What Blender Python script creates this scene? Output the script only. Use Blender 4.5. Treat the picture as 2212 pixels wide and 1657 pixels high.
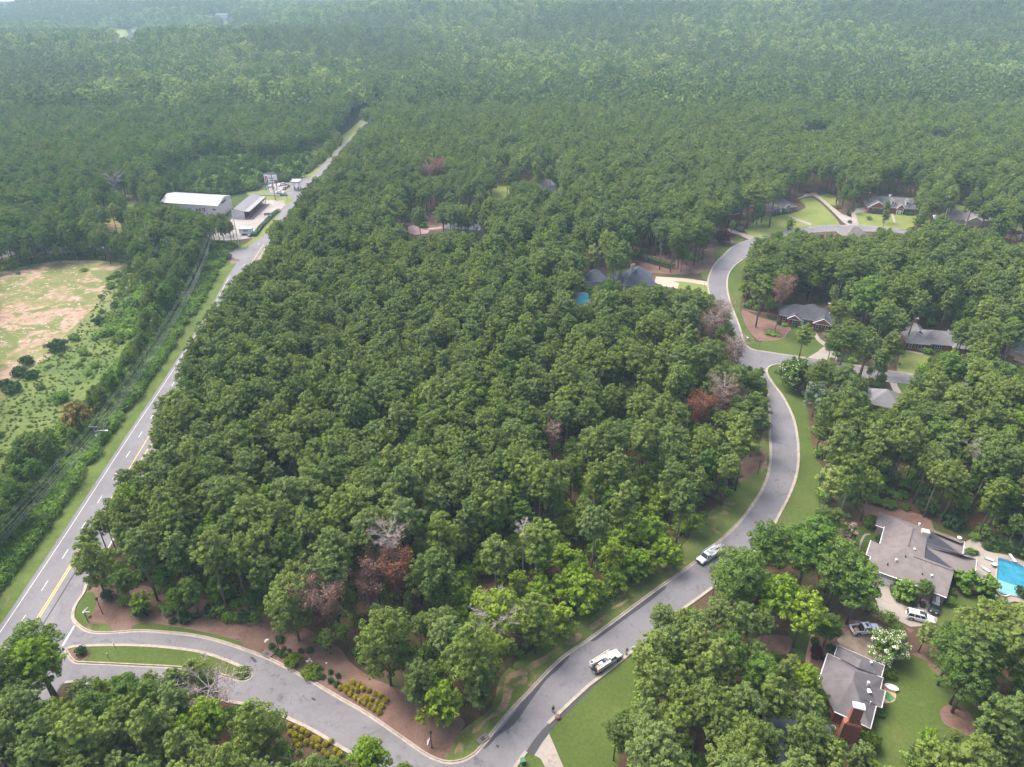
import bpy, bmesh, math, random
import numpy as np
from mathutils import Vector, Matrix
from mathutils.geometry import tessellate_polygon

for o in list(bpy.data.objects):
    bpy.data.objects.remove(o)
SC = bpy.context.scene
COL = SC.collection
rnd = random.Random(7)
R = math.radians

# ------------------------------------------------------------------ camera
CAM_H = 115.0
PITCH = R(30.3)
cam_data = bpy.data.cameras.new("camera")
cam = bpy.data.objects.new("camera", cam_data)
COL.objects.link(cam)
cam.location = (0, 0, CAM_H)
cam.rotation_euler = (R(90) - PITCH, 0, 0)
cam_data.sensor_width = 36
cam_data.lens = 24.95
cam_data.clip_start = 0.5
cam_data.clip_end = 20000
SC.camera = cam

# ------------------------------------------------------------------ sky, sun, exposure
world = bpy.data.worlds.new("World")
SC.world = world
world.use_nodes = True
wn = world.node_tree
wn.nodes.clear()
sky = wn.nodes.new("ShaderNodeTexSky")
sky.sky_type = 'NISHITA'
sky.sun_disc = False
sky.sun_elevation = R(60)
sky.sun_rotation = R(-60)
sky.altitude = 150
sky.air_density = 0.7
sky.dust_density = 5.0
sky.ozone_density = 1.0
bg = wn.nodes.new("ShaderNodeBackground")
bg.inputs[1].default_value = 0.115
wo = wn.nodes.new("ShaderNodeOutputWorld")
wn.links.new(sky.outputs[0], bg.inputs[0])
wn.links.new(bg.outputs[0], wo.inputs[0])
sun_d = bpy.data.lights.new("sun", 'SUN')
sun_d.energy = 1.2
sun_d.angle = R(30)
sun_d.color = (1.0, 0.94, 0.85)
sun = bpy.data.objects.new("sun", sun_d)
COL.objects.link(sun)
# light comes from the upper left, high up
_el, _az = R(60), R(-60)
_dir = Vector((math.sin(_az) * math.cos(_el), math.cos(_az) * math.cos(_el), math.sin(_el)))
sun.rotation_euler = _dir.to_track_quat('Z', 'Y').to_euler()
sun.location = (-100, 100, 400)
SC.view_settings.view_transform = 'Standard'
SC.view_settings.look = 'None'
SC.view_settings.gamma = 1
SC.view_settings.use_curve_mapping = False
SC.view_settings.exposure = 1.94
SC.cycles.max_bounces = 5
SC.cycles.diffuse_bounces = 3
SC.cycles.transmission_bounces = 3
SC.cycles.volume_bounces = 1
SC.cycles.transparent_max_bounces = 4

HAZE = 0.00017
# ------------------------------------------------------------------ photo geometry helpers
# V pixels: the photograph 2212 wide.  G() meets the ray of such a pixel with a level plane.
F = 1533.0
CP, SP = math.cos(PITCH), math.sin(PITCH)
def G(x, y, z=0.0):
    u = (x - 1106) / F; v = (828.5 - y) / F
    dy = CP + v * SP; dz = -SP + v * CP
    t = (z - CAM_H) / dz
    return (u * t, dy * t, z)
def project(x, y, z):
    dz = z - CAM_H
    d = y * CP - dz * SP
    up = y * SP + dz * CP
    return 1106 + F * x / d, 828.5 - F * up / d, d
def T(i, j, pts):
    return [(737.333 * i + a / 3.0, 552.3 * j + b / 3.0) for a, b in pts]
def Z(x0, y0, s, pts):
    return [((x0 + a / s) / 1.38879, (y0 + b / s) / 1.38879) for a, b in pts]
def smooth(pts, n=3, closed=True):
    out = []; m = len(pts)
    rng = range(m) if closed else range(m - 1)
    for i in rng:
        if closed: p0, p1, p2, p3 = (pts[(i + k - 1) % m] for k in range(4))
        else:
            p1, p2 = pts[i], pts[i + 1]
            p0 = pts[max(0, i - 1)]; p3 = pts[min(m - 1, i + 2)]
        for k in range(n):
            t = k / n
            out.append(tuple(0.5 * ((2 * b) + (-a + c) * t + (2 * a - 5 * b + 4 * c - d) * t * t + (-a + 3 * b - 3 * c + d) * t ** 3)
                             for a, b, c, d in zip(p0, p1, p2, p3)))
    if not closed: out.append(tuple(pts[-1]))
    return out
def ground_pts(vpts, z=0.0):
    return [Vector(G(a, b, z)) for a, b in vpts]

# ------------------------------------------------------------------ material helpers
def new_mat(name):
    m = bpy.data.materials.new(name); m.use_nodes = True
    nt = m.node_tree
    return m, nt, nt.nodes["Principled BSDF"]
def N(nt, kind, **kw):
    n = nt.nodes.new(kind)
    for k, v in kw.items():
        if k in n.inputs.keys() if isinstance(k, str) else False: n.inputs[k].default_value = v
        else: setattr(n, k, v)
    return n
def noise(nt, vec, scale, detail=4, rough=0.6, dist=0.0):
    n = nt.nodes.new("ShaderNodeTexNoise")
    n.inputs["Scale"].default_value = scale; n.inputs["Detail"].default_value = detail
    n.inputs["Roughness"].default_value = rough; n.inputs["Distortion"].default_value = dist
    nt.links.new(vec, n.inputs["Vector"]); return n.outputs[0]
def ramp(nt, fac, stops):
    r = nt.nodes.new("ShaderNodeValToRGB")
    el = r.color_ramp.elements
    while len(el) < len(stops): el.new(0.5)
    for e, (p, c) in zip(el, stops):
        e.position = p; e.color = (c[0], c[1], c[2], 1) if not isinstance(c, (int, float)) else (c, c, c, 1)
    nt.links.new(fac, r.inputs[0]); return r.outputs[0]
def mix(nt, fac, a, b, mode='MIX'):
    m = nt.nodes.new("ShaderNodeMix"); m.data_type = 'RGBA'; m.blend_type = mode
    for s, v in ((m.inputs[0], fac), (m.inputs[6], a), (m.inputs[7], b)):
        if isinstance(v, (int, float)): s.default_value = v
        elif isinstance(v, tuple): s.default_value = (v[0], v[1], v[2], 1)
        else: nt.links.new(v, s)
    return m.outputs[2]
def pos(nt):
    return nt.nodes.new("ShaderNodeNewGeometry").outputs["Position"]
def bump(nt, bs, h, strength=0.4, dist=0.1):
    b = nt.nodes.new("ShaderNodeBump"); b.inputs["Strength"].default_value = strength
    b.inputs["Distance"].default_value = dist
    nt.links.new(h, b.inputs["Height"]); nt.links.new(b.outputs[0], bs.inputs["Normal"])
def plain(name, c, rough=0.7, var=0.18, scale=1.2, metal=0.0, coat=0.0, local=True, spec=0.5):
    m, nt, bs = new_mat(name)
    v = nt.nodes.new("ShaderNodeTexCoord").outputs["Object"] if local else pos(nt)
    n = noise(nt, v, scale, 5)
    lo = tuple(k * (1 - var) for k in c); hi = tuple(min(1, k * (1 + var)) for k in c)
    nt.links.new(ramp(nt, n, [(0.3, lo), (0.7, hi)]), bs.inputs["Base Color"])
    bs.inputs["Roughness"].default_value = rough; bs.inputs["Metallic"].default_value = metal
    bs.inputs["Coat Weight"].default_value = coat
    bs.inputs["Specular IOR Level"].default_value = spec
    return m
def ground_mat(name, stops, s1, s2, rough=0.95, patches=None, bmp=0.5):
    """colour from two noises; patches = (colour, scale, lo, hi) worn areas"""
    m, nt, bs = new_mat(name)
    p = pos(nt)
    a = noise(nt, p, s1, 6, 0.65, 0.3); b = noise(nt, p, s2, 4, 0.7)
    c = ramp(nt, a, stops)
    c = mix(nt, 0.55, c, ramp(nt, b, [(0.3, 0.62), (0.7, 1.35)]), 'MULTIPLY')
    if patches:
        for (pc, ps, lo, hi) in patches:
            f = ramp(nt, noise(nt, p, ps, 6, 0.62, 0.6), [(lo, 0.0), (hi, 1.0)])
            c = mix(nt, f, c, pc)
    nt.links.new(c, bs.inputs["Base Color"])
    bs.inputs["Roughness"].default_value = rough; bs.inputs["Specular IOR Level"].default_value = 0.15
    bump(nt, bs, b, bmp, 0.25)
    return m

M = {}
M['floor'] = ground_mat("forest_floor", [(0.3, (0.035, 0.03, 0.016)), (0.5, (0.075, 0.048, 0.03)), (0.7, (0.11, 0.066, 0.045))], 0.06, 1.1,
                        patches=[((0.035, 0.06, 0.015), 0.09, 0.52, 0.62), ((0.05, 0.08, 0.02), 0.35, 0.6, 0.68)])
M['far'] = ground_mat("far_forest_floor", [(0.3, (0.025, 0.035, 0.015)), (0.7, (0.05, 0.055, 0.03))], 0.02, 0.5)
M['mulch'] = ground_mat("pine_straw", [(0.3, (0.10, 0.062, 0.048)), (0.48, (0.155, 0.094, 0.072)), (0.75, (0.205, 0.135, 0.106))], 0.2, 3.2,
                        patches=[((0.10, 0.095, 0.04), 0.33, 0.64, 0.74), ((0.09, 0.055, 0.04), 0.8, 0.6, 0.68)])
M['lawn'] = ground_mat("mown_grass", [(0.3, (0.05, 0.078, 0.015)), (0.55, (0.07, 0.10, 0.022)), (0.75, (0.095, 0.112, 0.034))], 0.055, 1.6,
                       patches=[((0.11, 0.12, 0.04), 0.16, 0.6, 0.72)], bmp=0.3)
M['lawn_far'] = ground_mat("pale_lawn_grass", [(0.3, (0.12, 0.155, 0.035)), (0.7, (0.175, 0.2, 0.06))], 0.08, 1.2, bmp=0.3)  # paler, yellower green than the mown grass
M['verge'] = ground_mat("rough_verge_grass", [(0.3, (0.06, 0.09, 0.02)), (0.55, (0.095, 0.125, 0.03)), (0.75, (0.14, 0.145, 0.05))], 0.12, 1.8,
                        patches=[((0.21, 0.15, 0.09), 0.16, 0.58, 0.66)])
M['hverge'] = ground_mat("highway_verge_grass", [(0.3, (0.065, 0.105, 0.022)), (0.7, (0.12, 0.155, 0.04))], 0.2, 1.8,
                         patches=[((0.17, 0.14, 0.07), 0.22, 0.66, 0.74)])
M['dirt'] = ground_mat("worn_dirt", [(0.3, (0.17, 0.12, 0.07)), (0.7, (0.28, 0.2, 0.125))], 0.3, 1.8,
                       patches=[((0.10, 0.12, 0.035), 0.45, 0.50, 0.58)])
M['clay'] = ground_mat("bare_clay", [(0.25, (0.12, 0.13, 0.045)), (0.44, (0.17, 0.16, 0.065)), (0.5, (0.30, 0.20, 0.15)), (0.75, (0.37, 0.255, 0.20))], 0.028, 0.5,
                       patches=[((0.11, 0.135, 0.04), 0.07, 0.50, 0.56), ((0.14, 0.15, 0.05), 0.35, 0.53, 0.6), ((0.40, 0.31, 0.26), 0.5, 0.58, 0.66), ((0.36, 0.15, 0.09), 0.02, 0.68, 0.74)])
M['meadow'] = ground_mat("weedy_meadow", [(0.3, (0.06, 0.098, 0.026)), (0.5, (0.10, 0.138, 0.036)), (0.75, (0.15, 0.165, 0.055))], 0.06, 0.7, bmp=1.0)
M['rough'] = ground_mat("rough_undergrowth", [(0.3, (0.03, 0.05, 0.014)), (0.7, (0.065, 0.085, 0.025))], 0.07, 0.9, bmp=1.0)
M['fieldgrass'] = ground_mat("pale_field_grass", [(0.3, (0.10, 0.13, 0.04)), (0.7, (0.16, 0.165, 0.065))], 0.03, 0.5,
                             patches=[((0.36, 0.25, 0.19), 0.03, 0.55, 0.62)])

def asphalt(name, base, patch, crack=True):
    m, nt, bs = new_mat(name)
    p = pos(nt)
    a = noise(nt, p, 0.11, 6, 0.6, 0.5); b = noise(nt, p, 1.4, 5, 0.7); g = noise(nt, p, 9, 2)
    c = ramp(nt, a, [(0.3, tuple(k * 0.78 for k in base)), (0.6, base), (0.8, tuple(k * 1.1 for k in base))])
    c = mix(nt, 0.35, c, ramp(nt, b, [(0.3, 0.78), (0.7, 1.18)]), 'MULTIPLY')
    c = mix(nt, 0.3, c, ramp(nt, g, [(0.3, 0.75), (0.7, 1.25)]), 'MULTIPLY')
    f = ramp(nt, noise(nt, p, 0.2, 8, 0.72, 1.6), [(0.575, 0.0), (0.65, 0.6)])
    c = mix(nt, f, c, patch)
    if crack:
        v = nt.nodes.new("ShaderNodeTexVoronoi"); v.feature = 'DISTANCE_TO_EDGE'; v.inputs["Scale"].default_value = 0.16
        vm = nt.nodes.new("ShaderNodeVectorMath"); vm.operation = 'ADD'
        nz = nt.nodes.new("ShaderNodeTexNoise"); nz.inputs["Scale"].default_value = 0.35
        nt.links.new(p, nz.inputs["Vector"])
        nt.links.new(p, vm.inputs[0])
        sc = nt.nodes.new("ShaderNodeVectorMath"); sc.operation = 'SCALE'; sc.inputs["Scale"].default_value = 5
        nt.links.new(nz.outputs["Color"], sc.inputs[0]); nt.links.new(sc.outputs[0], vm.inputs[1])
        nt.links.new(vm.outputs[0], v.inputs["Vector"])
        cf = ramp(nt, v.outputs[0], [(0.0, 0.55), (0.012, 0.0)])
        c = mix(nt, cf, c, tuple(k * 0.5 for k in base))
    nt.links.new(c, bs.inputs["Base Color"]); bs.inputs["Roughness"].default_value = 0.85
    bs.inputs["Specular IOR Level"].default_value = 0.25
    bump(nt, bs, g, 0.25, 0.03)
    return m
M['street'] = asphalt("street_asphalt", (0.17, 0.164, 0.173), (0.05, 0.056, 0.062))
M['highway'] = asphalt("highway_asphalt", (0.178, 0.172, 0.18), (0.165, 0.172, 0.18))
M['patch'] = asphalt("sealed_asphalt", (0.06, 0.06, 0.066), (0.035, 0.035, 0.04), False)
M['concrete'] = plain("kerb_concrete", (0.3, 0.26, 0.215), 0.9, 0.22, 0.9, local=False)
M['drive'] = asphalt("driveway_concrete", (0.30, 0.265, 0.23), (0.18, 0.15, 0.12))
M['lot'] = asphalt("car_park_concrete", (0.31, 0.275, 0.25), (0.2, 0.165, 0.14))
M['white_paint'] = plain("white_road_paint", (0.6, 0.585, 0.58), 0.8, 0.15, 3, local=False)
M['yellow_paint'] = plain("yellow_road_paint", (0.68, 0.42, 0.10), 0.8, 0.2, 3, local=False)
M['white'] = plain("white_paint", (0.74, 0.73, 0.72), 0.6, 0.05)
M['brick'] = plain("red_brick", (0.27, 0.10, 0.065), 0.9, 0.25, 4)
M['black'] = plain("black_metal", (0.02, 0.018, 0.018), 0.5, 0.1)
M['wood'] = plain("weathered_wood", (0.22, 0.2, 0.17), 0.9, 0.2)

# ------------------------------------------------------------------ object helpers
def mesh_obj(name, verts, faces, mats, fmat=None, parent=None, smooth_faces=False):
    me = bpy.data.meshes.new(name)
    me.from_pydata([tuple(v) for v in verts], [], faces)
    for m in (mats if isinstance(mats, (list, tuple)) else [mats]): me.materials.append(m)
    if fmat is not None:
        me.polygons.foreach_set("material_index", fmat)
    if smooth_faces: me.polygons.foreach_set("use_smooth", [True] * len(me.polygons))
    me.update()
    o = bpy.data.objects.new(name, me); COL.objects.link(o)
    if parent is not None: o.parent = parent
    return o
def tag(o, label=None, cat=None, group=None, kind=None):
    if label: o['label'] = label
    if cat: o['category'] = cat
    if group: o['group'] = group
    if kind: o['kind'] = kind
    return o
def empty(name, loc, rz=0.0, label=None, cat=None, group=None):
    o = bpy.data.objects.new(name, None); COL.objects.link(o)
    o.location = loc; o.rotation_euler = (0, 0, rz); o.empty_display_size = 0.5
    return tag(o, label, cat, group)
def struct(o): o['kind'] = 'structure'; return o
def copy_tree(o, parent=None):
    c = o.copy(); COL.objects.link(c); c.parent = parent
    for ch in o.children: copy_tree(ch, c)
    return c

class MB:
    """collects boxes, tubes and free faces into one mesh"""
    def __init__(s): s.v = []; s.f = []; s.m = []
    def add(s, vs, fs, mi=0):
        b = len(s.v); s.v += [tuple(v) for v in vs]; s.f += [tuple(b + i for i in f) for f in fs]; s.m += [mi] * len(fs); return s
    def box(s, c, d, mi=0, rz=0.0, taper=1.0):
        x, y, z = d[0] / 2, d[1] / 2, d[2] / 2; cr, sr = math.cos(rz), math.sin(rz); vs = []
        for sz in (-1, 1):
            k = taper if sz > 0 else 1
            for sx, sy in ((-1, -1), (1, -1), (1, 1), (-1, 1)):
                a, b = sx * x * k, sy * y * k
                vs.append((c[0] + a * cr - b * sr, c[1] + a * sr + b * cr, c[2] + sz * z))
        return s.add(vs, [(3, 2, 1, 0), (4, 5, 6, 7), (0, 1, 5, 4), (1, 2, 6, 5), (2, 3, 7, 6), (3, 0, 4, 7)], mi)
    def tube(s, pts, rad, n=6, mi=0, cap=True):
        pts = [Vector(p) for p in pts]; rs = rad if isinstance(rad, (list, tuple)) else [rad] * len(pts)
        vs = []; k = len(pts)
        for i, p in enumerate(pts):
            d = (pts[min(i + 1, k - 1)] - pts[max(i - 1, 0)])
            d = d.normalized() if d.length > 1e-9 else Vector((0, 0, 1))
            a = d.cross(Vector((0, 0, 1)) if abs(d.z) < 0.9 else Vector((1, 0, 0))).normalized(); b = d.cross(a)
            for j in range(n):
                t = 2 * math.pi * j / n
                vs.append(p + (a * math.cos(t) + b * math.sin(t)) * rs[i])
        fs = [(i * n + j, i * n + (j + 1) % n, (i + 1) * n + (j + 1) % n, (i + 1) * n + j) for i in range(k - 1) for j in range(n)]
        if cap: fs += [tuple(range(n))[::-1], tuple((k - 1) * n + j for j in range(n))]
        return s.add(vs, fs, mi)
    def lathe(s, prof, n=12, c=(0, 0, 0), mi=0):
        vs = [(c[0] + r * math.cos(2 * math.pi * j / n), c[1] + r * math.sin(2 * math.pi * j / n), c[2] + z) for r, z in prof for j in range(n)]
        fs = [(i * n + j, i * n + (j + 1) % n, (i + 1) * n + (j + 1) % n, (i + 1) * n + j) for i in range(len(prof) - 1) for j in range(n)]
        fs.append(tuple((len(prof) - 1) * n + j for j in range(n)))
        return s.add(vs, fs, mi)
    def build(s, name, mats, parent=None, sm=False):
        return mesh_obj(name, s.v, s.f, mats, s.m, parent, sm)

def sheet(name, vpts, z, m, sub=3, thick=0.0, closed_smooth=True):
    """level sheet whose outline was read from the photograph, laid on the ground plane"""
    vp = smooth(vpts, sub) if sub > 1 else vpts
    pts = ground_pts(vp, z)
    tris = tessellate_polygon([[p for p in pts]])
    o = mesh_obj(name, pts, [tuple(t) for t in tris], m)
    me = o.data
    bm = bmesh.new(); bm.from_mesh(me)
    bmesh.ops.recalc_face_normals(bm, faces=bm.faces)
    if sum(f.normal.z * f.calc_area() for f in bm.faces) < 0: bmesh.ops.reverse_faces(bm, faces=bm.faces)
    bm.to_mesh(me); bm.free()
    return struct(o)
def kerb(name, vpts, z0, side=1, m=None, n=3):
    """gutter and kerb following an edge; side +1 puts the raised kerb to the left of the travel direction"""
    line = [p.xy for p in ground_pts(smooth(vpts, n, False))]
    prof = [(-0.42, z0 + 0.004), (-0.40, z0 + 0.03), (-0.02, z0 + 0.02), (0.02, z0 + 0.15), (0.2, z0 + 0.16), (0.26, z0 + 0.14), (0.28, z0 - 0.02)]
    vs = []; k = len(line); q = len(prof)
    for i, p in enumerate(line):
        d = (line[min(i + 1, k - 1)] - line[max(i - 1, 0)]).normalized()
        nrm = Vector((-d.y, d.x)) * side
        for a, b in prof: vs.append((p.x + nrm.x * a, p.y + nrm.y * a, b))
    fs = []
    for i in range(k - 1):
        for j in range(q - 1):
            f = (i * q + j, i * q + j + 1, (i + 1) * q + j + 1, (i + 1) * q + j)
            fs.append(f if side < 0 else f[::-1])
    return struct(mesh_obj(name, vs, fs, m or M['concrete']))
SC.cycles.use_denoising = True

# ================================================================== GROUND
def hz(x, y):
    s = min(1.0, max(0.0, (y - 760) / 700.0)); s = s * s * (3 - 2 * s)
    h = 32 * (0.5 + 0.5 * math.sin(x / 330 + 1.1 + y / 900) * math.cos(y / 380 + 0.7)) + 11 * math.sin(x / 140 + y / 260) * math.cos(y / 170)
    h += 18 * math.exp(-((x - 150) / 500) ** 2 - ((y - 1900) / 420) ** 2)
    h -= 26 * math.exp(-((x + 900) / 480) ** 2 - ((y - 1650) / 420) ** 2)
    h += 24 * math.exp(-((y - 1180 - 0.12 * x) / 120) ** 2) / (1 + math.exp((x + 60) / 120))
    h += 30 * math.exp(-((y - 1560 + 0.22 * x) / 150) ** 2) / (1 + math.exp((-150 - x) / 150))
    h += 34 * math.exp(-((y - 2450 - 0.1 * x) / 230) ** 2) + 30 * math.exp(-((y - 3400 + 0.15 * x) / 300) ** 2)
    return min(92.0, s * h)
def GT(vx, vy, lift=0.0):
    """where the ray of a photo pixel meets the rolling land"""
    a = G(vx, vy, 0); d = 700.0; n = math.hypot(a[0], a[1]); ux, uy = a[0] / n, a[1] / n; slope = CAM_H / n
    while d < 6000:
        z = CAM_H - slope * d
        if z <= hz(ux * d, uy * d) + lift: break
        d += 4
    return (ux * d, uy * d, hz(ux * d, uy * d) + lift)
xs = sorted(set([-5200, -4200, -3400, -2800] + list(range(-2400, 2401, 80)) + [2800, 3400, 4200, 5200]))
ys = [-800, -300, 0, 300, 600, 760] + list(range(820, 5600, 70))
gv = [(x, y, hz(x, y)) for y in ys for x in xs]
nx = len(xs)
gf = [(j * nx + i, j * nx + i + 1, (j + 1) * nx + i + 1, (j + 1) * nx + i) for j in range(len(ys) - 1) for i in range(nx - 1)]
ground = struct(mesh_obj("ground", gv, gf, [M['floor'], M['far']], [1 if (k // (nx - 1)) >= 4 else 0 for k in range(len(gf))], smooth_faces=True))

# ---- the highway: straight, running away at the left
hl = [G(0, 1366), G(147, 1146), G(283, 936), G(360, 821), G(467, 652), G(493, 601), G(548, 523), G(598, 472), G(632, 428), G(667, 391), G(744, 311), G(787, 267)]
hl = [(-99.5, 40, 0), (-101.6, 75, 0)] + [(p[0], p[1], 0) for p in hl] + [(-126, 700, 0), (-118, 790, 0)]
def hx(y):
    """x of the highway's left white line"""
    for a, b in zip(hl, hl[1:]):
        if a[1] <= y <= b[1]: return a[0] + (b[0] - a[0]) * (y - a[1]) / (b[1] - a[1])
    return hl[0][0] if y < hl[0][1] else hl[-1][0]
def hw(y):
    """width of the highway"""
    return 12.3 + 0.4 * min(1, max(0, (y - 125) / 60)) - 3.6 * min(1, max(0, (y - 330) / 120))
def band(name, y0, y1, o0, o1, z, m, step=8):
    n = max(1, int((y1 - y0) / step)); vs = []; fs = []
    for i in range(n + 1):
        y = y0 + (y1 - y0) * i / n
        a = o0(y) if callable(o0) else o0; b = o1(y) if callable(o1) else o1
        vs += [(hx(y) + a, y, z), (hx(y) + b, y, z)]
    for i in range(n): fs.append((2 * i, 2 * i + 1, 2 * i + 3, 2 * i + 2))
    return mesh_obj(name, vs, fs, m)
struct(band("rough_ground", 45, 560, -420, -5.8, 0.002, M['rough'], 12))
struct(band("highway", 40, 785, lambda y: -0.9, lambda y: hw(y), 0.024, M['highway']))
struct(band("roadside_dirt", 60, 300, lambda y: -7.6 + 0.6 * math.sin(y / 9), -0.5, 0.010, M['dirt'], 4))
struct(band("roadside_grass", 45, 330, lambda y: -5.4 + 0.5 * math.sin(y / 7) - 0.8 * min(1, max(0, (y - 220) / 60)), -0.45, 0.014, M['hverge'], 3))
struct(band("roadside_grass", 450, 785, lambda y: -9 - 2.5 * math.sin(y / 60), -0.45, 0.014, M['lawn_far'], 8))
struct(band("roadside_grass", 300, 785, lambda y: hw(y) - 0.2, lambda y: hw(y) + 3, 0.014, M['hverge'], 8))
marks = []
marks.append(band("edge_line", 40, 290, 0.0, 0.12, 0.030, M['white_paint']))
y = 70.4
while y < 330:
    if not 268 < y < 300: marks.append(band("lane_dash", y, y + 3.0, 2.86, 3.0, 0.030, M['white_paint']))
    y += 9.6
def yoff(y): return 5.75 + 0.25 + 1.6 * min(1, max(0, (y - 120) / 45))
marks.append(band("yellow_line", 100.5, 330, 5.55, 5.74, 0.030, M['yellow_paint'], 3))
marks.append(band("yellow_line", 100.5, 330, yoff, lambda y: yoff(y) + 0.19, 0.030, M['yellow_paint'], 3))
marks.append(band("yellow_line", 60, 84, 5.55, 5.74, 0.030, M['yellow_paint'], 3))
marks.append(band("edge_line", 104.5, 116, 11.4, 11.58, 0.030, M['white_paint']))
marks.append(band("edge_line", 118, 330, lambda y: hw(y) - 0.5, lambda y: hw(y) - 0.34, 0.030, M['white_paint']))
y = 120
while y < 330:
    marks.append(band("lane_dash", y, y + 3.0, lambda q: yoff(q) + 3.1, lambda q: yoff(q) + 3.28, 0.030, M['white_paint'])); y += 9.6
for o in marks: struct(o)
struct(band("tar_seam", 95, 118, 7.6, 7.9, 0.029, M['patch']))
sheet("stop_line", T(0, 2, [(478, 741), (487, 741), (412, 868), (398, 874)]), 0.048, M['white_paint'], 1)

# ---- the subdivision's streets as one sheet
street = (T(0, 2, [(430, 575), (560, 430), (572, 425), (548, 520), (502, 590), (480, 640), (476, 690), (502, 730), (560, 772), (640, 788), (760, 784), (900, 774), (1050, 782), (1250, 802), (1420, 840), (1600, 900), (1750, 958), (1900, 1034), (2050, 1118), (2212, 1215)]) +
          T(1, 2, [(100, 1270), (250, 1365), (400, 1470), (520, 1555), (600, 1600), (690, 1626), (780, 1615), (860, 1572), (930, 1497), (1000, 1406), (1100, 1286), (1200, 1184), (1340, 1034), (1450, 934), (1600, 832), (1750, 722), (1900, 610), (2060, 492), (2212, 388)]) +
          T(2, 2, [(90, 318), (200, 225), (300, 135), (380, 55)]) +
          T(2, 1, [(440, 1630), (500, 1540), (545, 1440), (566, 1340), (568, 1250), (562, 1150), (560, 1050), (556, 950), (545, 870), (500, 805), (430, 772), (370, 742), (347, 690), (335, 620), (320, 560), (300, 500), (270, 430), (230, 350), (190, 285), (165, 220), (163, 160), (182, 100), (215, 45)]) +
          T(2, 0, [(262, 1657), (310, 1610), (380, 1572), (450, 1550), (560, 1522), (700, 1490), (815, 1472), (950, 1461), (1100, 1461), (1250, 1468), (1400, 1487), (1500, 1500), (1700, 1530), (1700, 1580), (1500, 1540), (1430, 1514), (1250, 1503), (1100, 1499), (950, 1501), (860, 1507), (700, 1540), (560, 1585), (490, 1622)]) +
          T(2, 1, [(425, 2), (380, 35), (332, 70), (302, 112), (290, 160), (292, 230), (312, 310), (342, 390), (372, 470), (398, 555), (425, 592), (470, 612), (560, 626), (660, 642), (800, 662), (950, 684), (1200, 722), (1330, 745), (1500, 770), (1700, 800), (1900, 830), (1900, 890), (1700, 860), (1480, 832), (1340, 820), (1100, 778), (950, 755), (800, 730), (700, 712), (610, 705), (565, 718), (545, 745), (562, 790), (600, 848), (645, 905), (692, 990), (727, 1080), (748, 1200), (752, 1330), (732, 1450), (690, 1560)]) +
          T(2, 2, [(640, 0), (565, 140), (480, 250), (350, 375), (155, 525), (80, 580), (0, 638)]) +
          T(1, 2, [(2100, 745), (1960, 850), (1880, 915), (1800, 980), (1700, 1060), (1600, 1135), (1450, 1275), (1340, 1378), (1250, 1480), (1190, 1570), (1130, 1657), (1040, 1850), (800, 2000), (550, 1900), (320, 1720), (150, 1615), (0, 1535)]) +
          T(0, 2, [(2050, 1435), (1900, 1360), (1760, 1300), (1640, 1262), (1510, 1240), (1300, 1215), (1000, 1180), (700, 1140), (500, 1108), (420, 1112), (380, 1150), (330, 1230), (200, 1250), (150, 1100)]))
sheet("street", street, 0.036, M['street'], 3)
# dark sealed repairs
for _k, pl in enumerate((T(1, 2, [(900, 1490), (1010, 1430), (1130, 1290), (1200, 1190), (1340, 1040), (1440, 945), (1480, 940), (1400, 1030), (1330, 1090), (1220, 1240), (1120, 1380), (1020, 1450), (930, 1540)]),
           T(1, 2, [(1620, 825), (1750, 725), (1900, 615), (2080, 490), (2100, 500), (1990, 590), (1850, 690), (1700, 800), (1640, 840)]),
           T(1, 2, [(1215, 1550), (1290, 1430), (1350, 1370), (1450, 1270), (1640, 1100), (1660, 1110), (1500, 1270), (1370, 1400), (1260, 1530)]),
           T(1, 2, [(1200, 1560), (1325, 1405), (1335, 1440), (1300, 1480), (1230, 1565)]),
           T(0, 2, [(1620, 945), (1640, 945), (1665, 970), (1650, 980)]),
           T(0, 2, [(2020, 1205), (2045, 1215), (2040, 1228), (2022, 1220)]),
           T(1, 2, [(1000, 1515), (1025, 1517), (1015, 1535)]))):
    sheet("asphalt_repair", pl, 0.042 + 0.002 * _k, M['patch'], 3)

kerb("kerb", T(0, 2, [(572, 425), (548, 520), (502, 590), (480, 640), (476, 690), (502, 730), (560, 772), (640, 788), (760, 784), (900, 774), (1050, 782), (1250, 802), (1420, 840), (1600, 900), (1750, 958), (1900, 1034), (2050, 1118), (2212, 1215)]) +
     T(1, 2, [(100, 1270), (250, 1365), (400, 1470), (520, 1555), (600, 1600), (690, 1626), (780, 1615), (860, 1572), (930, 1497), (1000, 1406), (1100, 1286), (1200, 1184), (1340, 1034), (1450, 934), (1600, 832), (1750, 722), (1900, 610), (2060, 492), (2212, 388)]) +
     T(2, 2, [(90, 318), (200, 225), (300, 135), (380, 55)]) +
     T(2, 1, [(440, 1630), (500, 1540), (545, 1440), (566, 1340), (568, 1250), (562, 1150), (560, 1050), (556, 950), (545, 870), (500, 805), (430, 772), (370, 742), (347, 690), (335, 620), (320, 560), (300, 500), (270, 430), (230, 350), (190, 285), (165, 220), (163, 160), (182, 100), (215, 45)]) + T(2, 0, [(262, 1657), (310, 1610), (380, 1572), (450, 1550)]), 0.036, 1)
kerb("kerb", T(2, 1, [(390, 25), (332, 70), (302, 112), (290, 160), (292, 230), (312, 310), (342, 390), (372, 470), (398, 555), (425, 592), (470, 612), (560, 626), (660, 642), (800, 662)]), 0.036, 1)
kerb("kerb", T(2, 1, [(950, 684), (1200, 722), (1330, 745), (1500, 770), (1700, 800)]), 0.036, 1)
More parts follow.
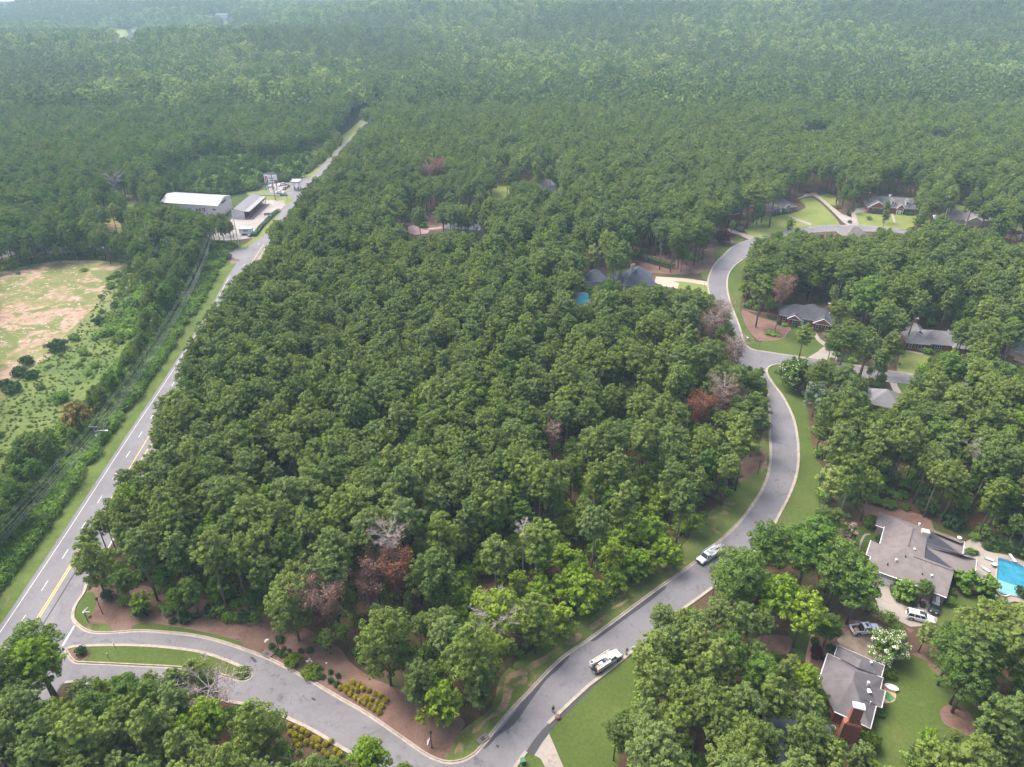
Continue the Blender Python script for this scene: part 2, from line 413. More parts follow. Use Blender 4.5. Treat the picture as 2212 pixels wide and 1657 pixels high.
kerb("kerb", T(2, 1, [(1340, 820), (1100, 778), (950, 755), (800, 730), (700, 712), (610, 705), (565, 718), (545, 745), (562, 790), (600, 848), (645, 905), (692, 990), (727, 1080), (748, 1200), (752, 1330), (732, 1450), (690, 1560)]) +
     T(2, 2, [(640, 0), (565, 140), (480, 250), (350, 375), (155, 525), (80, 580), (0, 638)]) +
     T(1, 2, [(2100, 745), (1960, 850), (1880, 915), (1800, 980), (1700, 1060), (1600, 1135), (1450, 1275), (1340, 1378)]), 0.036, 1)
kerb("kerb", T(1, 2, [(1200, 1560), (1130, 1657), (1090, 1740)]), 0.036, 1)
kerb("kerb", T(1, 2, [(320, 1720), (150, 1615), (0, 1535)]) + T(0, 2, [(2050, 1435), (1900, 1360), (1760, 1300), (1640, 1262), (1510, 1240), (1300, 1215), (1000, 1180), (700, 1140), (500, 1108), (420, 1112)]), 0.036, 1)
kerb("kerb", T(2, 0, [(815, 1472), (950, 1461), (1100, 1461), (1250, 1468), (1400, 1487)]), 0.036, 1)
kerb("kerb", T(2, 0, [(1430, 1514), (1250, 1503), (1100, 1499), (950, 1501), (860, 1507)]), 0.036, 1)
# drain inlets in the kerb
def inlet(vp, rz, label):
    b = MB(); b.box((0, 0, 0.1), (2.2, 1.3, 0.2)); b.box((0, 0, 0.215), (0.7, 0.7, 0.03), 1)
    b.box((0, -0.66, 0.08), (1.8, 0.04, 0.1), 1)
    o = b.build("drain_inlet", [M['drain'], M['black']]); p = G(*vp); o.location = (p[0], p[1], 0.02); o.rotation_euler.z = rz
    tag(o, label, "drain", "kerbside drain inlets")
M['drain'] = plain("dark_drain_concrete", (0.12, 0.10, 0.095), 0.9, 0.2)
inlet(T(0, 2, [(1732, 928)])[0], R(-28), "dark concrete drain inlet behind the kerb beside the lamp post with shrubs")
inlet(T(1, 2, [(918, 1478)])[0], R(40), "dark concrete drain inlet at the bend of the road by the worn dirt")

# ---- traffic island between the entrance lanes
isl = T(0, 2, [(425, 895), (480, 878), (600, 872), (740, 869), (900, 872), (1100, 886), (1300, 915), (1450, 962), (1560, 1010), (1620, 1045), (1622, 1072), (1585, 1092), (1530, 1086), (1400, 1052), (1250, 1022), (1100, 1008), (900, 998), (700, 988), (560, 982), (480, 972)])
sheet("traffic_island", isl, 0.15, M['lawn'], 3)
kerb("kerb", isl + [isl[0]], 0.036, -1)
sheet("island_bed", T(0, 2, [(440, 900), (560, 890), (580, 930), (540, 970), (480, 968)]), 0.165, M['mulch'], 3)
sheet("island_bed", T(0, 2, [(1545, 1020), (1590, 1030), (1612, 1058), (1580, 1082), (1535, 1075)]), 0.165, M['mulch'], 3)

# ---- lawns, verges, beds
sheet("mulch_bed", T(0, 2, [(560, 760), (640, 780), (760, 776), (900, 766), (1050, 774), (1250, 793), (1420, 830), (1600, 890), (1750, 948), (1900, 1024), (2050, 1108), (2212, 1205)]) +
      T(1, 2, [(100, 1260), (250, 1355), (400, 1460), (520, 1545), (600, 1590), (660, 1608), (720, 1540), (760, 1440), (800, 1380), (760, 1330), (560, 1250), (380, 1150), (200, 1080), (60, 980)]) +
      T(0, 2, [(2212, 900), (2100, 820), (1900, 720), (1700, 650), (1500, 600), (1250, 560), (1000, 500), (800, 450), (680, 420), (590, 440), (560, 520), (520, 640), (520, 720)]), 0.006, M['mulch'], 3)
sheet("corner_grass", T(0, 2, [(484, 640), (506, 592), (545, 540), (575, 520), (610, 530), (625, 590), (600, 650), (580, 720), (545, 752), (505, 728), (480, 690)]), 0.016, M['lawn'], 3)
sheet("corner_grass", T(0, 2, [(590, 740), (640, 725), (700, 735), (720, 760), (690, 780), (600, 774)]), 0.016, M['verge'], 3)
sheet("grass_strip", T(0, 2, [(860, 768), (880, 735), (950, 722), (1100, 742), (1300, 778), (1450, 812), (1555, 845), (1570, 870), (1420, 832), (1250, 795), (1050, 776)]), 0.016, M['lawn'], 3)
sheet("verge", T(1, 2, [(665, 1610), (720, 1540), (755, 1440), (850, 1370), (980, 1260), (1030, 1080), (1180, 940), (1380, 800), (1500, 640), (1700, 560), (1900, 420), (2212, 220)]) +
      T(2, 2, [(60, 120), (150, 20)]) + T(2, 1, [(300, 1560), (360, 1400), (480, 1260), (540, 1100), (560, 1150), (566, 1250), (562, 1340), (541, 1440), (495, 1540), (436, 1630)]) +
      T(2, 2, [(376, 55), (296, 135), (196, 225), (86, 318)]) +
      T(1, 2, [(2212, 382), (2060, 486), (1900, 604), (1750, 716), (1600, 826), (1450, 928), (1340, 1028), (1200, 1178), (1100, 1280), (1000, 1400), (925, 1490), (850, 1565), (770, 1610), (690, 1620)]), 0.008, M['verge'], 3)
for pl in (T(1, 2, [(1060, 1090), (1090, 1050), (1170, 1020), (1230, 980), (1330, 930), (1400, 885), (1440, 900), (1400, 930), (1300, 990), (1210, 1040), (1200, 1110), (1120, 1150), (1090, 1230), (1060, 1290), (960, 1350), (880, 1430), (820, 1450), (870, 1390), (980, 1310), (1040, 1230), (1050, 1150)]),
           T(1, 2, [(1450, 850), (1520, 790), (1560, 800), (1540, 840), (1480, 865)]),
           T(1, 2, [(1600, 750), (1680, 690), (1720, 670), (1700, 710), (1640, 765)]),
           T(1, 2, [(1740, 630), (1830, 580), (1900, 530), (1870, 570), (1780, 630)]),
           T(1, 2, [(2090, 370), (2140, 340), (2150, 360), (2100, 380)]),
           T(1, 2, [(760, 1500), (790, 1510), (780, 1560), (730, 1575)]),
           T(2, 1, [(515, 1330), (540, 1300), (545, 1360), (510, 1400)])):
    sheet("worn_path", pl, 0.016, M['dirt'], 3)
sheet("front_lawn", T(1, 2, [(1335, 1400), (1445, 1285), (1600, 1142), (1700, 1066), (1800, 986), (1870, 935), (1960, 960), (2000, 1200), (1850, 1400), (1780, 1700), (1760, 1900), (1480, 1760), (1400, 1560)]), 0.012, M['lawn'], 3)
sheet("front_lawn", T(1, 2, [(1215, 1567), (1290, 1600), (1330, 1657), (1370, 1760), (1080, 1760), (1130, 1670)]), 0.012, M['lawn'], 3)
sheet("driveway", T(1, 2, [(1325, 1405), (1340, 1425), (1390, 1540), (1440, 1657), (1480, 1760), (1370, 1760), (1320, 1657), (1290, 1600), (1215, 1563)]), 0.03, M['drive'], 1)
sheet("driveway_apron", T(1, 2, [(1328, 1402), (1345, 1440), (1300, 1500), (1250, 1580), (1205, 1562)]), 0.064, M['patch'], 1)
# east side of the curve
sheet("verge", T(2, 1, [(566, 720), (612, 708), (640, 730), (680, 800), (760, 900), (810, 1000), (830, 1150), (860, 1300), (920, 1400), (880, 1500), (900, 1700)]) +
      T(2, 2, [(1000, 60), (1120, 100), (1260, 110), (1230, 200), (1200, 400), (1100, 360), (900, 300), (600, 210), (500, 260), (570, 140), (644, 0)]) +
      T(2, 1, [(694, 1560), (736, 1450), (756, 1330), (752, 1200), (731, 1080), (696, 990), (649, 905), (604, 848), (566, 790), (550, 745)]), 0.008, M['lawn'], 3)
sheet("verge", T(2, 1, [(500, -40), (380, 110), (390, 230), (370, 340), (400, 430), (450, 520), (500, 560), (690, 480), (850, 490), (880, 520), (940, 580), (820, 655), (660, 638), (560, 622), (470, 608), (430, 588), (402, 552), (376, 470), (346, 390), (316, 310), (296, 230), (294, 160), (306, 112), (336, 70), (430, -10)]), 0.008, M['lawn'], 3)
sheet("mulch_bed", T(2, 1, [(395, 350), (600, 400), (640, 440), (860, 470), (940, 540), (1000, 560), (930, 480), (960, 470), (980, 430), (620, 380)]), 0.005, M['mulch'], 2)
sheet("mulch_bed", T(2, 1, [(385, 350), (500, 400), (620, 430), (700, 470), (690, 490), (660, 530), (560, 552), (490, 545), (440, 500), (400, 430)]), 0.016, M['mulch'], 3)
kb = MB()
kb.tube(ground_pts(smooth(T(2, 1, [(480, 542), (560, 552), (655, 532), (672, 500), (700, 480)]), 3, False), 0.05), 0.09, 5)
struct(kb.build("bed_edging", plain("orange_stone_edging", (0.42, 0.2, 0.11))))
sheet("garden_path", T(2, 1, [(852, 505), (870, 505), (890, 540), (940, 572), (930, 592), (870, 550)]), 0.02, M['drive'], 2)
sheet("driveway", T(2, 1, [(930, 575), (960, 590), (1000, 600), (1000, 690), (890, 676), (810, 660), (870, 625)]), 0.022, M['drive'], 1)
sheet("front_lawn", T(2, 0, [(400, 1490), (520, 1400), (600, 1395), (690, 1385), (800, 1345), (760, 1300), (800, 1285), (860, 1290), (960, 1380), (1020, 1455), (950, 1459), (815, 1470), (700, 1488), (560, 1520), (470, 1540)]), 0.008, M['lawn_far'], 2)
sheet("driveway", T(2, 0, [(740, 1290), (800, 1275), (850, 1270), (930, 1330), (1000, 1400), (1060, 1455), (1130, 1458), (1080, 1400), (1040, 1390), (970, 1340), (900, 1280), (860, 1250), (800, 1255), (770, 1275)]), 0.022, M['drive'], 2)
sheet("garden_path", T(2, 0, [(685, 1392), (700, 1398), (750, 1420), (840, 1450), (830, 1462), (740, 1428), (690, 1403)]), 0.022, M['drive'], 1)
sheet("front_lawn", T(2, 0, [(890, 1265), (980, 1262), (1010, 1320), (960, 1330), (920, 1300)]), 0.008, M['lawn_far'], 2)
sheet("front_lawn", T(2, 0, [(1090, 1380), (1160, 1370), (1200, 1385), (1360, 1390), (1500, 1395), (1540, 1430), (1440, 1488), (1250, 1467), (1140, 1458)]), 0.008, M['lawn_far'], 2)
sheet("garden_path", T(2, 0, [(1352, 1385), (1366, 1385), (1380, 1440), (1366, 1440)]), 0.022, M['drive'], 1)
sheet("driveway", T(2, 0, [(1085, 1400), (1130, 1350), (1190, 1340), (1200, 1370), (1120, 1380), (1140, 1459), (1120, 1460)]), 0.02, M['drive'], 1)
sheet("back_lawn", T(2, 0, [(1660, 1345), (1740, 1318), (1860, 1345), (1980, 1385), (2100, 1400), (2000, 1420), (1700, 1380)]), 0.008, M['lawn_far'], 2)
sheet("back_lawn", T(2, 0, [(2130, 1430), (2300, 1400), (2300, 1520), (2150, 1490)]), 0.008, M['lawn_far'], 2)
sheet("bed", T(2, 0, [(140, 1610), (190, 1560), (290, 1550), (340, 1570), (250, 1600), (180, 1625)]), 0.012, M['mulch'], 2)
sheet("verge", T(2, 0, [(140, 1630), (240, 1600), (340, 1570), (330, 1530), (400, 1550), (380, 1568), (310, 1606), (258, 1660)]) + T(2, 1, [(210, 45), (178, 100), (160, 155), (130, 150), (120, 100), (150, 20)]), 0.008, M['lawn'], 2)
sheet("driveway", T(2, 0, [(290, 1480), (390, 1510), (465, 1535), (455, 1550), (430, 1552), (360, 1520), (280, 1500)]), 0.02, M['drive'], 1)
sheet("front_lawn", T(2, 1, [(1430, 620), (1600, 640), (1620, 700), (1560, 775), (1500, 766), (1390, 750), (1400, 680)]), 0.008, M['lawn_far'], 2)
sheet("garden_path", T(2, 1, [(1440, 618), (1450, 612), (1560, 634), (1550, 642)]), 0.02, M['drive'], 1)
sheet("driveway", T(2, 1, [(1340, 820), (1390, 828), (1395, 850), (1430, 900), (1420, 960), (1380, 950), (1365, 880)]), 0.02, M['drive'], 1)
sheet("front_lawn", T(2, 1, [(1395, 830), (1520, 845), (1500, 920), (1430, 900)]), 0.008, M['lawn'], 2)
sheet("driveway", T(2, 1, [(1300, 560), (1340, 500), (1430, 500), (1430, 530), (1340, 560), (1300, 640), (1300, 735), (1235, 727), (1240, 640)]), 0.02, M['drive'], 1)
sheet("bed", T(2, 1, [(330, 1480), (360, 1300), (470, 1250), (540, 1270), (520, 1350), (450, 1420)]), 0.017, M['mulch'], 3)
# middle-distance gardens
sheet("back_lawn", T(1, 0, [(925, 1205), (1000, 1196), (1095, 1196), (1120, 1230), (1060, 1280), (990, 1300), (950, 1250)]), 0.008, M['lawn_far'], 2)
sheet("bed", T(1, 0, [(900, 1190), (1000, 1182), (1110, 1186), (1110, 1200), (990, 1200), (920, 1212)]), 0.006, M['mulch'], 2)
sheet("driveway", T(1, 0, [(430, 1470), (480, 1455), (500, 1480), (570, 1495), (560, 1512), (480, 1522), (435, 1510)]), 0.02, plain("dusty_pink_paving", (0.33, 0.22, 0.2)), 1)
sheet("mulch_bed", T(1, 0, [(320, 1400), (500, 1390), (700, 1400), (1000, 1440), (1000, 1480), (700, 1480), (560, 1495), (400, 1450)]), 0.006, M['mulch'], 2)
sheet("garden_path", T(1, 0, [(560, 1480), (650, 1470), (650, 1478), (560, 1490)]), 0.02, M['drive'], 1)
sheet("mulch_bed", T(1, 1, [(1500, 60), (1700, -30), (1900, -60), (2300, 20), (2300, 120), (2000, 110), (1800, 110), (1600, 130)]), 0.006, M['mulch'], 2)
sheet("mulch_bed", T(1, 1, [(2000, -60), (2212, -80), (2400, -60), (2400, 90), (2212, 120), (2100, 100)]), 0.009, M['mulch'], 2)
sheet("front_lawn", T(1, 1, [(1550, 110), (1700, 110), (1780, 60), (1870, 70), (1880, 110), (1800, 150), (1600, 160)]), 0.010, M['lawn'], 2)
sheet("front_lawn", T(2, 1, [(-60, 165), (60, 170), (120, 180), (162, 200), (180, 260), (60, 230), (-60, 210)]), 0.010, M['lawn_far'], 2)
sheet("driveway", T(1, 1, [(2040, 135), (2212, 145)]) + T(2, 1, [(60, 152), (160, 168), (165, 195), (60, 175), (0, 168)]) + T(1, 1, [(2150, 165), (2190, 180), (2180, 210), (2080, 200), (2030, 170)]), 0.02, plain("pale_sandy_drive", (0.36, 0.3, 0.235)), 1)
# gardens round the big house and the house below it
M['lawn2'] = M['lawn']
sheet("front_lawn", T(2, 2, [(980, 140), (1120, 120), (1260, 130), (1260, 420), (1180, 420), (1100, 340), (1020, 240)]), 0.012, M['lawn'], 2)
sheet("garden_path", Z(2560, 1500, 4.3145, [(150, 440), (215, 435), (215, 450), (160, 462), (125, 520), (90, 620), (50, 800), (0, 830), (10, 760), (60, 620), (100, 500)]), 0.024, M['drive'], 3)
sheet("mulch_bed", Z(2560, 1500, 4.3145, [(20, 40), (200, 60), (400, 110), (700, 130), (1000, 260), (1040, 380), (1200, 440), (1440, 530), (1500, 600), (700, 420), (300, 240), (150, 200)]), 0.008, M['mulch'], 2)
sheet("back_lawn", Z(2560, 1500, 4.3145, [(1100, 1330), (1240, 1260), (1400, 1230), (1600, 1220), (1800, 1240), (1960, 1320), (2100, 1350), (2300, 1400), (2100, 1420), (1700, 1390), (1400, 1480), (1250, 1640), (1060, 1620), (1080, 1500)]), 0.012, M['lawn'], 3)
sheet("mulch_bed", Z(2560, 1500, 4.3145, [(1180, 1240), (1320, 1000), (1700, 1060), (1850, 1200), (1800, 1260), (1600, 1215), (1400, 1225), (1250, 1290)]), 0.009, M['mulch'], 2)
sheet("driveway", Z(2560, 1500, 4.3145, [(215, 960), (560, 1090), (520, 1120), (505, 1170), (530, 1230), (640, 1320), (780, 1370), (860, 1340), (880, 1250), (960, 1240), (1160, 1260), (1120, 1340), (1070, 1620), (740, 1640), (480, 1510), (230, 1400), (100, 1300)]), 0.022, M['drive'], 1)
sheet("pool_deck", Z(2560, 1500, 4.3145, [(1440, 560), (1560, 500), (1680, 570), (1700, 640), (1800, 680), (1980, 710), (2200, 790), (2400, 860), (2400, 1500), (2140, 1320), (2000, 1330), (1880, 1310), (1780, 1240), (1800, 1210), (1700, 1190), (1580, 1100), (1580, 980), (1600, 780), (1440, 700)]), 0.022, M['drive'], 3)
sheet("driveway", Z(2520, 1760, 6.32, [(60, 750), (200, 700), (300, 640), (700, 700), (1000, 900), (900, 1300), (750, 1420), (500, 1330), (0, 1130), (-60, 1000), (80, 900)]), 0.018, plain("mossy_brown_paving", (0.2, 0.155, 0.115), 0.9, 0.35, 0.6, local=False), 1)
sheet("kerb_bed", Z(2520, 1760, 6.32, [(560, 420), (700, 480), (1000, 640), (1400, 830), (1300, 900), (900, 720), (560, 520)]), 0.024, M['mulch'], 1)
sheet("back_lawn", T(2, 2, [(1310, 960), (1440, 930), (1580, 940), (1680, 1030), (1720, 1150), (1900, 1200), (2050, 1330), (2100, 1700), (1700, 1900), (1400, 1800), (1250, 1650), (1230, 1450), (1250, 1300), (1300, 1200)]), 0.012, M['lawn'], 3)
sheet("mulch_bed", T(2, 2, [(1670, 1290), (1730, 1250), (1820, 1270), (1880, 1340), (1895, 1420), (1860, 1460), (1780, 1420), (1690, 1370)]), 0.02, M['mulch'], 3)
sheet("mulch_bed", T(2, 2, [(1480, 925), (1560, 930), (1660, 1020), (1720, 1090), (1900, 1180), (2020, 1320), (2000, 1350), (1900, 1270), (1840, 1200), (1640, 1050), (1560, 960)]), 0.02, M['mulch'], 3)
sheet("mulch_bed", T(2, 2, [(1000, 860), (940, 870), (830, 870), (820, 1000), (860, 1080), (1000, 1000)]), 0.01, M['mulch'], 2)
sheet("mulch_bed", T(2, 2, [(480, 820), (560, 800), (690, 810), (710, 860), (680, 920), (600, 920), (500, 900)]), 0.016, M['mulch'], 3)
sheet("side_lawn", T(2, 2, [(680, 780), (740, 700), (850, 740), (850, 790), (800, 970), (720, 920)]), 0.01, M['lawn'], 2)
sheet("garden_path", T(2, 2, [(840, 780), (860, 780), (835, 880), (825, 980), (795, 970), (810, 880)]), 0.022, plain("orange_gravel_path", (0.36, 0.22, 0.13)), 2)
sheet("mulch_bed", T(2, 2, [(1020, 720), (1090, 700), (1120, 720), (1090, 760), (1030, 790)]), 0.024, M['mulch'], 2)
sheet("patio", Z(2420, 1900, 4.603, [(1030, 700), (1130, 705), (1200, 760), (1232, 840), (1225, 910), (1180, 950), (1060, 950), (1060, 770)]), 0.024, plain("tan_patio", (0.42, 0.26, 0.16)), 3)
sheet("patio", Z(2420, 1900, 4.603, [(420, 1100), (900, 1250), (900, 1700), (700, 1700), (620, 1450), (380, 1380)]), 0.022, plain("dark_red_brick_terrace", (0.13, 0.06, 0.045), 0.9, 0.25, 3), 1)
sheet("mulch_bed", Z(2420, 1900, 4.603, [(900, 1080), (1000, 1000), (1050, 1150), (1000, 1250), (960, 1400), (880, 1420)]), 0.01, M['mulch'], 2)

# ---- field, meadow and commercial ground left of the highway
sheet("bare_field", T(0, 1, [(-400, 260), (0, 140), (100, 105), (300, 60), (450, 48), (560, 60), (600, 130), (680, 180), (650, 290), (560, 380), (470, 470), (400, 530), (300, 590), (200, 660), (130, 730), (60, 800), (0, 860), (-400, 1100)]), 0.018, M['clay'], 3)
sheet("field_grass", T(0, 1, [(-500, 180), (0, 105), (100, 80), (300, 42), (500, 30), (700, 38), (860, 70), (840, 170), (760, 280), (680, 400), (520, 520), (340, 640), (180, 760), (60, 900), (-500, 1300)]), 0.012, M['fieldgrass'], 3)
sheet("meadow", T(0, 1, [(-700, 1500), (-300, 1100), (100, 700), (400, 400), (700, 100), (860, 60), (960, 90), (940, 300), (900, 420), (840, 560), (780, 700), (620, 900), (440, 1050), (260, 1150), (100, 1300), (0, 1500), (-200, 1800)]), 0.007, M['meadow'], 3)
sheet("car_park", T(0, 0, [(1485, 1450), (1500, 1415), (1590, 1410), (1690, 1300), (1700, 1296), (1850, 1298), (1860, 1320), (1815, 1365), (1760, 1410), (1680, 1490), (1640, 1540), (1540, 1555), (1400, 1560), (1250, 1500), (1400, 1380)]), 0.018, M['lot'], 1)
sheet("car_park", T(0, 0, [(1710, 1262), (1640, 1272), (1600, 1262), (1700, 1250), (1730, 1240), (1740, 1160), (1880, 1160), (2000, 1152), (2030, 1150), (1990, 1190), (1930, 1270), (1880, 1320), (1840, 1270)]), 0.030, M['street'], 1)
sheet("sales_lot", Z(760, 500, 11.045, [(480, 700), (540, 600), (700, 530), (1100, 530), (1210, 660), (1040, 860), (860, 890), (560, 850)]), 0.034, M['lot'], 1)
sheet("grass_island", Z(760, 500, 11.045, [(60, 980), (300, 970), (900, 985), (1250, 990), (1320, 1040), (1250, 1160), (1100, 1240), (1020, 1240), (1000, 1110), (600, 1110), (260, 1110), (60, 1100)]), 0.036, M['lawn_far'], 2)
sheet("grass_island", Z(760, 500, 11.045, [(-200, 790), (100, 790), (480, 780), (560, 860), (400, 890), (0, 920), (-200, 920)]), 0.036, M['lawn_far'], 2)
sheet("grass_strip", T(0, 0, [(1480, 1625), (1560, 1600), (1640, 1545), (1700, 1490), (1740, 1430), (1805, 1370), (1820, 1375), (1790, 1420), (1750, 1480), (1720, 1520), (1650, 1570), (1570, 1610)]), 0.028, M['lawn_far'], 2)
sheet("side_road", T(0, 0, [(1660, 1590), (1600, 1612), (1500, 1622), (1400, 1625), (1250, 1610), (1000, 1590), (1000, 1640), (1200, 1655), (1400, 1680), (1480, 1670), (1500, 1710), (1640, 1690)]), 0.030, M['highway'], 1)
sheet("brown_verge", Z(460, 500, 4.418, [(680, 1120), (780, 1130), (900, 1170), (1000, 1200), (1140, 1230), (1130, 1250), (1000, 1250), (880, 1220), (760, 1170)]), 0.034, M['mulch'], 2)
sheet("side_road", T(0, 0, [(-300, 1620), (0, 1605), (90, 1605), (200, 1600), (700, 1590), (1000, 1595), (1000, 1640), (700, 1630), (100, 1650), (0, 1675), (-300, 1700)]), 0.012, M['highway'], 1)
sheet("clearing", T(0, 0, [(650, 1400), (750, 1390), (800, 1490), (760, 1510), (690, 1500)]), 0.008, M['lawn_far'], 1)
sheet("clearing", T(0, 0, [(680, 1450), (760, 1440), (800, 1495), (710, 1500)]), 0.014, M['dirt'], 1)
sheet("clearing", T(0, 0, [(770, 1335), (820, 1265), (930, 1260), (930, 1310), (850, 1340)]), 0.008, M['fieldgrass'], 1)
for pl in ([(415, 135), (460, 140), (425, 210), (398, 205)], [(722, 175), (815, 195), (835, 225), (785, 270), (720, 262)], [(838, 190), (880, 170), (935, 200), (975, 245), (900, 245)], [(1460, 140), (1480, 145), (1570, 195), (1560, 220), (1470, 218)]):
    vp = T(0, 0, pl)
    # on rolling land: a gently draped clearing
    q = [GT(p[0], p[1], 1.5) for p in vp]
    s_ = mesh_obj("far_clearing", q + [(a[0], a[1], a[2] - 14) for a in q], [tuple(range(len(q))[::-1])] + [(i, (i + 1) % len(q), len(q) + (i + 1) % len(q), len(q) + i) for i in range(len(q))], M['lawn_far']); struct(s_)

lk = [GT(*p, 0) for p in ((-30, 12), (20, 13), (38, 6), (36, 2), (-30, 1))]; zl = max(p[2] for p in lk) + 1
struct(mesh_obj("lake", [(p[0], p[1], zl) for p in lk] + [(p[0], p[1], zl - 20) for p in lk], [(0, 1, 2, 3, 4)] + [(i, (i + 1) % 5, 5 + (i + 1) % 5, 5 + i) for i in range(5)], plain("pale_lake_water", (0.35, 0.4, 0.42), 0.08, 0.05, local=False)))
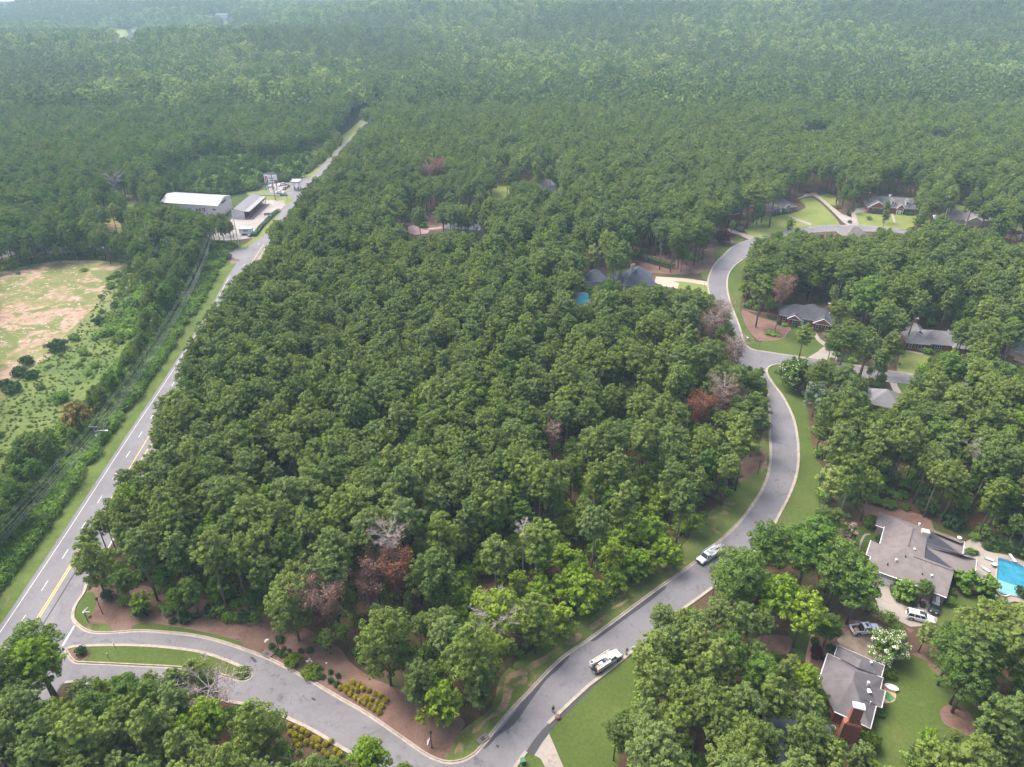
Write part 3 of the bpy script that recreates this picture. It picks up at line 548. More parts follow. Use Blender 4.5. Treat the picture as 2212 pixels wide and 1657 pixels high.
# ================================================================== WHERE THE PHOTO SHOWS OPEN GROUND, ROADS OR ROOFS (no crown may stand in front)
OPEN = [
 [(-30, -10), (38, -10), (38, 8), (20, 12), (-30, 12)], [(470, 30), (492, 30), (492, 52), (470, 52)],
 T(0, 0, [(415, 140), (455, 145), (420, 205), (400, 200)]), T(0, 0, [(725, 180), (810, 200), (830, 220), (780, 265), (725, 255)]),
 T(0, 0, [(840, 190), (880, 175), (930, 200), (960, 240), (900, 240)]), T(0, 0, [(1410, 100), (1465, 100), (1470, 150), (1560, 200), (1555, 215), (1475, 215), (1440, 140)]),
 T(0, 0, [(655, 1400), (750, 1400), (790, 1490), (700, 1495)]), T(0, 0, [(790, 1330), (830, 1270), (900, 1265), (890, 1300), (840, 1330)]),
 T(0, 0, [(-30, 1605), (90, 1605), (60, 1670), (-30, 1680)]),
 T(0, 0, [(1035, 1300), (1100, 1258), (1490, 1258), (1505, 1300), (1500, 1330), (1440, 1365), (1340, 1370), (1300, 1365), (1200, 1335), (1100, 1310)]),
 T(0, 0, [(1465, 1355), (1560, 1262), (1700, 1264), (1690, 1300), (1640, 1350), (1590, 1415), (1500, 1415)]),
 T(0, 0, [(1510, 1420), (1600, 1400), (1700, 1300), (1590, 1262), (1590, 1235), (1715, 1230), (1705, 1150), (1720, 1140), (1810, 1140), (1880, 1150), (2025, 1150), (1960, 1215), (1930, 1270), (1870, 1350), (1850, 1400), (1740, 1440), (1720, 1500), (1760, 1560), (1720, 1610), (1690, 1657), (1640, 1720), (1480, 1720), (1480, 1657), (1340, 1620), (1550, 1600), (1540, 1500)]),
 T(0, 1, [(1380, -20), (1620, -20), (1560, 60), (1480, 145), (1440, 240), (1400, 310), (1290, 400), (1190, 520), (1110, 650), (1060, 740), (1100, 760), (1150, 810), (1170, 870), (1040, 870), (990, 930), (990, 1000), (950, 1080), (960, 1150), (930, 1200), (970, 1260), (960, 1300), (870, 1320), (740, 1420), (730, 1540), (700, 1590), (580, 1657), (500, 1730), (400, 1730), (440, 1657), (650, 1280), (790, 1100), (960, 880), (1040, 720), (1130, 540), (1250, 330), (1400, 180), (1470, 80)]),
 T(0, 0, [(2240, 870), (2260, 900), (2212, 960), (2100, 1100), (2030, 1155), (2010, 1130), (2120, 1000)]), T(1, 0, [(0, 880), (60, 800), (160, 760), (160, 800), (100, 850), (30, 940), (0, 950)]),
 T(1, 0, [(930, 1200), (1095, 1192), (1090, 1230), (1050, 1275), (1000, 1290), (960, 1230)]), T(1, 0, [(1290, 1165), (1320, 1155), (1330, 1148), (1350, 1148), (1420, 1190), (1410, 1215), (1310, 1210)]),
 T(1, 0, [(340, 1400), (420, 1425), (560, 1425), (640, 1400), (780, 1435), (835, 1428), (950, 1460), (955, 1490), (910, 1510), (760, 1480), (680, 1480), (560, 1510), (480, 1520), (430, 1510), (430, 1470)]),
 T(2, 0, [(800, 790), (850, 785), (930, 820), (920, 835), (810, 820)]), T(2, 0, [(1580, 835), (1640, 840), (1750, 865), (1740, 885), (1690, 870), (1590, 850)]),
 T(2, 0, [(660, 1330), (680, 1258), (790, 1310), (740, 1290), (820, 1245), (880, 1260), (980, 1265), (990, 1330), (1060, 1400), (1130, 1380), (1190, 1350), (1200, 1290), (1220, 1250), (1505, 1275), (1500, 1390), (1510, 1440), (1440, 1490), (1400, 1510), (1380, 1490), (1370, 1380), (1290, 1400), (1250, 1470), (1250, 1505), (1150, 1490), (860, 1505), (815, 1480), (700, 1440), (650, 1440), (600, 1500), (480, 1520), (410, 1490), (520, 1440), (600, 1400)]),
 T(2, 0, [(300, 1345), (340, 1335), (370, 1380), (340, 1410), (310, 1390)]), T(2, 0, [(1610, 1375), (1650, 1375), (1650, 1430), (1615, 1430)]),
 T(2, 0, [(1725, 1365), (1870, 1365), (2000, 1395), (2025, 1450), (1900, 1470), (1850, 1440), (1800, 1430), (1730, 1400)]), T(2, 0, [(1690, 1340), (1740, 1320), (1850, 1350), (1840, 1370), (1690, 1370)]),
 T(2, 0, [(2150, 1430), (2330, 1430), (2330, 1480), (2160, 1480)]), T(2, 0, [(2060, 1505), (2330, 1540), (2330, 1580), (2180, 1560)]), T(2, 0, [(1080, 1500), (1110, 1475), (1180, 1480), (1200, 1500)]),
 T(2, 0, [(140, 1640), (170, 1590), (240, 1570), (300, 1560), (340, 1530), (330, 1490), (460, 1540), (440, 1580), (400, 1657), (240, 1657)]),
 T(1, 1, [(1560, 95), (1720, 100), (1780, 60), (1880, 65), (1920, 55), (2040, 110), (2212, 120), (2212, 210), (2150, 190), (2050, 180), (1960, 150), (1840, 190), (1830, 150), (1750, 110), (1690, 150), (1680, 180), (1575, 180), (1570, 130)]),
 T(1, 1, [(1520, 245), (1600, 240), (1590, 300), (1520, 310)]),
 T(1, 1, [(1880, 0), (1960, -20), (2160, 40), (2160, 100), (2050, 80), (1940, 50)]),
 T(2, 1, [(0, 80), (120, 60), (260, 0), (420, 0), (380, 100), (380, 330), (400, 430), (430, 520), (470, 545), (690, 510), (700, 600), (680, 640), (600, 700), (545, 740), (540, 700), (450, 690), (400, 700), (400, 560), (350, 480), (300, 320), (240, 250), (165, 215), (0, 170), (0, 140)]),
 T(2, 1, [(385, 345), (470, 350), (520, 400), (620, 400), (640, 350), (700, 285), (830, 295), (920, 310), (980, 350), (975, 420), (960, 490), (840, 480), (760, 450), (700, 540), (500, 545), (430, 510)]),
 T(2, 1, [(500, 545), (690, 480), (840, 480), (930, 570), (940, 640), (890, 680), (810, 660), (690, 640), (550, 625)]),
 T(2, 1, [(1130, 720), (1200, 710), (1200, 770), (1130, 770)]), T(2, 1, [(1340, 740), (1400, 750), (1520, 765), (1480, 830), (1430, 900), (1410, 950), (1340, 820)]),
 T(2, 1, [(1440, 510), (1480, 450), (1530, 420), (1600, 480), (1750, 495), (1850, 530), (1840, 590), (1700, 610), (1640, 625), (1580, 600), (1500, 610), (1450, 590)]), T(2, 1, [(1440, 620), (1590, 640), (1540, 700), (1510, 760), (1400, 750), (1440, 680)]),
 T(2, 1, [(1310, 545), (1340, 500), (1430, 495), (1430, 540), (1340, 560)]), T(2, 1, [(1240, 640), (1300, 640), (1290, 695), (1240, 695)]),
 T(2, 1, [(2050, 545), (2330, 560), (2330, 720), (2110, 670)]), T(2, 1, [(1200, 890), (1290, 868), (1370, 950), (1370, 980), (1250, 970)]),
 T(2, 1, [(555, 740), (600, 730), (640, 800), (740, 900), (790, 1000), (810, 1150), (830, 1250), (900, 1380), (850, 1420), (840, 1500), (850, 1657), (850, 1700), (370, 1700), (440, 1500), (530, 1300), (560, 1180), (590, 1100), (580, 960), (560, 830)]),
 T(2, 1, [(380, 1330), (500, 1290), (540, 1280), (520, 1420), (430, 1440), (390, 1420)]),
 T(2, 1, [(1150, 1570), (1210, 1540), (1370, 1600), (1500, 1640), (1500, 1700), (1280, 1700), (1160, 1657)]),
 T(0, 2, [(420, -30), (590, -30), (570, 0), (500, 130), (430, 280), (440, 380), (560, 460), (660, 470), (720, 560), (860, 620), (900, 690), (980, 680), (1040, 640), (1080, 700), (1240, 710), (1320, 690), (1500, 720), (1700, 720), (1780, 770), (2000, 830), (2090, 880), (2150, 960), (2330, 990), (2330, 1500), (1900, 1350), (1870, 1320), (1700, 1230), (1500, 1240), (1510, 1110), (1560, 1060), (1450, 950), (1280, 930), (1100, 1000), (1000, 980), (800, 1010), (640, 1020), (580, 1100), (510, 1090), (470, 940), (330, 850), (180, 830), (0, 960), (-60, 1000), (-60, 720), (200, 400)]),
 T(0, 2, [(1870, 1370), (2330, 1530), (2330, 1657), (2050, 1590), (1900, 1520)]),
 T(1, 2, [(0, 1000), (60, 1060), (200, 1150), (400, 1220), (580, 1320), (620, 1390), (760, 1400), (860, 1370), (1000, 1250), (1040, 1060), (1200, 960), (1400, 860), (1520, 730), (1700, 640), (1900, 480), (2330, 270), (2330, 560), (2000, 600), (1930, 720), (1950, 800), (1890, 860), (1900, 960), (1930, 1190), (1720, 1340), (1690, 1480), (1720, 1657), (1740, 1750), (900, 1750), (470, 1657), (400, 1580), (230, 1510), (0, 1600)]),
 T(2, 2, [(-20, 165), (110, 100), (160, 40), (260, 0), (300, -40), (870, -40), (860, 60), (700, 100), (560, 140), (420, 200), (400, 260), (250, 290), (150, 360), (150, 540), (120, 590), (0, 620), (-20, 600)]), T(2, 2, [(160, 530), (190, 590), (110, 600)]),
 T(2, 2, [(1000, 110), (1180, 60), (1250, 60), (1270, -10), (1420, -10), (1700, 80), (1900, 190), (2000, 260), (2330, 330), (2330, 590), (2180, 600), (1900, 600), (1820, 640), (1800, 720), (1700, 700), (1650, 740), (1600, 690), (1480, 700), (1490, 740), (1250, 640), (1230, 560), (1250, 480), (1200, 400), (1140, 330), (1100, 320), (1120, 160), (1010, 190)]),
 T(2, 2, [(1050, 700), (1270, 700), (1270, 770), (1180, 850), (1180, 930), (1310, 990), (1310, 1090), (1380, 1150), (1380, 1230), (1320, 1280), (1270, 1280), (1220, 1400), (1190, 1460), (1150, 1480), (1080, 1460), (1000, 1430), (1010, 1310), (990, 1180), (890, 1080), (930, 930), (980, 870), (1050, 800)]),
 T(2, 2, [(1320, 980), (1440, 940), (1560, 960), (1650, 1040), (1640, 1180), (1700, 1240), (1800, 1230), (1850, 1220), (1900, 1280), (2010, 1340), (1990, 1400), (2010, 1560), (1960, 1600), (1880, 1460), (1780, 1400), (1680, 1360), (1560, 1400), (1520, 1480), (1400, 1640), (1280, 1600), (1240, 1480), (1250, 1330), (1300, 1230)]),
 T(2, 2, [(500, 810), (560, 780), (620, 860), (700, 810), (720, 700), (860, 780), (840, 860), (940, 870), (940, 920), (860, 1000), (800, 970), (700, 900), (600, 900)]),
 T(0, 1, [(-100, 130), (100, 100), (300, 50), (500, 35), (700, 40), (850, 70), (910, 160), (900, 300), (880, 420), (820, 560), (740, 680), (640, 780), (560, 850), (420, 960), (370, 1080), (250, 1110), (100, 1130), (60, 1230), (0, 1340), (-100, 1400)]),
]
KUDZU = [(338, 428), (352, 398), (410, 372), (430, 350), (520, 345), (560, 360), (640, 350), (690, 335), (705, 345), (670, 385), (655, 388), (575, 395), (545, 412), (500, 420), (420, 418)]
SCRUB = [(372, 745), (380, 790), (350, 850), (262, 960), (235, 1010), (170, 1110), (100, 1215), (0, 1350), (-60, 1400), (-60, 1290), (0, 1235), (90, 1100), (150, 1010), (210, 930), (300, 830), (345, 750)]
SCRUB2 = [(467, 610), (478, 640), (410, 700), (372, 745), (345, 750), (395, 660), (430, 600), (450, 560), (470, 570)]
MQ = 4
MW, MH = 2212 // MQ + 60, 1657 // MQ + 60    # mask covers a margin of 30 cells round the frame
gyy, gxx = np.mgrid[0:MH, 0:MW]
gxx = (gxx - 30 + 0.5) * MQ; gyy = (gyy - 30 + 0.5) * MQ
def inside(poly, X, Y):
    res = np.zeros(np.shape(X), bool); n = len(poly)
    for i in range(n):
        x1, y1 = poly[i]; x2, y2 = poly[(i + 1) % n]
        if y1 == y2: continue
        c = ((y1 > Y) != (y2 > Y)) & (X < (x2 - x1) * (Y - y1) / (y2 - y1) + x1)
        res ^= c
    return res
mask = np.zeros((MH, MW), bool)
for pl in OPEN: mask |= inside(pl, gxx, gyy)
for pl in (KUDZU, SCRUB, SCRUB2): mask |= inside(pl, gxx, gyy)
_sat = np.pad(mask.astype(np.int32).cumsum(0).cumsum(1), ((1, 0), (1, 0)))
def open_frac(x0, y0, x1, y1):
    """share of an image rectangle (V pixels) that is open in the photo"""
    a = int(max(0, min(MW - 1, x0 / MQ + 30))); b = int(max(0, min(MW - 1, x1 / MQ + 30))) + 1
    c = int(max(0, min(MH - 1, y0 / MQ + 30))); d = int(max(0, min(MH - 1, y1 / MQ + 30))) + 1
    return (_sat[d, b] - _sat[c, b] - _sat[d, a] + _sat[c, a]) / ((b - a) * (d - c))

# ================================================================== VEGETATION
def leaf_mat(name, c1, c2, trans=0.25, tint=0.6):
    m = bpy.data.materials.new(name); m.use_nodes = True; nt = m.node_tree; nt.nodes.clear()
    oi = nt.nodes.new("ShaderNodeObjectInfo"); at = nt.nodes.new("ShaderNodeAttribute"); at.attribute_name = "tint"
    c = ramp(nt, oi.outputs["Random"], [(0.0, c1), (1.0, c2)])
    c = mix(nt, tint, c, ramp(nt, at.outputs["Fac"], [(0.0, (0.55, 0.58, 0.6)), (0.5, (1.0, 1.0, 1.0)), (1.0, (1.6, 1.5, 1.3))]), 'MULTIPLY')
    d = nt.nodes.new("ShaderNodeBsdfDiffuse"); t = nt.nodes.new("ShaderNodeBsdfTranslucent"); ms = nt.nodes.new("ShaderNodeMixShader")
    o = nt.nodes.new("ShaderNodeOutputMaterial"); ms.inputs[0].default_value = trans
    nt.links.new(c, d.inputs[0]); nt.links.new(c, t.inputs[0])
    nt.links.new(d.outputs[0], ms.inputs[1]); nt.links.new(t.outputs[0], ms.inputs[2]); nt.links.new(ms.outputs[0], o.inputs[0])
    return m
L = {}
L['pine_a'] = leaf_mat("pine_needles_olive", (0.144, 0.197, 0.044), (0.202, 0.263, 0.065))
L['pine_b'] = leaf_mat("pine_needles_green", (0.121, 0.177, 0.045), (0.168, 0.232, 0.070))
L['pine_c'] = leaf_mat("pine_needles_bright", (0.159, 0.224, 0.043), (0.205, 0.273, 0.061))
L['broad_a'] = leaf_mat("broad_leaves_dark", (0.086, 0.153, 0.032), (0.131, 0.203, 0.044))
L['broad_b'] = leaf_mat("broad_leaves_mid", (0.100, 0.186, 0.033), (0.147, 0.236, 0.048))
L['broad_y'] = leaf_mat("broad_leaves_yellow_green", (0.153, 0.260, 0.022), (0.236, 0.325, 0.039))
L['broad_l'] = leaf_mat("broad_leaves_light", (0.21, 0.29, 0.07), (0.28, 0.34, 0.10))
L['bush'] = leaf_mat("bush_leaves", (0.130, 0.240, 0.039), (0.212, 0.325, 0.067))
L['kudzu'] = leaf_mat("vine_leaves", (0.105, 0.175, 0.042), (0.17, 0.235, 0.06))
L['shrub_y'] = leaf_mat("gold_shrub_leaves", (0.36, 0.33, 0.03), (0.42, 0.37, 0.04))
L['shrub_g'] = leaf_mat("green_shrub_leaves", (0.05, 0.10, 0.035), (0.075, 0.14, 0.045))
L['hedge'] = leaf_mat("clipped_hedge_leaves", (0.09, 0.15, 0.015), (0.12, 0.18, 0.02))
L['gold'] = leaf_mat("golden_brown_leaves", (0.22, 0.18, 0.05), (0.26, 0.2, 0.06))
L['red'] = leaf_mat("dead_red_needles", (0.27, 0.11, 0.065), (0.30, 0.14, 0.085))
L['brown'] = leaf_mat("dead_brown_needles", (0.26, 0.15, 0.11), (0.29, 0.18, 0.14))
L['maroon'] = leaf_mat("maroon_leaves", (0.09, 0.02, 0.035), (0.11, 0.03, 0.045))
L['sage'] = leaf_mat("sage_leaves", (0.16, 0.21, 0.12), (0.19, 0.24, 0.14))
L['wflower'] = leaf_mat("white_flowers", (0.65, 0.62, 0.48), (0.7, 0.66, 0.52), 0.2, 0.2)
L['pflower'] = leaf_mat("pink_flowers", (0.5, 0.26, 0.30), (0.52, 0.28, 0.32), 0.2, 0.2)
L['bark'] = plain("pine_bark", (0.15, 0.115, 0.095), 0.95, 0.3, 2)
L['bark2'] = plain("grey_bark", (0.14, 0.125, 0.11), 0.95, 0.25, 2)
L['dead'] = plain("bleached_dead_wood", (0.33, 0.29, 0.27), 0.95, 0.2, 2)

def quads_mesh(name, c, n, s, tint, mats, mi=None, extra=None):
    """leaf tufts: one small four-sided face at each point c with normal n and size s"""
    k = len(c); rg = np.random.default_rng(k)
    a = rg.normal(size=(k, 3)); a -= (a * n).sum(1, keepdims=True) * n; a /= np.linalg.norm(a, axis=1, keepdims=True) + 1e-9
    b = np.cross(n, a)
    s = s[:, None]; asp = rg.uniform(0.55, 1.0, (k, 1))
    v = np.stack([c - a * s, c - b * s * asp, c + a * s + n * s * 0.15, c + b * s * asp], 1).reshape(-1, 3)
    vs = v; nq = k; loops = np.arange(k * 4)
    ls = np.arange(0, k * 4, 4); lt = np.full(k, 4); mi = np.zeros(k, int) if mi is None else mi
    tt = np.repeat(tint, 4)
    if extra is not None:                      # trunk geometry joined on
        ev, ef = extra
        base = len(vs); vs = np.vstack([vs, np.array(ev)]); tt = np.concatenate([tt, np.full(len(ev), 0.5)])
        for f in ef: assert len(f) >= 3
        loops = np.concatenate([loops, np.array([base + i for f in ef for i in f])])
        el = np.array([len(f) for f in ef]); ls = np.concatenate([ls, nq * 4 + np.concatenate([[0], np.cumsum(el)[:-1]])]); lt = np.concatenate([lt, el])
        mi = np.concatenate([mi, np.full(len(ef), len(mats) - 1)])
    me = bpy.data.meshes.new(name)
    me.vertices.add(len(vs)); me.vertices.foreach_set("co", vs.astype(np.float32).ravel())
    me.loops.add(len(loops)); me.loops.foreach_set("vertex_index", loops.astype(np.int32))
    me.polygons.add(len(ls)); me.polygons.foreach_set("loop_start", ls.astype(np.int32)); me.polygons.foreach_set("loop_total", lt.astype(np.int32))
    for m in mats: me.materials.append(m)
    me.polygons.foreach_set("material_index", mi.astype(np.int32))
    at = me.attributes.new("tint", 'FLOAT', 'POINT'); at.data.foreach_set("value", tt.astype(np.float32))
    me.update(calc_edges=True)
    return me
def sph(rg, k, lo=-0.35):
    z = rg.uniform(lo, 1, k); t = rg.uniform(0, 2 * math.pi, k); r = np.sqrt(1 - z * z)
    return np.stack([r * np.cos(t), r * np.sin(t), z], 1)
def crown_pts(seed, kind, R, Hc, top, nh, npf, nt, size, pr=(0.34, 0.5), core=True):
    """boughs -> puffs -> tufts; returns centres, normals, sizes, tints"""
    rg = np.random.default_rng(seed); C = []; Nn = []; S = []; Tn = []
    heads = []; lean = rg.normal(size=2) * 0.1 * R
    lob = rg.uniform(0, 6.28, 3)
    for i in range(nh):
        f = (i + 0.35) / nh; t = i * 2.399 + rg.uniform(-0.35, 0.35)
        if kind == 'pine': pf = math.sqrt(max(0.0, 1 - (1 - min(1, f / 0.5)) ** 2)) * (1 - 0.5 * max(0, f - 0.5) / 0.5); h_r = 0.29
        elif kind == 'cone': pf = 0.12 + 0.75 * f; h_r = 0.36
        else: pf = math.sqrt(max(0.0, 1 - (1 - min(1, f / 0.6)) ** 2)) * (1 - 0.45 * max(0, f - 0.6) / 0.4); h_r = 0.31
        rr = R * 0.80 * pf * rg.uniform(0.84, 1.08) * (1 + 0.16 * math.sin(2 * t + lob[0]) + 0.1 * math.sin(3 * t + lob[1]))
        z = top - Hc * (0.10 + 0.82 * f ** 0.85) + rg.normal() * 0.03 * Hc
        hr = R * h_r * rg.uniform(0.8, 1.2)
        heads.append((np.array([rr * math.cos(t) + lean[0] * (1 - f), rr * math.sin(t) + lean[1] * (1 - f), z]), hr))
    for hc, hr in heads:
        d = sph(rg, npf, -0.6); ht = rg.uniform(0.25, 0.75)
        for k in range(npf):
            pc = hc + d[k] * hr * np.array([1, 1, 0.75]) * rg.uniform(0.6, 0.95)
            p_r = hr * rg.uniform(*pr); pt = rg.uniform(-0.12, 0.12)
            n = sph(rg, nt, -0.35 if kind != 'cone' else -0.6)
            c = pc + n * p_r * np.array([1, 1, 0.85]) * rg.uniform(0.72, 1.12, (nt, 1))
            nn = n + rg.normal(size=(nt, 3)) * 0.34 + np.array([0, 0, 0.12]); nn /= np.linalg.norm(nn, axis=1, keepdims=True)
            C.append(c); Nn.append(nn); S.append(size * rg.uniform(0.6, 1.35, nt)); Tn.append(np.clip(0.5 + (ht - 0.5) * 0.6 + pt + 0.13 * rg.normal(size=nt), 0, 1))
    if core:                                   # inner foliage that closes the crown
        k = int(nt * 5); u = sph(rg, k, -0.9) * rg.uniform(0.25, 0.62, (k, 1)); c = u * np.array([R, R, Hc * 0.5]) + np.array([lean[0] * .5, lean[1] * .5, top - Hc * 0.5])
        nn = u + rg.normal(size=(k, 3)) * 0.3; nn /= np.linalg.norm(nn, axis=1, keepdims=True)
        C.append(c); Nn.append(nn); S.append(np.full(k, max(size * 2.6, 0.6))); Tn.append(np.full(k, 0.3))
    return np.vstack(C), np.vstack(Nn), np.concatenate(S), np.concatenate(Tn)
def trunk_geo(seed, H, r, kind, R, Hc):
    rg = random.Random(seed); b = MB()
    bend = [(0, 0)] + [(rg.uniform(-0.25, 0.25) * k, rg.uniform(-0.25, 0.25) * k) for k in (0.6, 1.0, 1.4)]
    zt = H * 0.92; pts = [(bx_, by_, zt * k / 3) for k, (bx_, by_) in enumerate(bend)]
    b.tube(pts, [r, r * 0.8, r * 0.6, r * 0.2], 7)
    for i in range(7):
        t = i * 2.4 + rg.uniform(-.3, .3); z0 = H - Hc * rg.uniform(0.25, 0.95); k = z0 / zt * 3; j = min(2, int(k)); f = k - j
        x0 = bend[j][0] * (1 - f) + bend[j + 1][0] * f; y0 = bend[j][1] * (1 - f) + bend[j + 1][1] * f; l = R * rg.uniform(0.5, 0.85)
        b.tube([(x0, y0, z0), (x0 + l * .5 * math.cos(t), y0 + l * .5 * math.sin(t), z0 + l * 0.25), (x0 + l * math.cos(t), y0 + l * math.sin(t), z0 + l * 0.55)], [r * .32, r * .22, r * .08], 5)
    return b.v, b.f
class Proto: pass
def make_proto(name, seed, kind, mat, R=4.0, Hc=9.0, H=20.0, nh=34, npf=6, nt=42, size=0.15, tr=0.26, bark=None, flower=None, ff=0.3, lod=True):
    p = Proto(); c, n, s, t = crown_pts(seed, kind, R, Hc, H, nh, npf, nt, size)
    mi = None; mats = [mat]
    if flower is not None:
        rg = np.random.default_rng(seed + 5); out = np.linalg.norm((c - c.mean(0)) / np.array([R, R, Hc * .5]), axis=1)
        cell = np.sin(c[:, 0] * 2.1 + 3) * np.sin(c[:, 1] * 2.3 + 1) * np.sin(c[:, 2] * 1.9)
        mi = ((out > 0.62) & (rg.random(len(c)) < ff * (1 + 1.6 * cell))).astype(int); mats = [mat, flower]; s = np.where(mi == 1, s * 0.72, s)
        n = np.where(mi[:, None] == 1, n * 0.5 + np.array([0, -0.2, 0.8]), n); n /= np.linalg.norm(n, axis=1, keepdims=True)
    p.crown = quads_mesh("crown", c, n, s, t, mats, mi)
    tv, tf = trunk_geo(seed, H, tr, kind, R, Hc); bk = bark or L['bark']
    p.trunk = bpy.data.meshes.new("trunk"); p.trunk.from_pydata(tv, [], tf); p.trunk.materials.append(bk)
    p.trunk.polygons.foreach_set("use_smooth", [True] * len(tf))
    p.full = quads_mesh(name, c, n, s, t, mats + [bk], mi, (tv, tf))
    if lod:
        c, n, s, t = crown_pts(seed, kind, R, Hc, H, nh, 4, 8, size * 2.1)
        p.lod = quads_mesh(name + "_far", c, n, s, t, [mat])
    p.H = H; p.R = R; p.Hc = Hc
    return p
PINE = [make_proto("pine", 11 + i, 'pine', L[('pine_a', 'pine_b', 'pine_a', 'pine_c', 'pine_b', 'pine_a', 'pine_b')[i]], R=(3.3, 2.9, 3.7, 3.1, 3.5, 2.8, 3.9)[i], Hc=(10, 11, 8.5, 12, 8, 12, 10)[i], nh=(30, 28, 32, 30, 28, 30, 34)[i]) for i in range(7)]
BROAD = [make_proto("broadleaf", 31 + i, 'round', L[('broad_a', 'broad_b', 'broad_a', 'broad_b', 'broad_y', 'broad_l')[i]], R=(3.9, 3.6, 4.3, 3.3, 3.5, 3.4)[i], Hc=(10, 11, 10, 11, 9, 11)[i], H=17.0, nh=(34, 34, 40, 30, 30, 30)[i], size=0.15, bark=L['bark2']) for i in range(6)]
YSMALL = [make_proto("young_tree", 51 + i, 'round', L['broad_y'], R=3.4, Hc=7.5, H=9.5, nh=16, npf=8, nt=26, size=0.2, tr=0.16, bark=L['bark2']) for i in range(2)]
def bush_mesh(name, seed, mats, R=1.6, Hh=1.9, n=9, nt=30, size=0.2, pk=1.0):
    rg = np.random.default_rng(seed); C = []; Nn = []; S = []; Tt = []
    for i in range(n):
        t = i * 2.4; rr = R * (0.62 + .3 * (1 - pk)) * math.sqrt(i / n) * (1 if pk == 1 else rg.uniform(.7, 1.25)); pc = np.array([rr * math.cos(t), rr * math.sin(t), Hh * rg.uniform(0.35, 0.62) * (1 - 0.3 * i / n) * (1 if pk == 1 else rg.uniform(.6, 1.3))])
        pr = R * rg.uniform(0.36, 0.52) * pk; d = sph(rg, nt, -0.5)
        C.append(pc + d * pr * np.array([1, 1, Hh / R * 0.75]) * rg.uniform(0.75, 1.1, (nt, 1)))
        nn = d + rg.normal(size=(nt, 3)) * 0.4; Nn.append(nn / np.linalg.norm(nn, axis=1, keepdims=True)); S.append(size * rg.uniform(.6, 1.3, nt)); Tt.append(np.clip(rg.uniform(.3, .7) + rg.normal(size=nt) * .12, 0, 1))
    C = np.vstack(C); C[:, 2] = np.maximum(C[:, 2], 0.04)
    return quads_mesh(name, C, np.vstack(Nn), np.concatenate(S), np.concatenate(Tt), mats)
BUSH = [bush_mesh("bush", 71 + i, [L['bush']], R=1.5 + 0.3 * i, Hh=1.6 + 0.4 * i) for i in range(3)]
KUDZ = [bush_mesh("vine_mound", 81 + i, [L['kudzu']], R=3.2, Hh=3.4 + i, n=12, nt=40, size=0.42) for i in range(2)]

def trunk_dead(seed, H, r, R, Hc, n=26):
    rg = random.Random(seed); b = MB(); tips = []
    b.tube([(0, 0, 0), (0.15, 0.1, H * .4), (-0.1, 0.15, H * .75), (0.1, 0, H)], [r, r * .75, r * .5, r * .1], 7)
    for i in range(n):
        t = i * 2.399; f = i / n; z0 = H - Hc * (0.08 + 0.85 * f); l = R * (0.45 + 0.55 * math.sin(math.pi * min(1, 0.25 + f))) * rg.uniform(.75, 1.1)
        a = Vector((0, 0, z0)); m1 = Vector((l * .5 * math.cos(t), l * .5 * math.sin(t), z0 + l * .28)); e = Vector((l * math.cos(t), l * math.sin(t), z0 + l * .6))
        b.tube([a, m1, e], [r * .4, r * .26, r * .1], 5)
        for k in range(9):
            q = a.lerp(m1, 1) if k % 2 else m1.lerp(e, rg.random()); d2 = Vector((math.cos(t + rg.uniform(-1.2, 1.2)), math.sin(t + rg.uniform(-1.2, 1.2)), rg.uniform(.1, .9))) * l * rg.uniform(.25, .5)
            b.tube([q, q + d2], [r * .2, r * .1], 4, cap=False); tips.append(q + d2)
            for kk in range(4): 
                d3 = Vector((rg.uniform(-1, 1), rg.uniform(-1, 1), rg.uniform(0, 1))) * l * .2
                b.tube([q + d2 * .6, q + d2 * .6 + d3], [r * .13, r * .08], 3, cap=False)
    return b, tips
protect = []; taken = []
def dead_tree(vp, zc, label, H=16, R=3.5, Hc=9, seed=1, needles=None, dens=5, bark=None, cat="dead tree", tr=0.2, name="dead_tree"):
    """vp is the crown centre in the photo, zc its height above ground"""
    p = G(vp[0], vp[1], zc); _, _, dd = project(*p); protect.append((vp[0], vp[1], F * R / dd * .8, F * min(Hc, 7) * .45 / dd * .8, dd)); taken.append((p[0], p[1], 1.6))
    root = empty(name, (p[0], p[1], 0), seed * 1.3, label, cat)
    b, tips = trunk_dead(seed, H, tr, R, Hc)
    b.build("trunk", [bark or L['dead']], root)
    if needles:
        rg = np.random.default_rng(seed); tp = np.array([list(t) for t in tips]); c = np.repeat(tp, dens * 3, 0); c = c + rg.normal(size=c.shape) * 0.42
        n = rg.normal(size=c.shape); n /= np.linalg.norm(n, axis=1, keepdims=True)
        me = quads_mesh("crown", c, n, 0.15 * rg.uniform(.6, 1.3, len(c)), rg.uniform(.2, .8, len(c)), [needles]); o = bpy.data.objects.new("crown", me); COL.objects.link(o); o.parent = root
    return root
def special(protos, vp, zc, scale, label, rz=0.0, cat="tree", name="pine_tree", sz=None, group=None, hcen=None):
    """a tree whose crown centre sits at vp in the photo, zc above ground"""
    if protos in PINE or protos in BROAD[:4]: sz = sz or scale; scale = scale * 1.2
    p = G(vp[0], vp[1], zc); r = empty(name, (p[0], p[1], 0), rz, label, cat, group)
    r.scale = (scale, scale, sz or scale); _, _, dd = project(*p)
    protect.append((vp[0], vp[1], F * protos.R * scale / dd * 0.75, F * protos.Hc * .45 * scale / dd * .7, dd))
    a = bpy.data.objects.new("trunk", protos.trunk); b = bpy.data.objects.new("crown", protos.crown)
    for o in (a, b): COL.objects.link(o); o.parent = r
    taken.append((p[0], p[1], protos.R * scale * 0.75)); return r

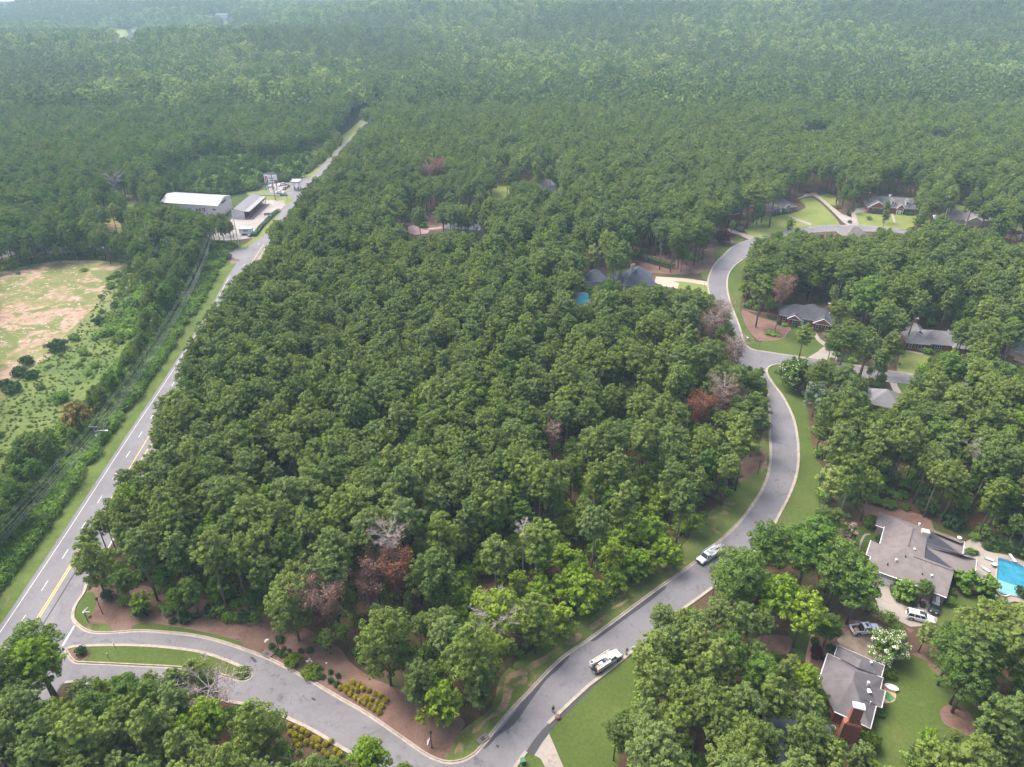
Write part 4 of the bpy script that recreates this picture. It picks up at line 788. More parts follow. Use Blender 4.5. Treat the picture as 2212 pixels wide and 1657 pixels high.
_tid = [0]
def tinted(proto_args, mat, **kw):
    _tid[0] += 1
    return make_proto("tree", 200 + _tid[0], proto_args, mat, lod=False, **kw)

# ---- trees that can be told apart in the photo
P_ = PINE; B_ = BROAD; Y_ = YSMALL
BIGP = [make_proto("pine", 95 + i, 'pine', L[('pine_a', 'pine_c', 'pine_b')[i]], R=(4.4, 3.9, 4.2)[i], Hc=(15, 15.5, 13.5)[i], H=18.5, nh=(52, 48, 46)[i], nt=44, size=0.15, lod=False) for i in range(3)]
yel = tinted('round', L['broad_y'], R=5.2, Hc=8.5, H=13, nh=22, npf=8, nt=28, size=0.2, bark=L['dead'])
special(yel, T(1, 2, [(1010, 640)])[0], 8.5, 1.0, "wide yellow-green tree with pale bare limbs showing in front of the wood", name="broadleaf_tree")
dead_tree(T(1, 2, [(1010, 720)])[0], 7, "pale bare branches leaning out of the wide yellow-green tree", H=10, R=5.0, Hc=7, seed=4, tr=0.17)
special(BIGP[0], T(1, 2, [(290, 880)])[0], 10.5, 1.1, "large round pine standing alone over the brown pine straw by the gold shrubs", 0.6)
special(BIGP[1], T(1, 2, [(870, 980)])[0], 10.5, 1.1, "tall full pine nearest the road bend beside the sandy worn path", 1.3)
special(BIGP[2], T(1, 2, [(900, 1190)])[0], 5.5, 0.6, "lower green pine below the tall full pine at the road bend", 2.2)
special(Y_[0], T(1, 2, [(650, 1240)])[0], 5.5, 1.1, "yellow-green young tree at the edge of the straw bed near the bend", 1, name="broadleaf_tree")
special(BIGP[2], T(1, 2, [(520, 1150)])[0], 6.5, 0.75, "dark pine between the large round pine and the yellow-green young tree", 2)
special(P_[4], T(1, 2, [(660, 800)])[0], 11, 0.75, "small pine in the gap left of the bare-limbed yellow-green tree", 2)
special(BIGP[1], T(1, 2, [(1260, 720)])[0], 8.5, 0.85, "open pine right of the wide yellow-green tree above the worn path", 0.3)
special(P_[3], T(1, 2, [(1275, 270)])[0], 11, 1.0, "grey-green pine standing clear in the thin part of the wood", 2.0)
special(BIGP[1], T(1, 2, [(650, 190)])[0], 11, 1.05, "broad pine right of the bleached bare tree in the lower wood", 2.6)
special(BIGP[2], T(1, 2, [(610, 470)])[0], 10, 1.05, "spreading pine in front of the red dead pines", 0.9)
special(BIGP[0], T(0, 2, [(1890, 620)])[0], 9.5, 1.0, "round pine left of the brown dead tree above the straw bed", 0.5)
special(BIGP[1], T(0, 2, [(590, 310)])[0], 10.5, 0.9, "pine leaning its crown out over the highway's turning lane", 0.5)
special(B_[0], T(0, 2, [(230, 930)])[0], 11, 1.05, "dark green tree beside the highway mouth below the entrance island", name="broadleaf_tree")
special(B_[4], T(0, 2, [(280, 1090)])[0], 10, 1.15, "bright yellow-green tree between highway and dark green tree in the lower left", name="broadleaf_tree")
special(BIGP[1], T(0, 2, [(1290, 1085)])[0], 8.5, 0.72, "pine whose crown overlaps the lower edge of the entrance island", 1.1)
special(BIGP[1], T(0, 2, [(1690, 1420)])[0], 10.5, 0.95, "pale green pine beside the lower bed of gold shrubs", 1.1)
special(B_[4], T(0, 2, [(1390, 1450)])[0], 7, 0.95, "yellow-green tree below the bare grey tree near the entrance lanes", 1.1, name="broadleaf_tree")
special(B_[4], T(1, 2, [(200, 1640)])[0], 9, 0.9, "yellow-green crown touching the bottom edge beside the road", 1.1, name="broadleaf_tree")
special(B_[5], T(2, 1, [(980, 1510)])[0], 6, 1.15, "light green round tree on the grass across from the gravel bed", 1.1, name="broadleaf_tree", sz=0.75)
cm = tinted('round', L['broad_b'], R=2.6, Hc=4.5, H=6.5, nh=14, npf=8, nt=28, size=0.16, bark=L['bark2'], flower=L['pflower'], ff=0.55, tr=0.1)
cw = tinted('round', L['broad_b'], R=4.6, Hc=6.5, H=8.5, nh=22, npf=9, nt=28, size=0.22, bark=L['bark2'], flower=L['wflower'], ff=0.30, tr=0.12)
mg = tinted('round', L['broad_a'], R=5.0, Hc=8.5, H=10, nh=22, npf=9, nt=28, size=0.25, bark=L['bark2'], flower=L['wflower'], ff=0.10, tr=0.2)
sg = tinted('round', L['sage'], R=4.4, Hc=7.5, H=11, nh=18, npf=8, nt=24, size=0.22, bark=L['dead'], tr=0.2)
special(cm, T(2, 2, [(1070, 150)])[0], 3.0, 0.95, "pink flowering crape myrtle on the lawn left of the big house", name="flowering_tree")
special(cm, T(2, 1, [(975, 1390)])[0], 4.5, 0.9, "pink flowering crape myrtle behind the light green round tree", 1.0, name="flowering_tree")
special(cw, T(2, 2, [(1338, 862)])[0], 4.2, 0.8, "white flowering crape myrtle in front of the white pickup", name="flowering_tree")
special(mg, T(2, 1, [(730, 770)])[0], 5.5, 1.05, "dark glossy tree with white blossoms at the street junction corner", name="flowering_tree")
special(sg, T(2, 1, [(870, 920)])[0], 6.5, 1.0, "greyish sage-green tree beside the curve, below the blossoming tree", name="broadleaf_tree")
yt = tinted('round', L['broad_y'], R=4.2, Hc=8, H=14, nh=18, npf=9, nt=26, size=0.24, bark=L['bark2'])
special(yt, T(2, 2, [(620, 540)])[0], 10, 1.05, "slim yellow-green tree left of its twin over the brown mulch ring", name="broadleaf_tree")
special(yt, T(2, 2, [(780, 660)])[0], 9.5, 1.0, "yellow-green tree right of its twin over the brown mulch ring", 2.2, name="broadleaf_tree")
special(B_[2], T(2, 2, [(350, 440)])[0], 11, 1.1, "broad dark green oak hanging over the street by the upper utility truck", name="broadleaf_tree")
special(B_[0], T(2, 2, [(560, 230)])[0], 10, 0.95, "dark tree at the street edge behind the broad oak", name="broadleaf_tree")
special(B_[1], T(2, 2, [(820, 250)])[0], 12, 1.2, "large green tree between the curve and the big house", name="broadleaf_tree")
special(B_[0], T(2, 2, [(1000, 420)])[0], 10, 1.1, "deep green tree left of the garage door", name="broadleaf_tree")
special(B_[1], T(2, 2, [(1120, 560)])[0], 7.5, 1.0, "bright green tree overhanging the pale driveway's left edge", 1.0, name="broadleaf_tree")
special(B_[2], T(2, 2, [(945, 770)])[0], 4.5, 0.5, "compact dark tree left of the white pickup", name="broadleaf_tree")
my = tinted('round', L['bush'], R=2.5, Hc=4.2, H=5.0, nh=14, npf=8, nt=22, size=0.24, bark=L['bark2'], tr=0.1)
special(my, T(2, 2, [(1440, 490)])[0], 3.2, 1.0, "rounded feathery green tree in front of the garage wing", name="small_tree")
special(my, T(2, 2, [(1840, 440)])[0], 3.2, 1.05, "rounded feathery green tree between big house and pool", 1.0, name="small_tree")
special(my, T(2, 2, [(1985, 475)])[0], 2.8, 0.9, "darker rounded tree at the pool's lower left corner", 2.0, name="small_tree")
special(B_[0], T(2, 2, [(1560, 525)])[0], 3.0, 0.38, "small dark tree beside the black wheelie bin", 2.0, name="small_tree")
special(P_[3], T(2, 1, [(785, 530)])[0], 9, 0.72, "small lone pine on the corner lawn in front of the brick house", 0.7)
special(P_[6], T(2, 1, [(1050, 600)])[0], 11, 1.05, "big pine by the side street right of the corner lawn", 0.7)
special(P_[5], T(2, 1, [(1350, 600)])[0], 10, 0.85, "thin pine in front of the grey-roofed brick house", 0.2)
special(P_[1], T(2, 1, [(1260, 780)])[0], 6, 0.8, "dark low evergreen on the south side of the side street", 0.2)
special(P_[0], T(2, 1, [(510, 270)])[0], 12, 1.05, "green pine left of the brown dying pine by the brick house", 0.2)
special(B_[1], T(2, 1, [(1180, 350)])[0], 10, 1.35, "large light green tree between the two brick houses", 0.2, name="broadleaf_tree")
special(P_[2], T(2, 0, [(450, 1270)])[0], 17, 1.25, "tall umbrella pine left of its partner before the pink brick house", 0.4, hcen=1)
special(P_[0], T(2, 0, [(600, 1260)])[0], 17, 1.2, "tall umbrella pine covering the corner of the pink brick house", 1.4, hcen=1)
special(P_[1], T(2, 0, [(1320, 1360)])[0], 7, 0.62, "small evergreen in front of the dormered brick house", 1.4)
special(P_[1], T(2, 0, [(1310, 1430)])[0], 6, 0.6, "evergreen at the kerb before the dormered brick house", 1.0)
special(P_[3], T(2, 0, [(690, 1470)])[0], 7, 0.6, "thin young tree on the near side of the cul-de-sac street", 1.4)
special(P_[4], T(2, 0, [(1090, 1310)])[0], 6, 0.65, "round tree on the verge between the two far driveways", 1.4)
special(tinted('round', L['maroon'], R=4.2, Hc=5.5, H=7, nh=14, npf=8, nt=22, size=0.3, bark=L['bark2']), T(2, 0, [(265, 1535)])[0], 3.5, 1.0, "maroon-leaved tree where the street leaves the wood", name="broadleaf_tree")
special(B_[5], T(1, 1, [(1630, 50)])[0], 8, 1.0, "pale green tree on the grass left of the blue-roofed house", 1.4, name="broadleaf_tree")
special(B_[5], T(1, 0, [(1190, 1110)])[0], 10, 1.45, "large rounded pale tree above the small far lawn", 1.4, name="broadleaf_tree")
special(B_[4], T(1, 0, [(1170, 1600)])[0], 13, 0.9, "yellow-topped tree in the upper wood below the slate-roofed house", 1.4, name="broadleaf_tree")
poplar = tinted('cone', L['broad_b'], R=2.4, Hc=14, H=18, nh=18, npf=7, nt=26, size=0.28)
special(poplar, T(1, 0, [(1475, 1450)])[0], 11, 1.0, "narrow pointed green tree rising from the wood right of centre", name="conical_tree")
special(poplar, T(1, 1, [(1295, 470)])[0], 12, 0.95, "vine-covered narrow column of leaves in the middle of the wood", 2, name="conical_tree")
for i, (vp, zc, s) in enumerate((((167, 899), 7, 0.95),)):
    special(tinted('round', L['gold'], R=4.2, Hc=8, H=12, nh=18, npf=8, nt=26, size=0.26, bark=L['bark2']), vp, zc, s, "golden-brown tree between the green field and the power line", name="broadleaf_tree")
for k_, (q, zc, sc, pr_i, lb) in enumerate((((1960, 830), 13, 1.1, P_[0], "broad olive pine below the pool's stone edge"), ((2090, 930), 13, 1.15, P_[2], "tall pine at the right edge over the shaded garden"), ((1880, 880), 10, .9, B_[1], "green tree hiding the lawn corner below the white estate car"), ((1570, 810), 4.5, 0.5, B_[5], "pale loose tree at the lower end of the pale driveway"),
 ((1800, 1110), 6, 0.75, P_[4], "spreading light pine over the right side of the round lawn"), ((1740, 940), 8, 0.85, B_[0], "dark tree between the round lawn and the pool garden"), ((1900, 980), 12, 1.05, P_[1], "deep green pine in the shaded garden right of the round lawn"), ((2170, 690), 6, .6, B_[4], "yellow-tipped tree just below the swimming pool"), ((1850, 1090), 9, .9, B_[2], "dark tree behind the spreading light pine"), ((1650, 1690), 9, .8, P_[3], "light pine at the bottom edge below the round lawn"), ((1830, 1700), 10, .9, P_[0], "olive pine at the bottom edge right of the light pine"))):
    special(pr_i, T(2, 2, [q])[0], zc, sc, lb, k_ * 1.1, name="broadleaf_tree" if pr_i in B_ else "pine_tree")
# dead and dying trees
dead_tree(T(1, 2, [(310, 250)])[0], 14, "bleached bare tree top above the red dead pines", H=19, R=3.2, Hc=7, seed=2, needles=L['brown'], dens=1)
dead_tree(T(1, 2, [(225, 400)])[0], 10, "red dead pine at the left under the bleached bare top", H=14, R=2.4, Hc=8, seed=3, needles=L['brown'], dens=7, bark=L['bark'])
dead_tree(T(1, 2, [(360, 410)])[0], 10, "red dead pine at the right under the bleached bare top", H=15, R=2.7, Hc=10, seed=5, needles=L['red'], dens=7, bark=L['bark'])
dead_tree(T(1, 2, [(180, 520)])[0], 8, "small brown dead tree left of the red dead pines", H=11, R=2.2, Hc=6, seed=6, needles=L['brown'], dens=4, bark=L['bark'])
dead_tree(T(0, 2, [(2110, 590)])[0], 10, "wide brown dead tree at the upper edge of the straw bed", H=15, R=3.7, Hc=10, seed=7, needles=L['brown'], dens=9, bark=L['bark2'])
dead_tree(T(0, 2, [(1370, 1190)])[0], 8, "bare grey tree beside the merging entrance lanes", H=11, R=4.6, Hc=8, seed=8, needles=L['brown'], dens=1, bark=L['dead'])
dead_tree(T(2, 1, [(115, 1010)])[0], 9, "bright rust-red dead pine near the curve", H=13, R=2.6, Hc=8, seed=9, needles=L['red'], dens=10, bark=L['bark'])
dead_tree(T(2, 1, [(260, 920)])[0], 11, "pinkish brown dead tree just right of the rust-red one", H=16, R=3.4, Hc=10, seed=10, needles=L['brown'], dens=4)
dead_tree(T(2, 1, [(180, 480)])[0], 12, "ash-grey bare tree at the wood's edge above the junction", H=17, R=3.0, Hc=8, seed=11, needles=L['brown'], dens=3)
dead_tree(T(2, 1, [(255, 400)])[0], 12, "brown-tipped dead tree behind the ash-grey bare one", H=17, R=3.4, Hc=9, seed=12, needles=L['brown'], dens=3)
dead_tree(T(2, 1, [(345, 620)])[0], 9, "reddish bare tree leaning over the street at the junction", H=13, R=3.6, Hc=9, seed=13, needles=L['brown'], dens=3)
dead_tree(T(2, 1, [(650, 230)])[0], 17, "tall brown dying pine beside the slate-roofed brick house", H=21, R=3.4, Hc=9, seed=14, needles=L['brown'], dens=8, bark=L['bark2'])
dead_tree(T(1, 0, [(630, 1100)])[0], 12, "rust-red dead pine in the far wood left of the small lawn", H=17, R=3.8, Hc=9, seed=15, needles=L['red'], dens=10)
dead_tree(T(1, 0, [(565, 1110)])[0], 12, "dull brown dead pine beside the rust-red one in the far wood", H=15, R=3.6, Hc=8, seed=16, needles=L['brown'], dens=7)
dead_tree(T(2, 1, [(1900, 1320)])[0], 11, "leaning bare snag with pale twigs in the right-hand wood", H=14, R=2.6, Hc=4, seed=17)
dead_tree(T(0, 0, [(740, 1210)])[0], 9, "grey leafless tree beside the tan clearing beyond the warehouse", H=15, R=6, Hc=10, seed=18)
dead_tree(T(1, 1, [(1375, 1190)])[0], 9, "thin brown dead pine in the dark gap of the wood", H=14, R=1.8, Hc=9, seed=19, needles=L['brown'], dens=2)
dead_tree(T(2, 2, [(1400, 1430)])[0] if False else T(1, 2, [(1180, 150)])[0], 12, "silver-grey spiky snag in the thin part of the wood", H=15, R=1.8, Hc=6, seed=20)

# ---- the rest of the wood
def in_frame(x, y, z, m=0):
    a, b, d = project(x, y, z); return -m < a < 2212 + m and -m < b < 1657 + m
def crown_ok(x, y, H, Rr, Hc):
    x1, y1, d1 = project(x, y, H); x2, y2, d2 = project(x, y, H - Hc); r = F * Rr / d1
    yc = (y1 + y2) / 2
    for (a, b, ra, rb, dd) in protect:
        if d1 < dd + 1 and abs(x1 - a) < ra + r * .75 and abs(yc - b) < rb + abs(y2 - y1) * .45: return False
    f1 = open_frac(x1 - r * .8, y1 - r * .1, x1 + r * .8, (y1 + y2) / 2 + r * .3)
    xb, yb, db = project(x, y, 0)
    if open_frac(xb - 3, yb - 3, xb + 3, yb + 1) > 0.5: return False
    f2 = open_frac(xb - 2, y2, xb + 2, yb)
    lim = 0.22 if 0 < x - hx(max(40, min(789, y))) < 26 else (0.08 if y < 200 else 0.05)
    return f1 < lim and f2 < 0.4
YG = [(960, 1130), (1120, 1080), (1350, 1050), (1480, 1000), (1560, 990), (1500, 1130), (1380, 1220), (1200, 1290), (1080, 1300), (960, 1280)]
THIN = [(880, 1090), (1100, 1020), (1160, 900), (1290, 820), (1330, 640), (1400, 640), (1400, 900), (1480, 950), (1480, 1050), (1200, 1200), (1000, 1230)]
def vnoise(x, y):
    return 0.5 + 0.25 * (math.sin(x / 37 + 1.7 * math.sin(y / 53)) + math.sin(y / 41 + 1.3 * math.sin(x / 61 + 2)))
trees = []
cand = []
yy = 38.0
row = 0
import collections
while yy < 640:
    sp = 4.7 if yy < 330 else 5.2
    half = 0.74 * math.hypot(yy, 95) + 45
    xx = -half + (sp / 2 if row % 2 else 0)
    while xx < half:
        cand.append((xx + rnd.uniform(-.42, .42) * sp, yy + rnd.uniform(-.42, .42) * sp)); xx += sp
    yy += sp * 0.88; row += 1
tk = np.array([(a, b, c) for a, b, c in taken])
yq = 100.0
while yq < 640: cand.insert(0, (hx(yq) + hw(yq) + rnd.uniform(1.4, 2.6), yq)); yq += rnd.uniform(3.2, 4.6)
n_main = len(cand)
for k in range(9000):
    yq = rnd.uniform(60, 330); half = 0.74 * math.hypot(yq, 95) + 20; cand.append((rnd.uniform(-half, half), yq))
occ = collections.defaultdict(list)
def crowded(x, y, d):
    i, j = int(x // 6), int(y // 6)
    return any((a - x) ** 2 + (b - y) ** 2 < d * d for p in (-1, 0, 1) for q in (-1, 0, 1) for a, b in occ[(i + p, j + q)])
for ci, (x, y) in enumerate(cand):
    second = ci >= n_main
    if crowded(x, y, 2.9 if second else 3.0): continue
    hxx = hx(max(40, min(789, y)))
    if hxx - 6 < x < hxx + hw(y) + 1.2: continue
    if (np.hypot(tk[:, 0] - x, tk[:, 1] - y) < tk[:, 2] + 1.2).any(): continue
    vx, vy, _ = project(x, y, 0)
    if y < 360 and inside(street, np.array([vx]), np.array([vy]))[0]: continue
    cx, cy, _ = project(x, y, 14)
    pt = (np.array([cx]), np.array([cy]))
    nz = vnoise(x, y); left = x < hxx; u = rnd.random()
    thin = inside(THIN, *pt)[0]; yg = inside(YG, *pt)[0]
    if thin and not second and rnd.random() < 0.34: continue
    if yg and u < 0.72: kind, i, s = 'y', rnd.randrange(2), rnd.uniform(0.7, 1.15)
    elif left:
        far_l = y > 300
        if u < (0.5 if not far_l else 0.45): kind, i, s = 'b', rnd.choice((0, 0, 2, 1, 3, 2)), rnd.uniform(0.55, 0.95) if y < 300 else rnd.uniform(0.75, 1.1)
        elif u < 0.53: kind, i, s = 'b', rnd.choice((4, 5)), rnd.uniform(0.5, 0.85)
        else: kind, i, s = 'p', rnd.randrange(7), rnd.uniform(0.6, 0.9) if y < 300 else rnd.uniform(0.75, 1.02)
    elif y < 330:
        pb = 0.13 if x < 90 else 0.2
        if y < 175 and x > -70: pb = 0.2
        if u < pb: kind, i, s = 'b', rnd.choice((0, 1, 2, 3, 3, 1, 4, 5, 4)), rnd.uniform(0.62, 1.12)
        else: kind, i, s = 'p', rnd.randrange(7), rnd.uniform(0.78, 1.15)
    else:
        if u < 0.10 + 0.3 * max(0, nz - 0.35): kind, i, s = 'b', rnd.choice((0, 1, 3, 2, 5, 4, 5)), rnd.uniform(0.75, 1.15)
        else: kind, i, s = 'p', rnd.randrange(7), rnd.uniform(0.8, 1.1)
    if second and (yg or (inside(YG, np.array([vx]), np.array([vy]))[0])): kind, i, s = 'y', rnd.randrange(2), rnd.uniform(.6, 1.0)
    elif second:
        kind, i, s = rnd.choice((('b', 1, .5), ('b', 3, .55), ('b', 4, .5), ('b', 0, .55), ('p', 4, .5), ('b', 5, .5), ('y', 0, .7), ('p', 0, .55), ('b', 2, .5))); s *= rnd.uniform(.75, 1.2)
    pr = {'p': PINE, 'b': BROAD, 'y': YSMALL}[kind][i]
    ok = False
    for k in (1.0, 0.82, 0.66, 0.5, 0.38):
        if kind == 'y' and k < 0.6: break
        if crown_ok(x, y, pr.H * s * k, pr.R * s * k, pr.Hc * s * k): ok = True; s *= k; break
    if not ok: continue
    # a taller tree needs its room
    occ[(int(x // 6), int(y // 6))].append((x, y))
    trees.append([x, y, kind, i, s, rnd.uniform(0, 6.28), project(x, y, 14)[2]])
print("trees", len(trees))
def zone(x, y):
    h_ = hx(max(40, min(789, y)))
    if x < h_: return ("between the highway and the open field" if y < 300 else "beyond the field left of the highway")
    vx, vy, _ = project(x, y, 14)
    if y < 115 and x < 0: return "below the entrance road"
    if x > 100 and y > 170 or x > 112: return "around the houses right of the curving street"
    if x > 20 and y < 140: return "along the near side of the curving street"
    if y < 330: return "in the dense wood between highway and curving street"
    return "in the wood behind the slate-roofed house"
trees.sort(key=lambda t: t[6] / t[4])
vis = [t for t in trees if in_frame(t[0], t[1], 14, 20)]
import collections
def pick(kind, n):
    c = 0
    for t in vis:
        if t[2] in kind and len(t) == 7:
            t.append(1); c += 1
            if c >= n: break
pick('p', 262); pick('b', 150); pick('y', 60)
LAND = [(T(2, 1, [(730, 770)])[0], "the white-blossomed tree at the junction"), (T(2, 2, [(140, 280)])[0], "the upper utility truck"), (T(1, 2, [(1700, 980)])[0], "the lower utility truck"), (T(1, 2, [(1371, 1290)])[0], "the walking person"),
        (T(1, 2, [(580, 1500)])[0], "the lone lamp post at the road bend"), (T(1, 2, [(150, 1200)])[0], "the upper bed of gold shrubs"), (T(0, 2, [(2050, 1500)])[0], "the lower bed of gold shrubs"), (T(0, 2, [(1000, 930)])[0], "the traffic island"), (T(0, 2, [(640, 620)])[0], "the street-name post"),
        (T(0, 2, [(440, 800)])[0], "the white stop line"), (T(0, 1, [(650, 1240)])[0], "the pole with the street light"), (T(1, 2, [(310, 250)])[0], "the bleached bare tree top"), (T(0, 2, [(2110, 590)])[0], "the wide brown dead tree"), (T(1, 2, [(1010, 640)])[0], "the bare-limbed yellow-green tree"),
        (T(2, 1, [(115, 1010)])[0], "the rust-red dead pine"), (T(2, 1, [(180, 480)])[0], "the ash-grey bare tree"), (T(2, 1, [(800, 380)])[0], "the junction brick house"), (T(2, 1, [(1640, 520)])[0], "the pale grey roofed house"), (T(2, 1, [(1290, 930)])[0], "the small hipped grey roof"), (T(2, 1, [(2150, 630)])[0], "the blue-grey roof"),
        (T(2, 1, [(500, 1370)])[0], "the lamp post on the upper curve"), (T(1, 1, [(1295, 470)])[0], "the vine-covered leafy column"), (T(1, 1, [(1375, 1190)])[0], "the thin brown dead pine"), (T(1, 1, [(1940, 130)])[0], "the big slate-roofed house"), (T(1, 2, [(1180, 150)])[0], "the silver-grey snag"), (T(2, 1, [(1900, 1320)])[0], "the leaning bare snag"),
        (T(2, 2, [(1500, 250)])[0], "the big taupe house"), (T(2, 2, [(2150, 420)])[0], "the swimming pool"), (T(2, 2, [(1150, 1150)])[0], "the chimney house"), (T(2, 2, [(1340, 850)])[0], "the white crape myrtle"), (T(2, 2, [(620, 600)])[0], "the twin yellow-green trees"), (T(2, 2, [(1780, 1350)])[0], "the round mulch ring on the lawn"), (T(0, 1, [(1130, 830)])[0], "the gap where the highway shows"),
        (T(0, 1, [(500, 1030)])[0], "the golden-brown tree"), (T(0, 1, [(1225, 340)])[0], "the double-armed utility pole"), (T(0, 2, [(1370, 1190)])[0], "the bare grey tree by the entrance"), (T(0, 1, [(300, 400)])[0], "the bare clay field"), (T(0, 2, [(230, 1000)])[0], "the bright tree in the lower left"), (T(1, 2, [(1900, 1500)])[0], "the lower front lawn"), (T(1, 1, [(400, 200)])[0], "the upper wood's yellow tree"), (T(1, 0, [(800, 1470)])[0], "the rambling slate-roofed house")]
PCOL = ["olive", "deep green", "olive", "bright green", "deep green", "olive", "deep green"]; BCOL = ["dark leafy", "mid-green leafy", "dark leafy", "mid-green leafy", "yellow-green", "pale green"]
cells = collections.defaultdict(list)
for t in trees:
    if len(t) == 8:
        cx, cy, dd = project(t[0], t[1], 15 * t[4]); bd_, lm = min((math.hypot(cx - l[0][0], (cy - l[0][1]) * 1.2), l) for l in LAND); dx, dy = cx - lm[0][0], cy - lm[0][1]
        near_ = "just" if bd_ < 70 else "well" if bd_ > 190 else ""
        rel = ("right of" if dx > 0 else "left of") if abs(dx) > abs(dy) * 1.3 else ("behind" if dy < 0 else "in front of")
        size = "small" if t[4] < .7 else "broad" if t[4] > .98 else "middling"
        col = PCOL[t[3]] + " pine" if t[2] == 'p' else BCOL[t[3]] + " tree" if t[2] == 'b' else "young yellow-green tree"
        lab = " ".join(("%s %s %s %s %s" % (size, col, near_, rel, lm[1])).split())
        cells[lab].append((cx, cy, t))
for lab, ms in cells.items():
    ms.sort(key=lambda m: m[0]); n = len(ms)
    for k, (cx, cy, t) in enumerate(ms):
        l2 = lab if n == 1 else lab + (", left one" if k == 0 and n == 2 else ", right one" if n == 2 else ", leftmost" if k == 0 else ", rightmost" if k == n - 1 else ", second from left" if k == 1 else ", second from right" if k == n - 2 else ", third from left" if k == 2 else ", in between")
        if len(l2.replace('-', ' ').split()) > 16: l2 = l2.replace(' well ', ' ').replace(' just ', ' ').replace('middling ', '').replace('small ', '').replace(' of the ', ' of ')
        pr = {'p': PINE, 'b': BROAD, 'y': YSMALL}[t[2]][t[3]]; zn = zone(t[0], t[1])
        r = empty({'p': "pine_tree", 'b': "broadleaf_tree", 'y': "young_broadleaf_tree"}[t[2]], (t[0], t[1], 0), t[5], l2, "tree", {'p': "pines ", 'b': "broadleaf trees ", 'y': "young trees "}[t[2]] + zn)
        r.scale = (t[4],) * 3
        for nm, me in (("trunk", pr.trunk), ("crown", pr.crown)):
            o = bpy.data.objects.new(nm, me); COL.objects.link(o); o.parent = r

def proto_coll(name, meshes):
    c = bpy.data.collections.new(name)
    for k, me in enumerate(meshes):
        o = bpy.data.objects.new("%s_%02d" % (name, k), me); c.objects.link(o)
    return c
def scatter(name, pts, coll, label):
    """pts: x, y, z, index, scale, rotation -> one object whose points carry instances"""
    a = np.array(pts, dtype=np.float32); me = bpy.data.meshes.new(name); me.vertices.add(len(a))
    me.vertices.foreach_set("co", a[:, :3].ravel())
    for nm, tp, col in (("idx", 'INT', 3), ("scl", 'FLOAT', 4), ("rot", 'FLOAT', 5)):
        at = me.attributes.new(nm, tp, 'POINT'); at.data.foreach_set("value", a[:, col].astype(np.int32 if tp == 'INT' else np.float32))
    o = bpy.data.objects.new(name, me); COL.objects.link(o)
    ng = bpy.data.node_groups.new(name, 'GeometryNodeTree')
    ng.interface.new_socket("Geometry", in_out='INPUT', socket_type='NodeSocketGeometry'); ng.interface.new_socket("Geometry", in_out='OUTPUT', socket_type='NodeSocketGeometry')
    nn = ng.nodes; gi = nn.new("NodeGroupInput"); go = nn.new("NodeGroupOutput"); ip = nn.new("GeometryNodeInstanceOnPoints"); ci = nn.new("GeometryNodeCollectionInfo")
    ci.inputs["Collection"].default_value = coll; ci.inputs["Separate Children"].default_value = True; ci.inputs["Reset Children"].default_value = True
    ng.links.new(gi.outputs[0], ip.inputs["Points"]); ng.links.new(ci.outputs[0], ip.inputs["Instance"]); ip.inputs["Pick Instance"].default_value = True
    def attr(nm, tp):
        n = nn.new("GeometryNodeInputNamedAttribute"); n.data_type = tp; n.inputs["Name"].default_value = nm; return [s for s in n.outputs if s.enabled][0]
    ng.links.new(attr("idx", 'INT'), ip.inputs["Instance Index"])
    cx = nn.new("ShaderNodeCombineXYZ"); ng.links.new(attr("rot", 'FLOAT'), cx.inputs[2]); ng.links.new(cx.outputs[0], ip.inputs["Rotation"])
    cs = nn.new("ShaderNodeCombineXYZ"); s_ = attr("scl", 'FLOAT')
    for k in range(3): ng.links.new(s_, cs.inputs[k])
    ng.links.new(cs.outputs[0], ip.inputs["Scale"]); ng.links.new(ip.outputs[0], go.inputs[0])
    md = o.modifiers.new("scatter", 'NODES'); md.node_group = ng
    tag(o, label, None, None, 'stuff'); return o
C_NEAR = proto_coll("wood_tree", [p.full for p in PINE] + [p.full for p in BROAD] + [p.full for p in YSMALL])
C_FAR = proto_coll("wood_tree_far", [p.lod for p in PINE] + [p.lod for p in BROAD] + [p.lod for p in YSMALL])
off = {'p': 0, 'b': 7, 'y': 13}
rest = [t for t in trees if len(t) == 7]
kg = [(g[0], g[1]) for g in (G(a, b) for a, b in KUDZU)]
kx0, kx1, ky0, ky1 = min(g[0] for g in kg), max(g[0] for g in kg), min(g[1] for g in kg), max(g[1] for g in kg)
kud = []
for k in range(420):
    x, y = rnd.uniform(kx0, kx1), rnd.uniform(ky0, ky1)
    if inside(kg, np.array([x]), np.array([y]))[0] and x < hx(min(789, y)) - 9: kud.append((x, y, 0, rnd.choice((7, 8, 9, 10, 10)), rnd.uniform(.3, .62), rnd.uniform(0, 6)))
near = kud + [(t[0], t[1], 0, off[t[2]] + t[3], t[4], t[5]) for t in rest if t[6] < 420]
far = [(t[0], t[1], 0, off[t[2]] + t[3], t[4], t[5]) for t in rest if t[6] >= 420]
scatter("middle_wood", near, C_NEAR, "mass of smaller trees filling the wood behind the nearer crowns")
scatter("upper_wood", far, C_FAR, "mass of trees beyond the houses and the warehouse")
print("near", len(near), "far", len(far))

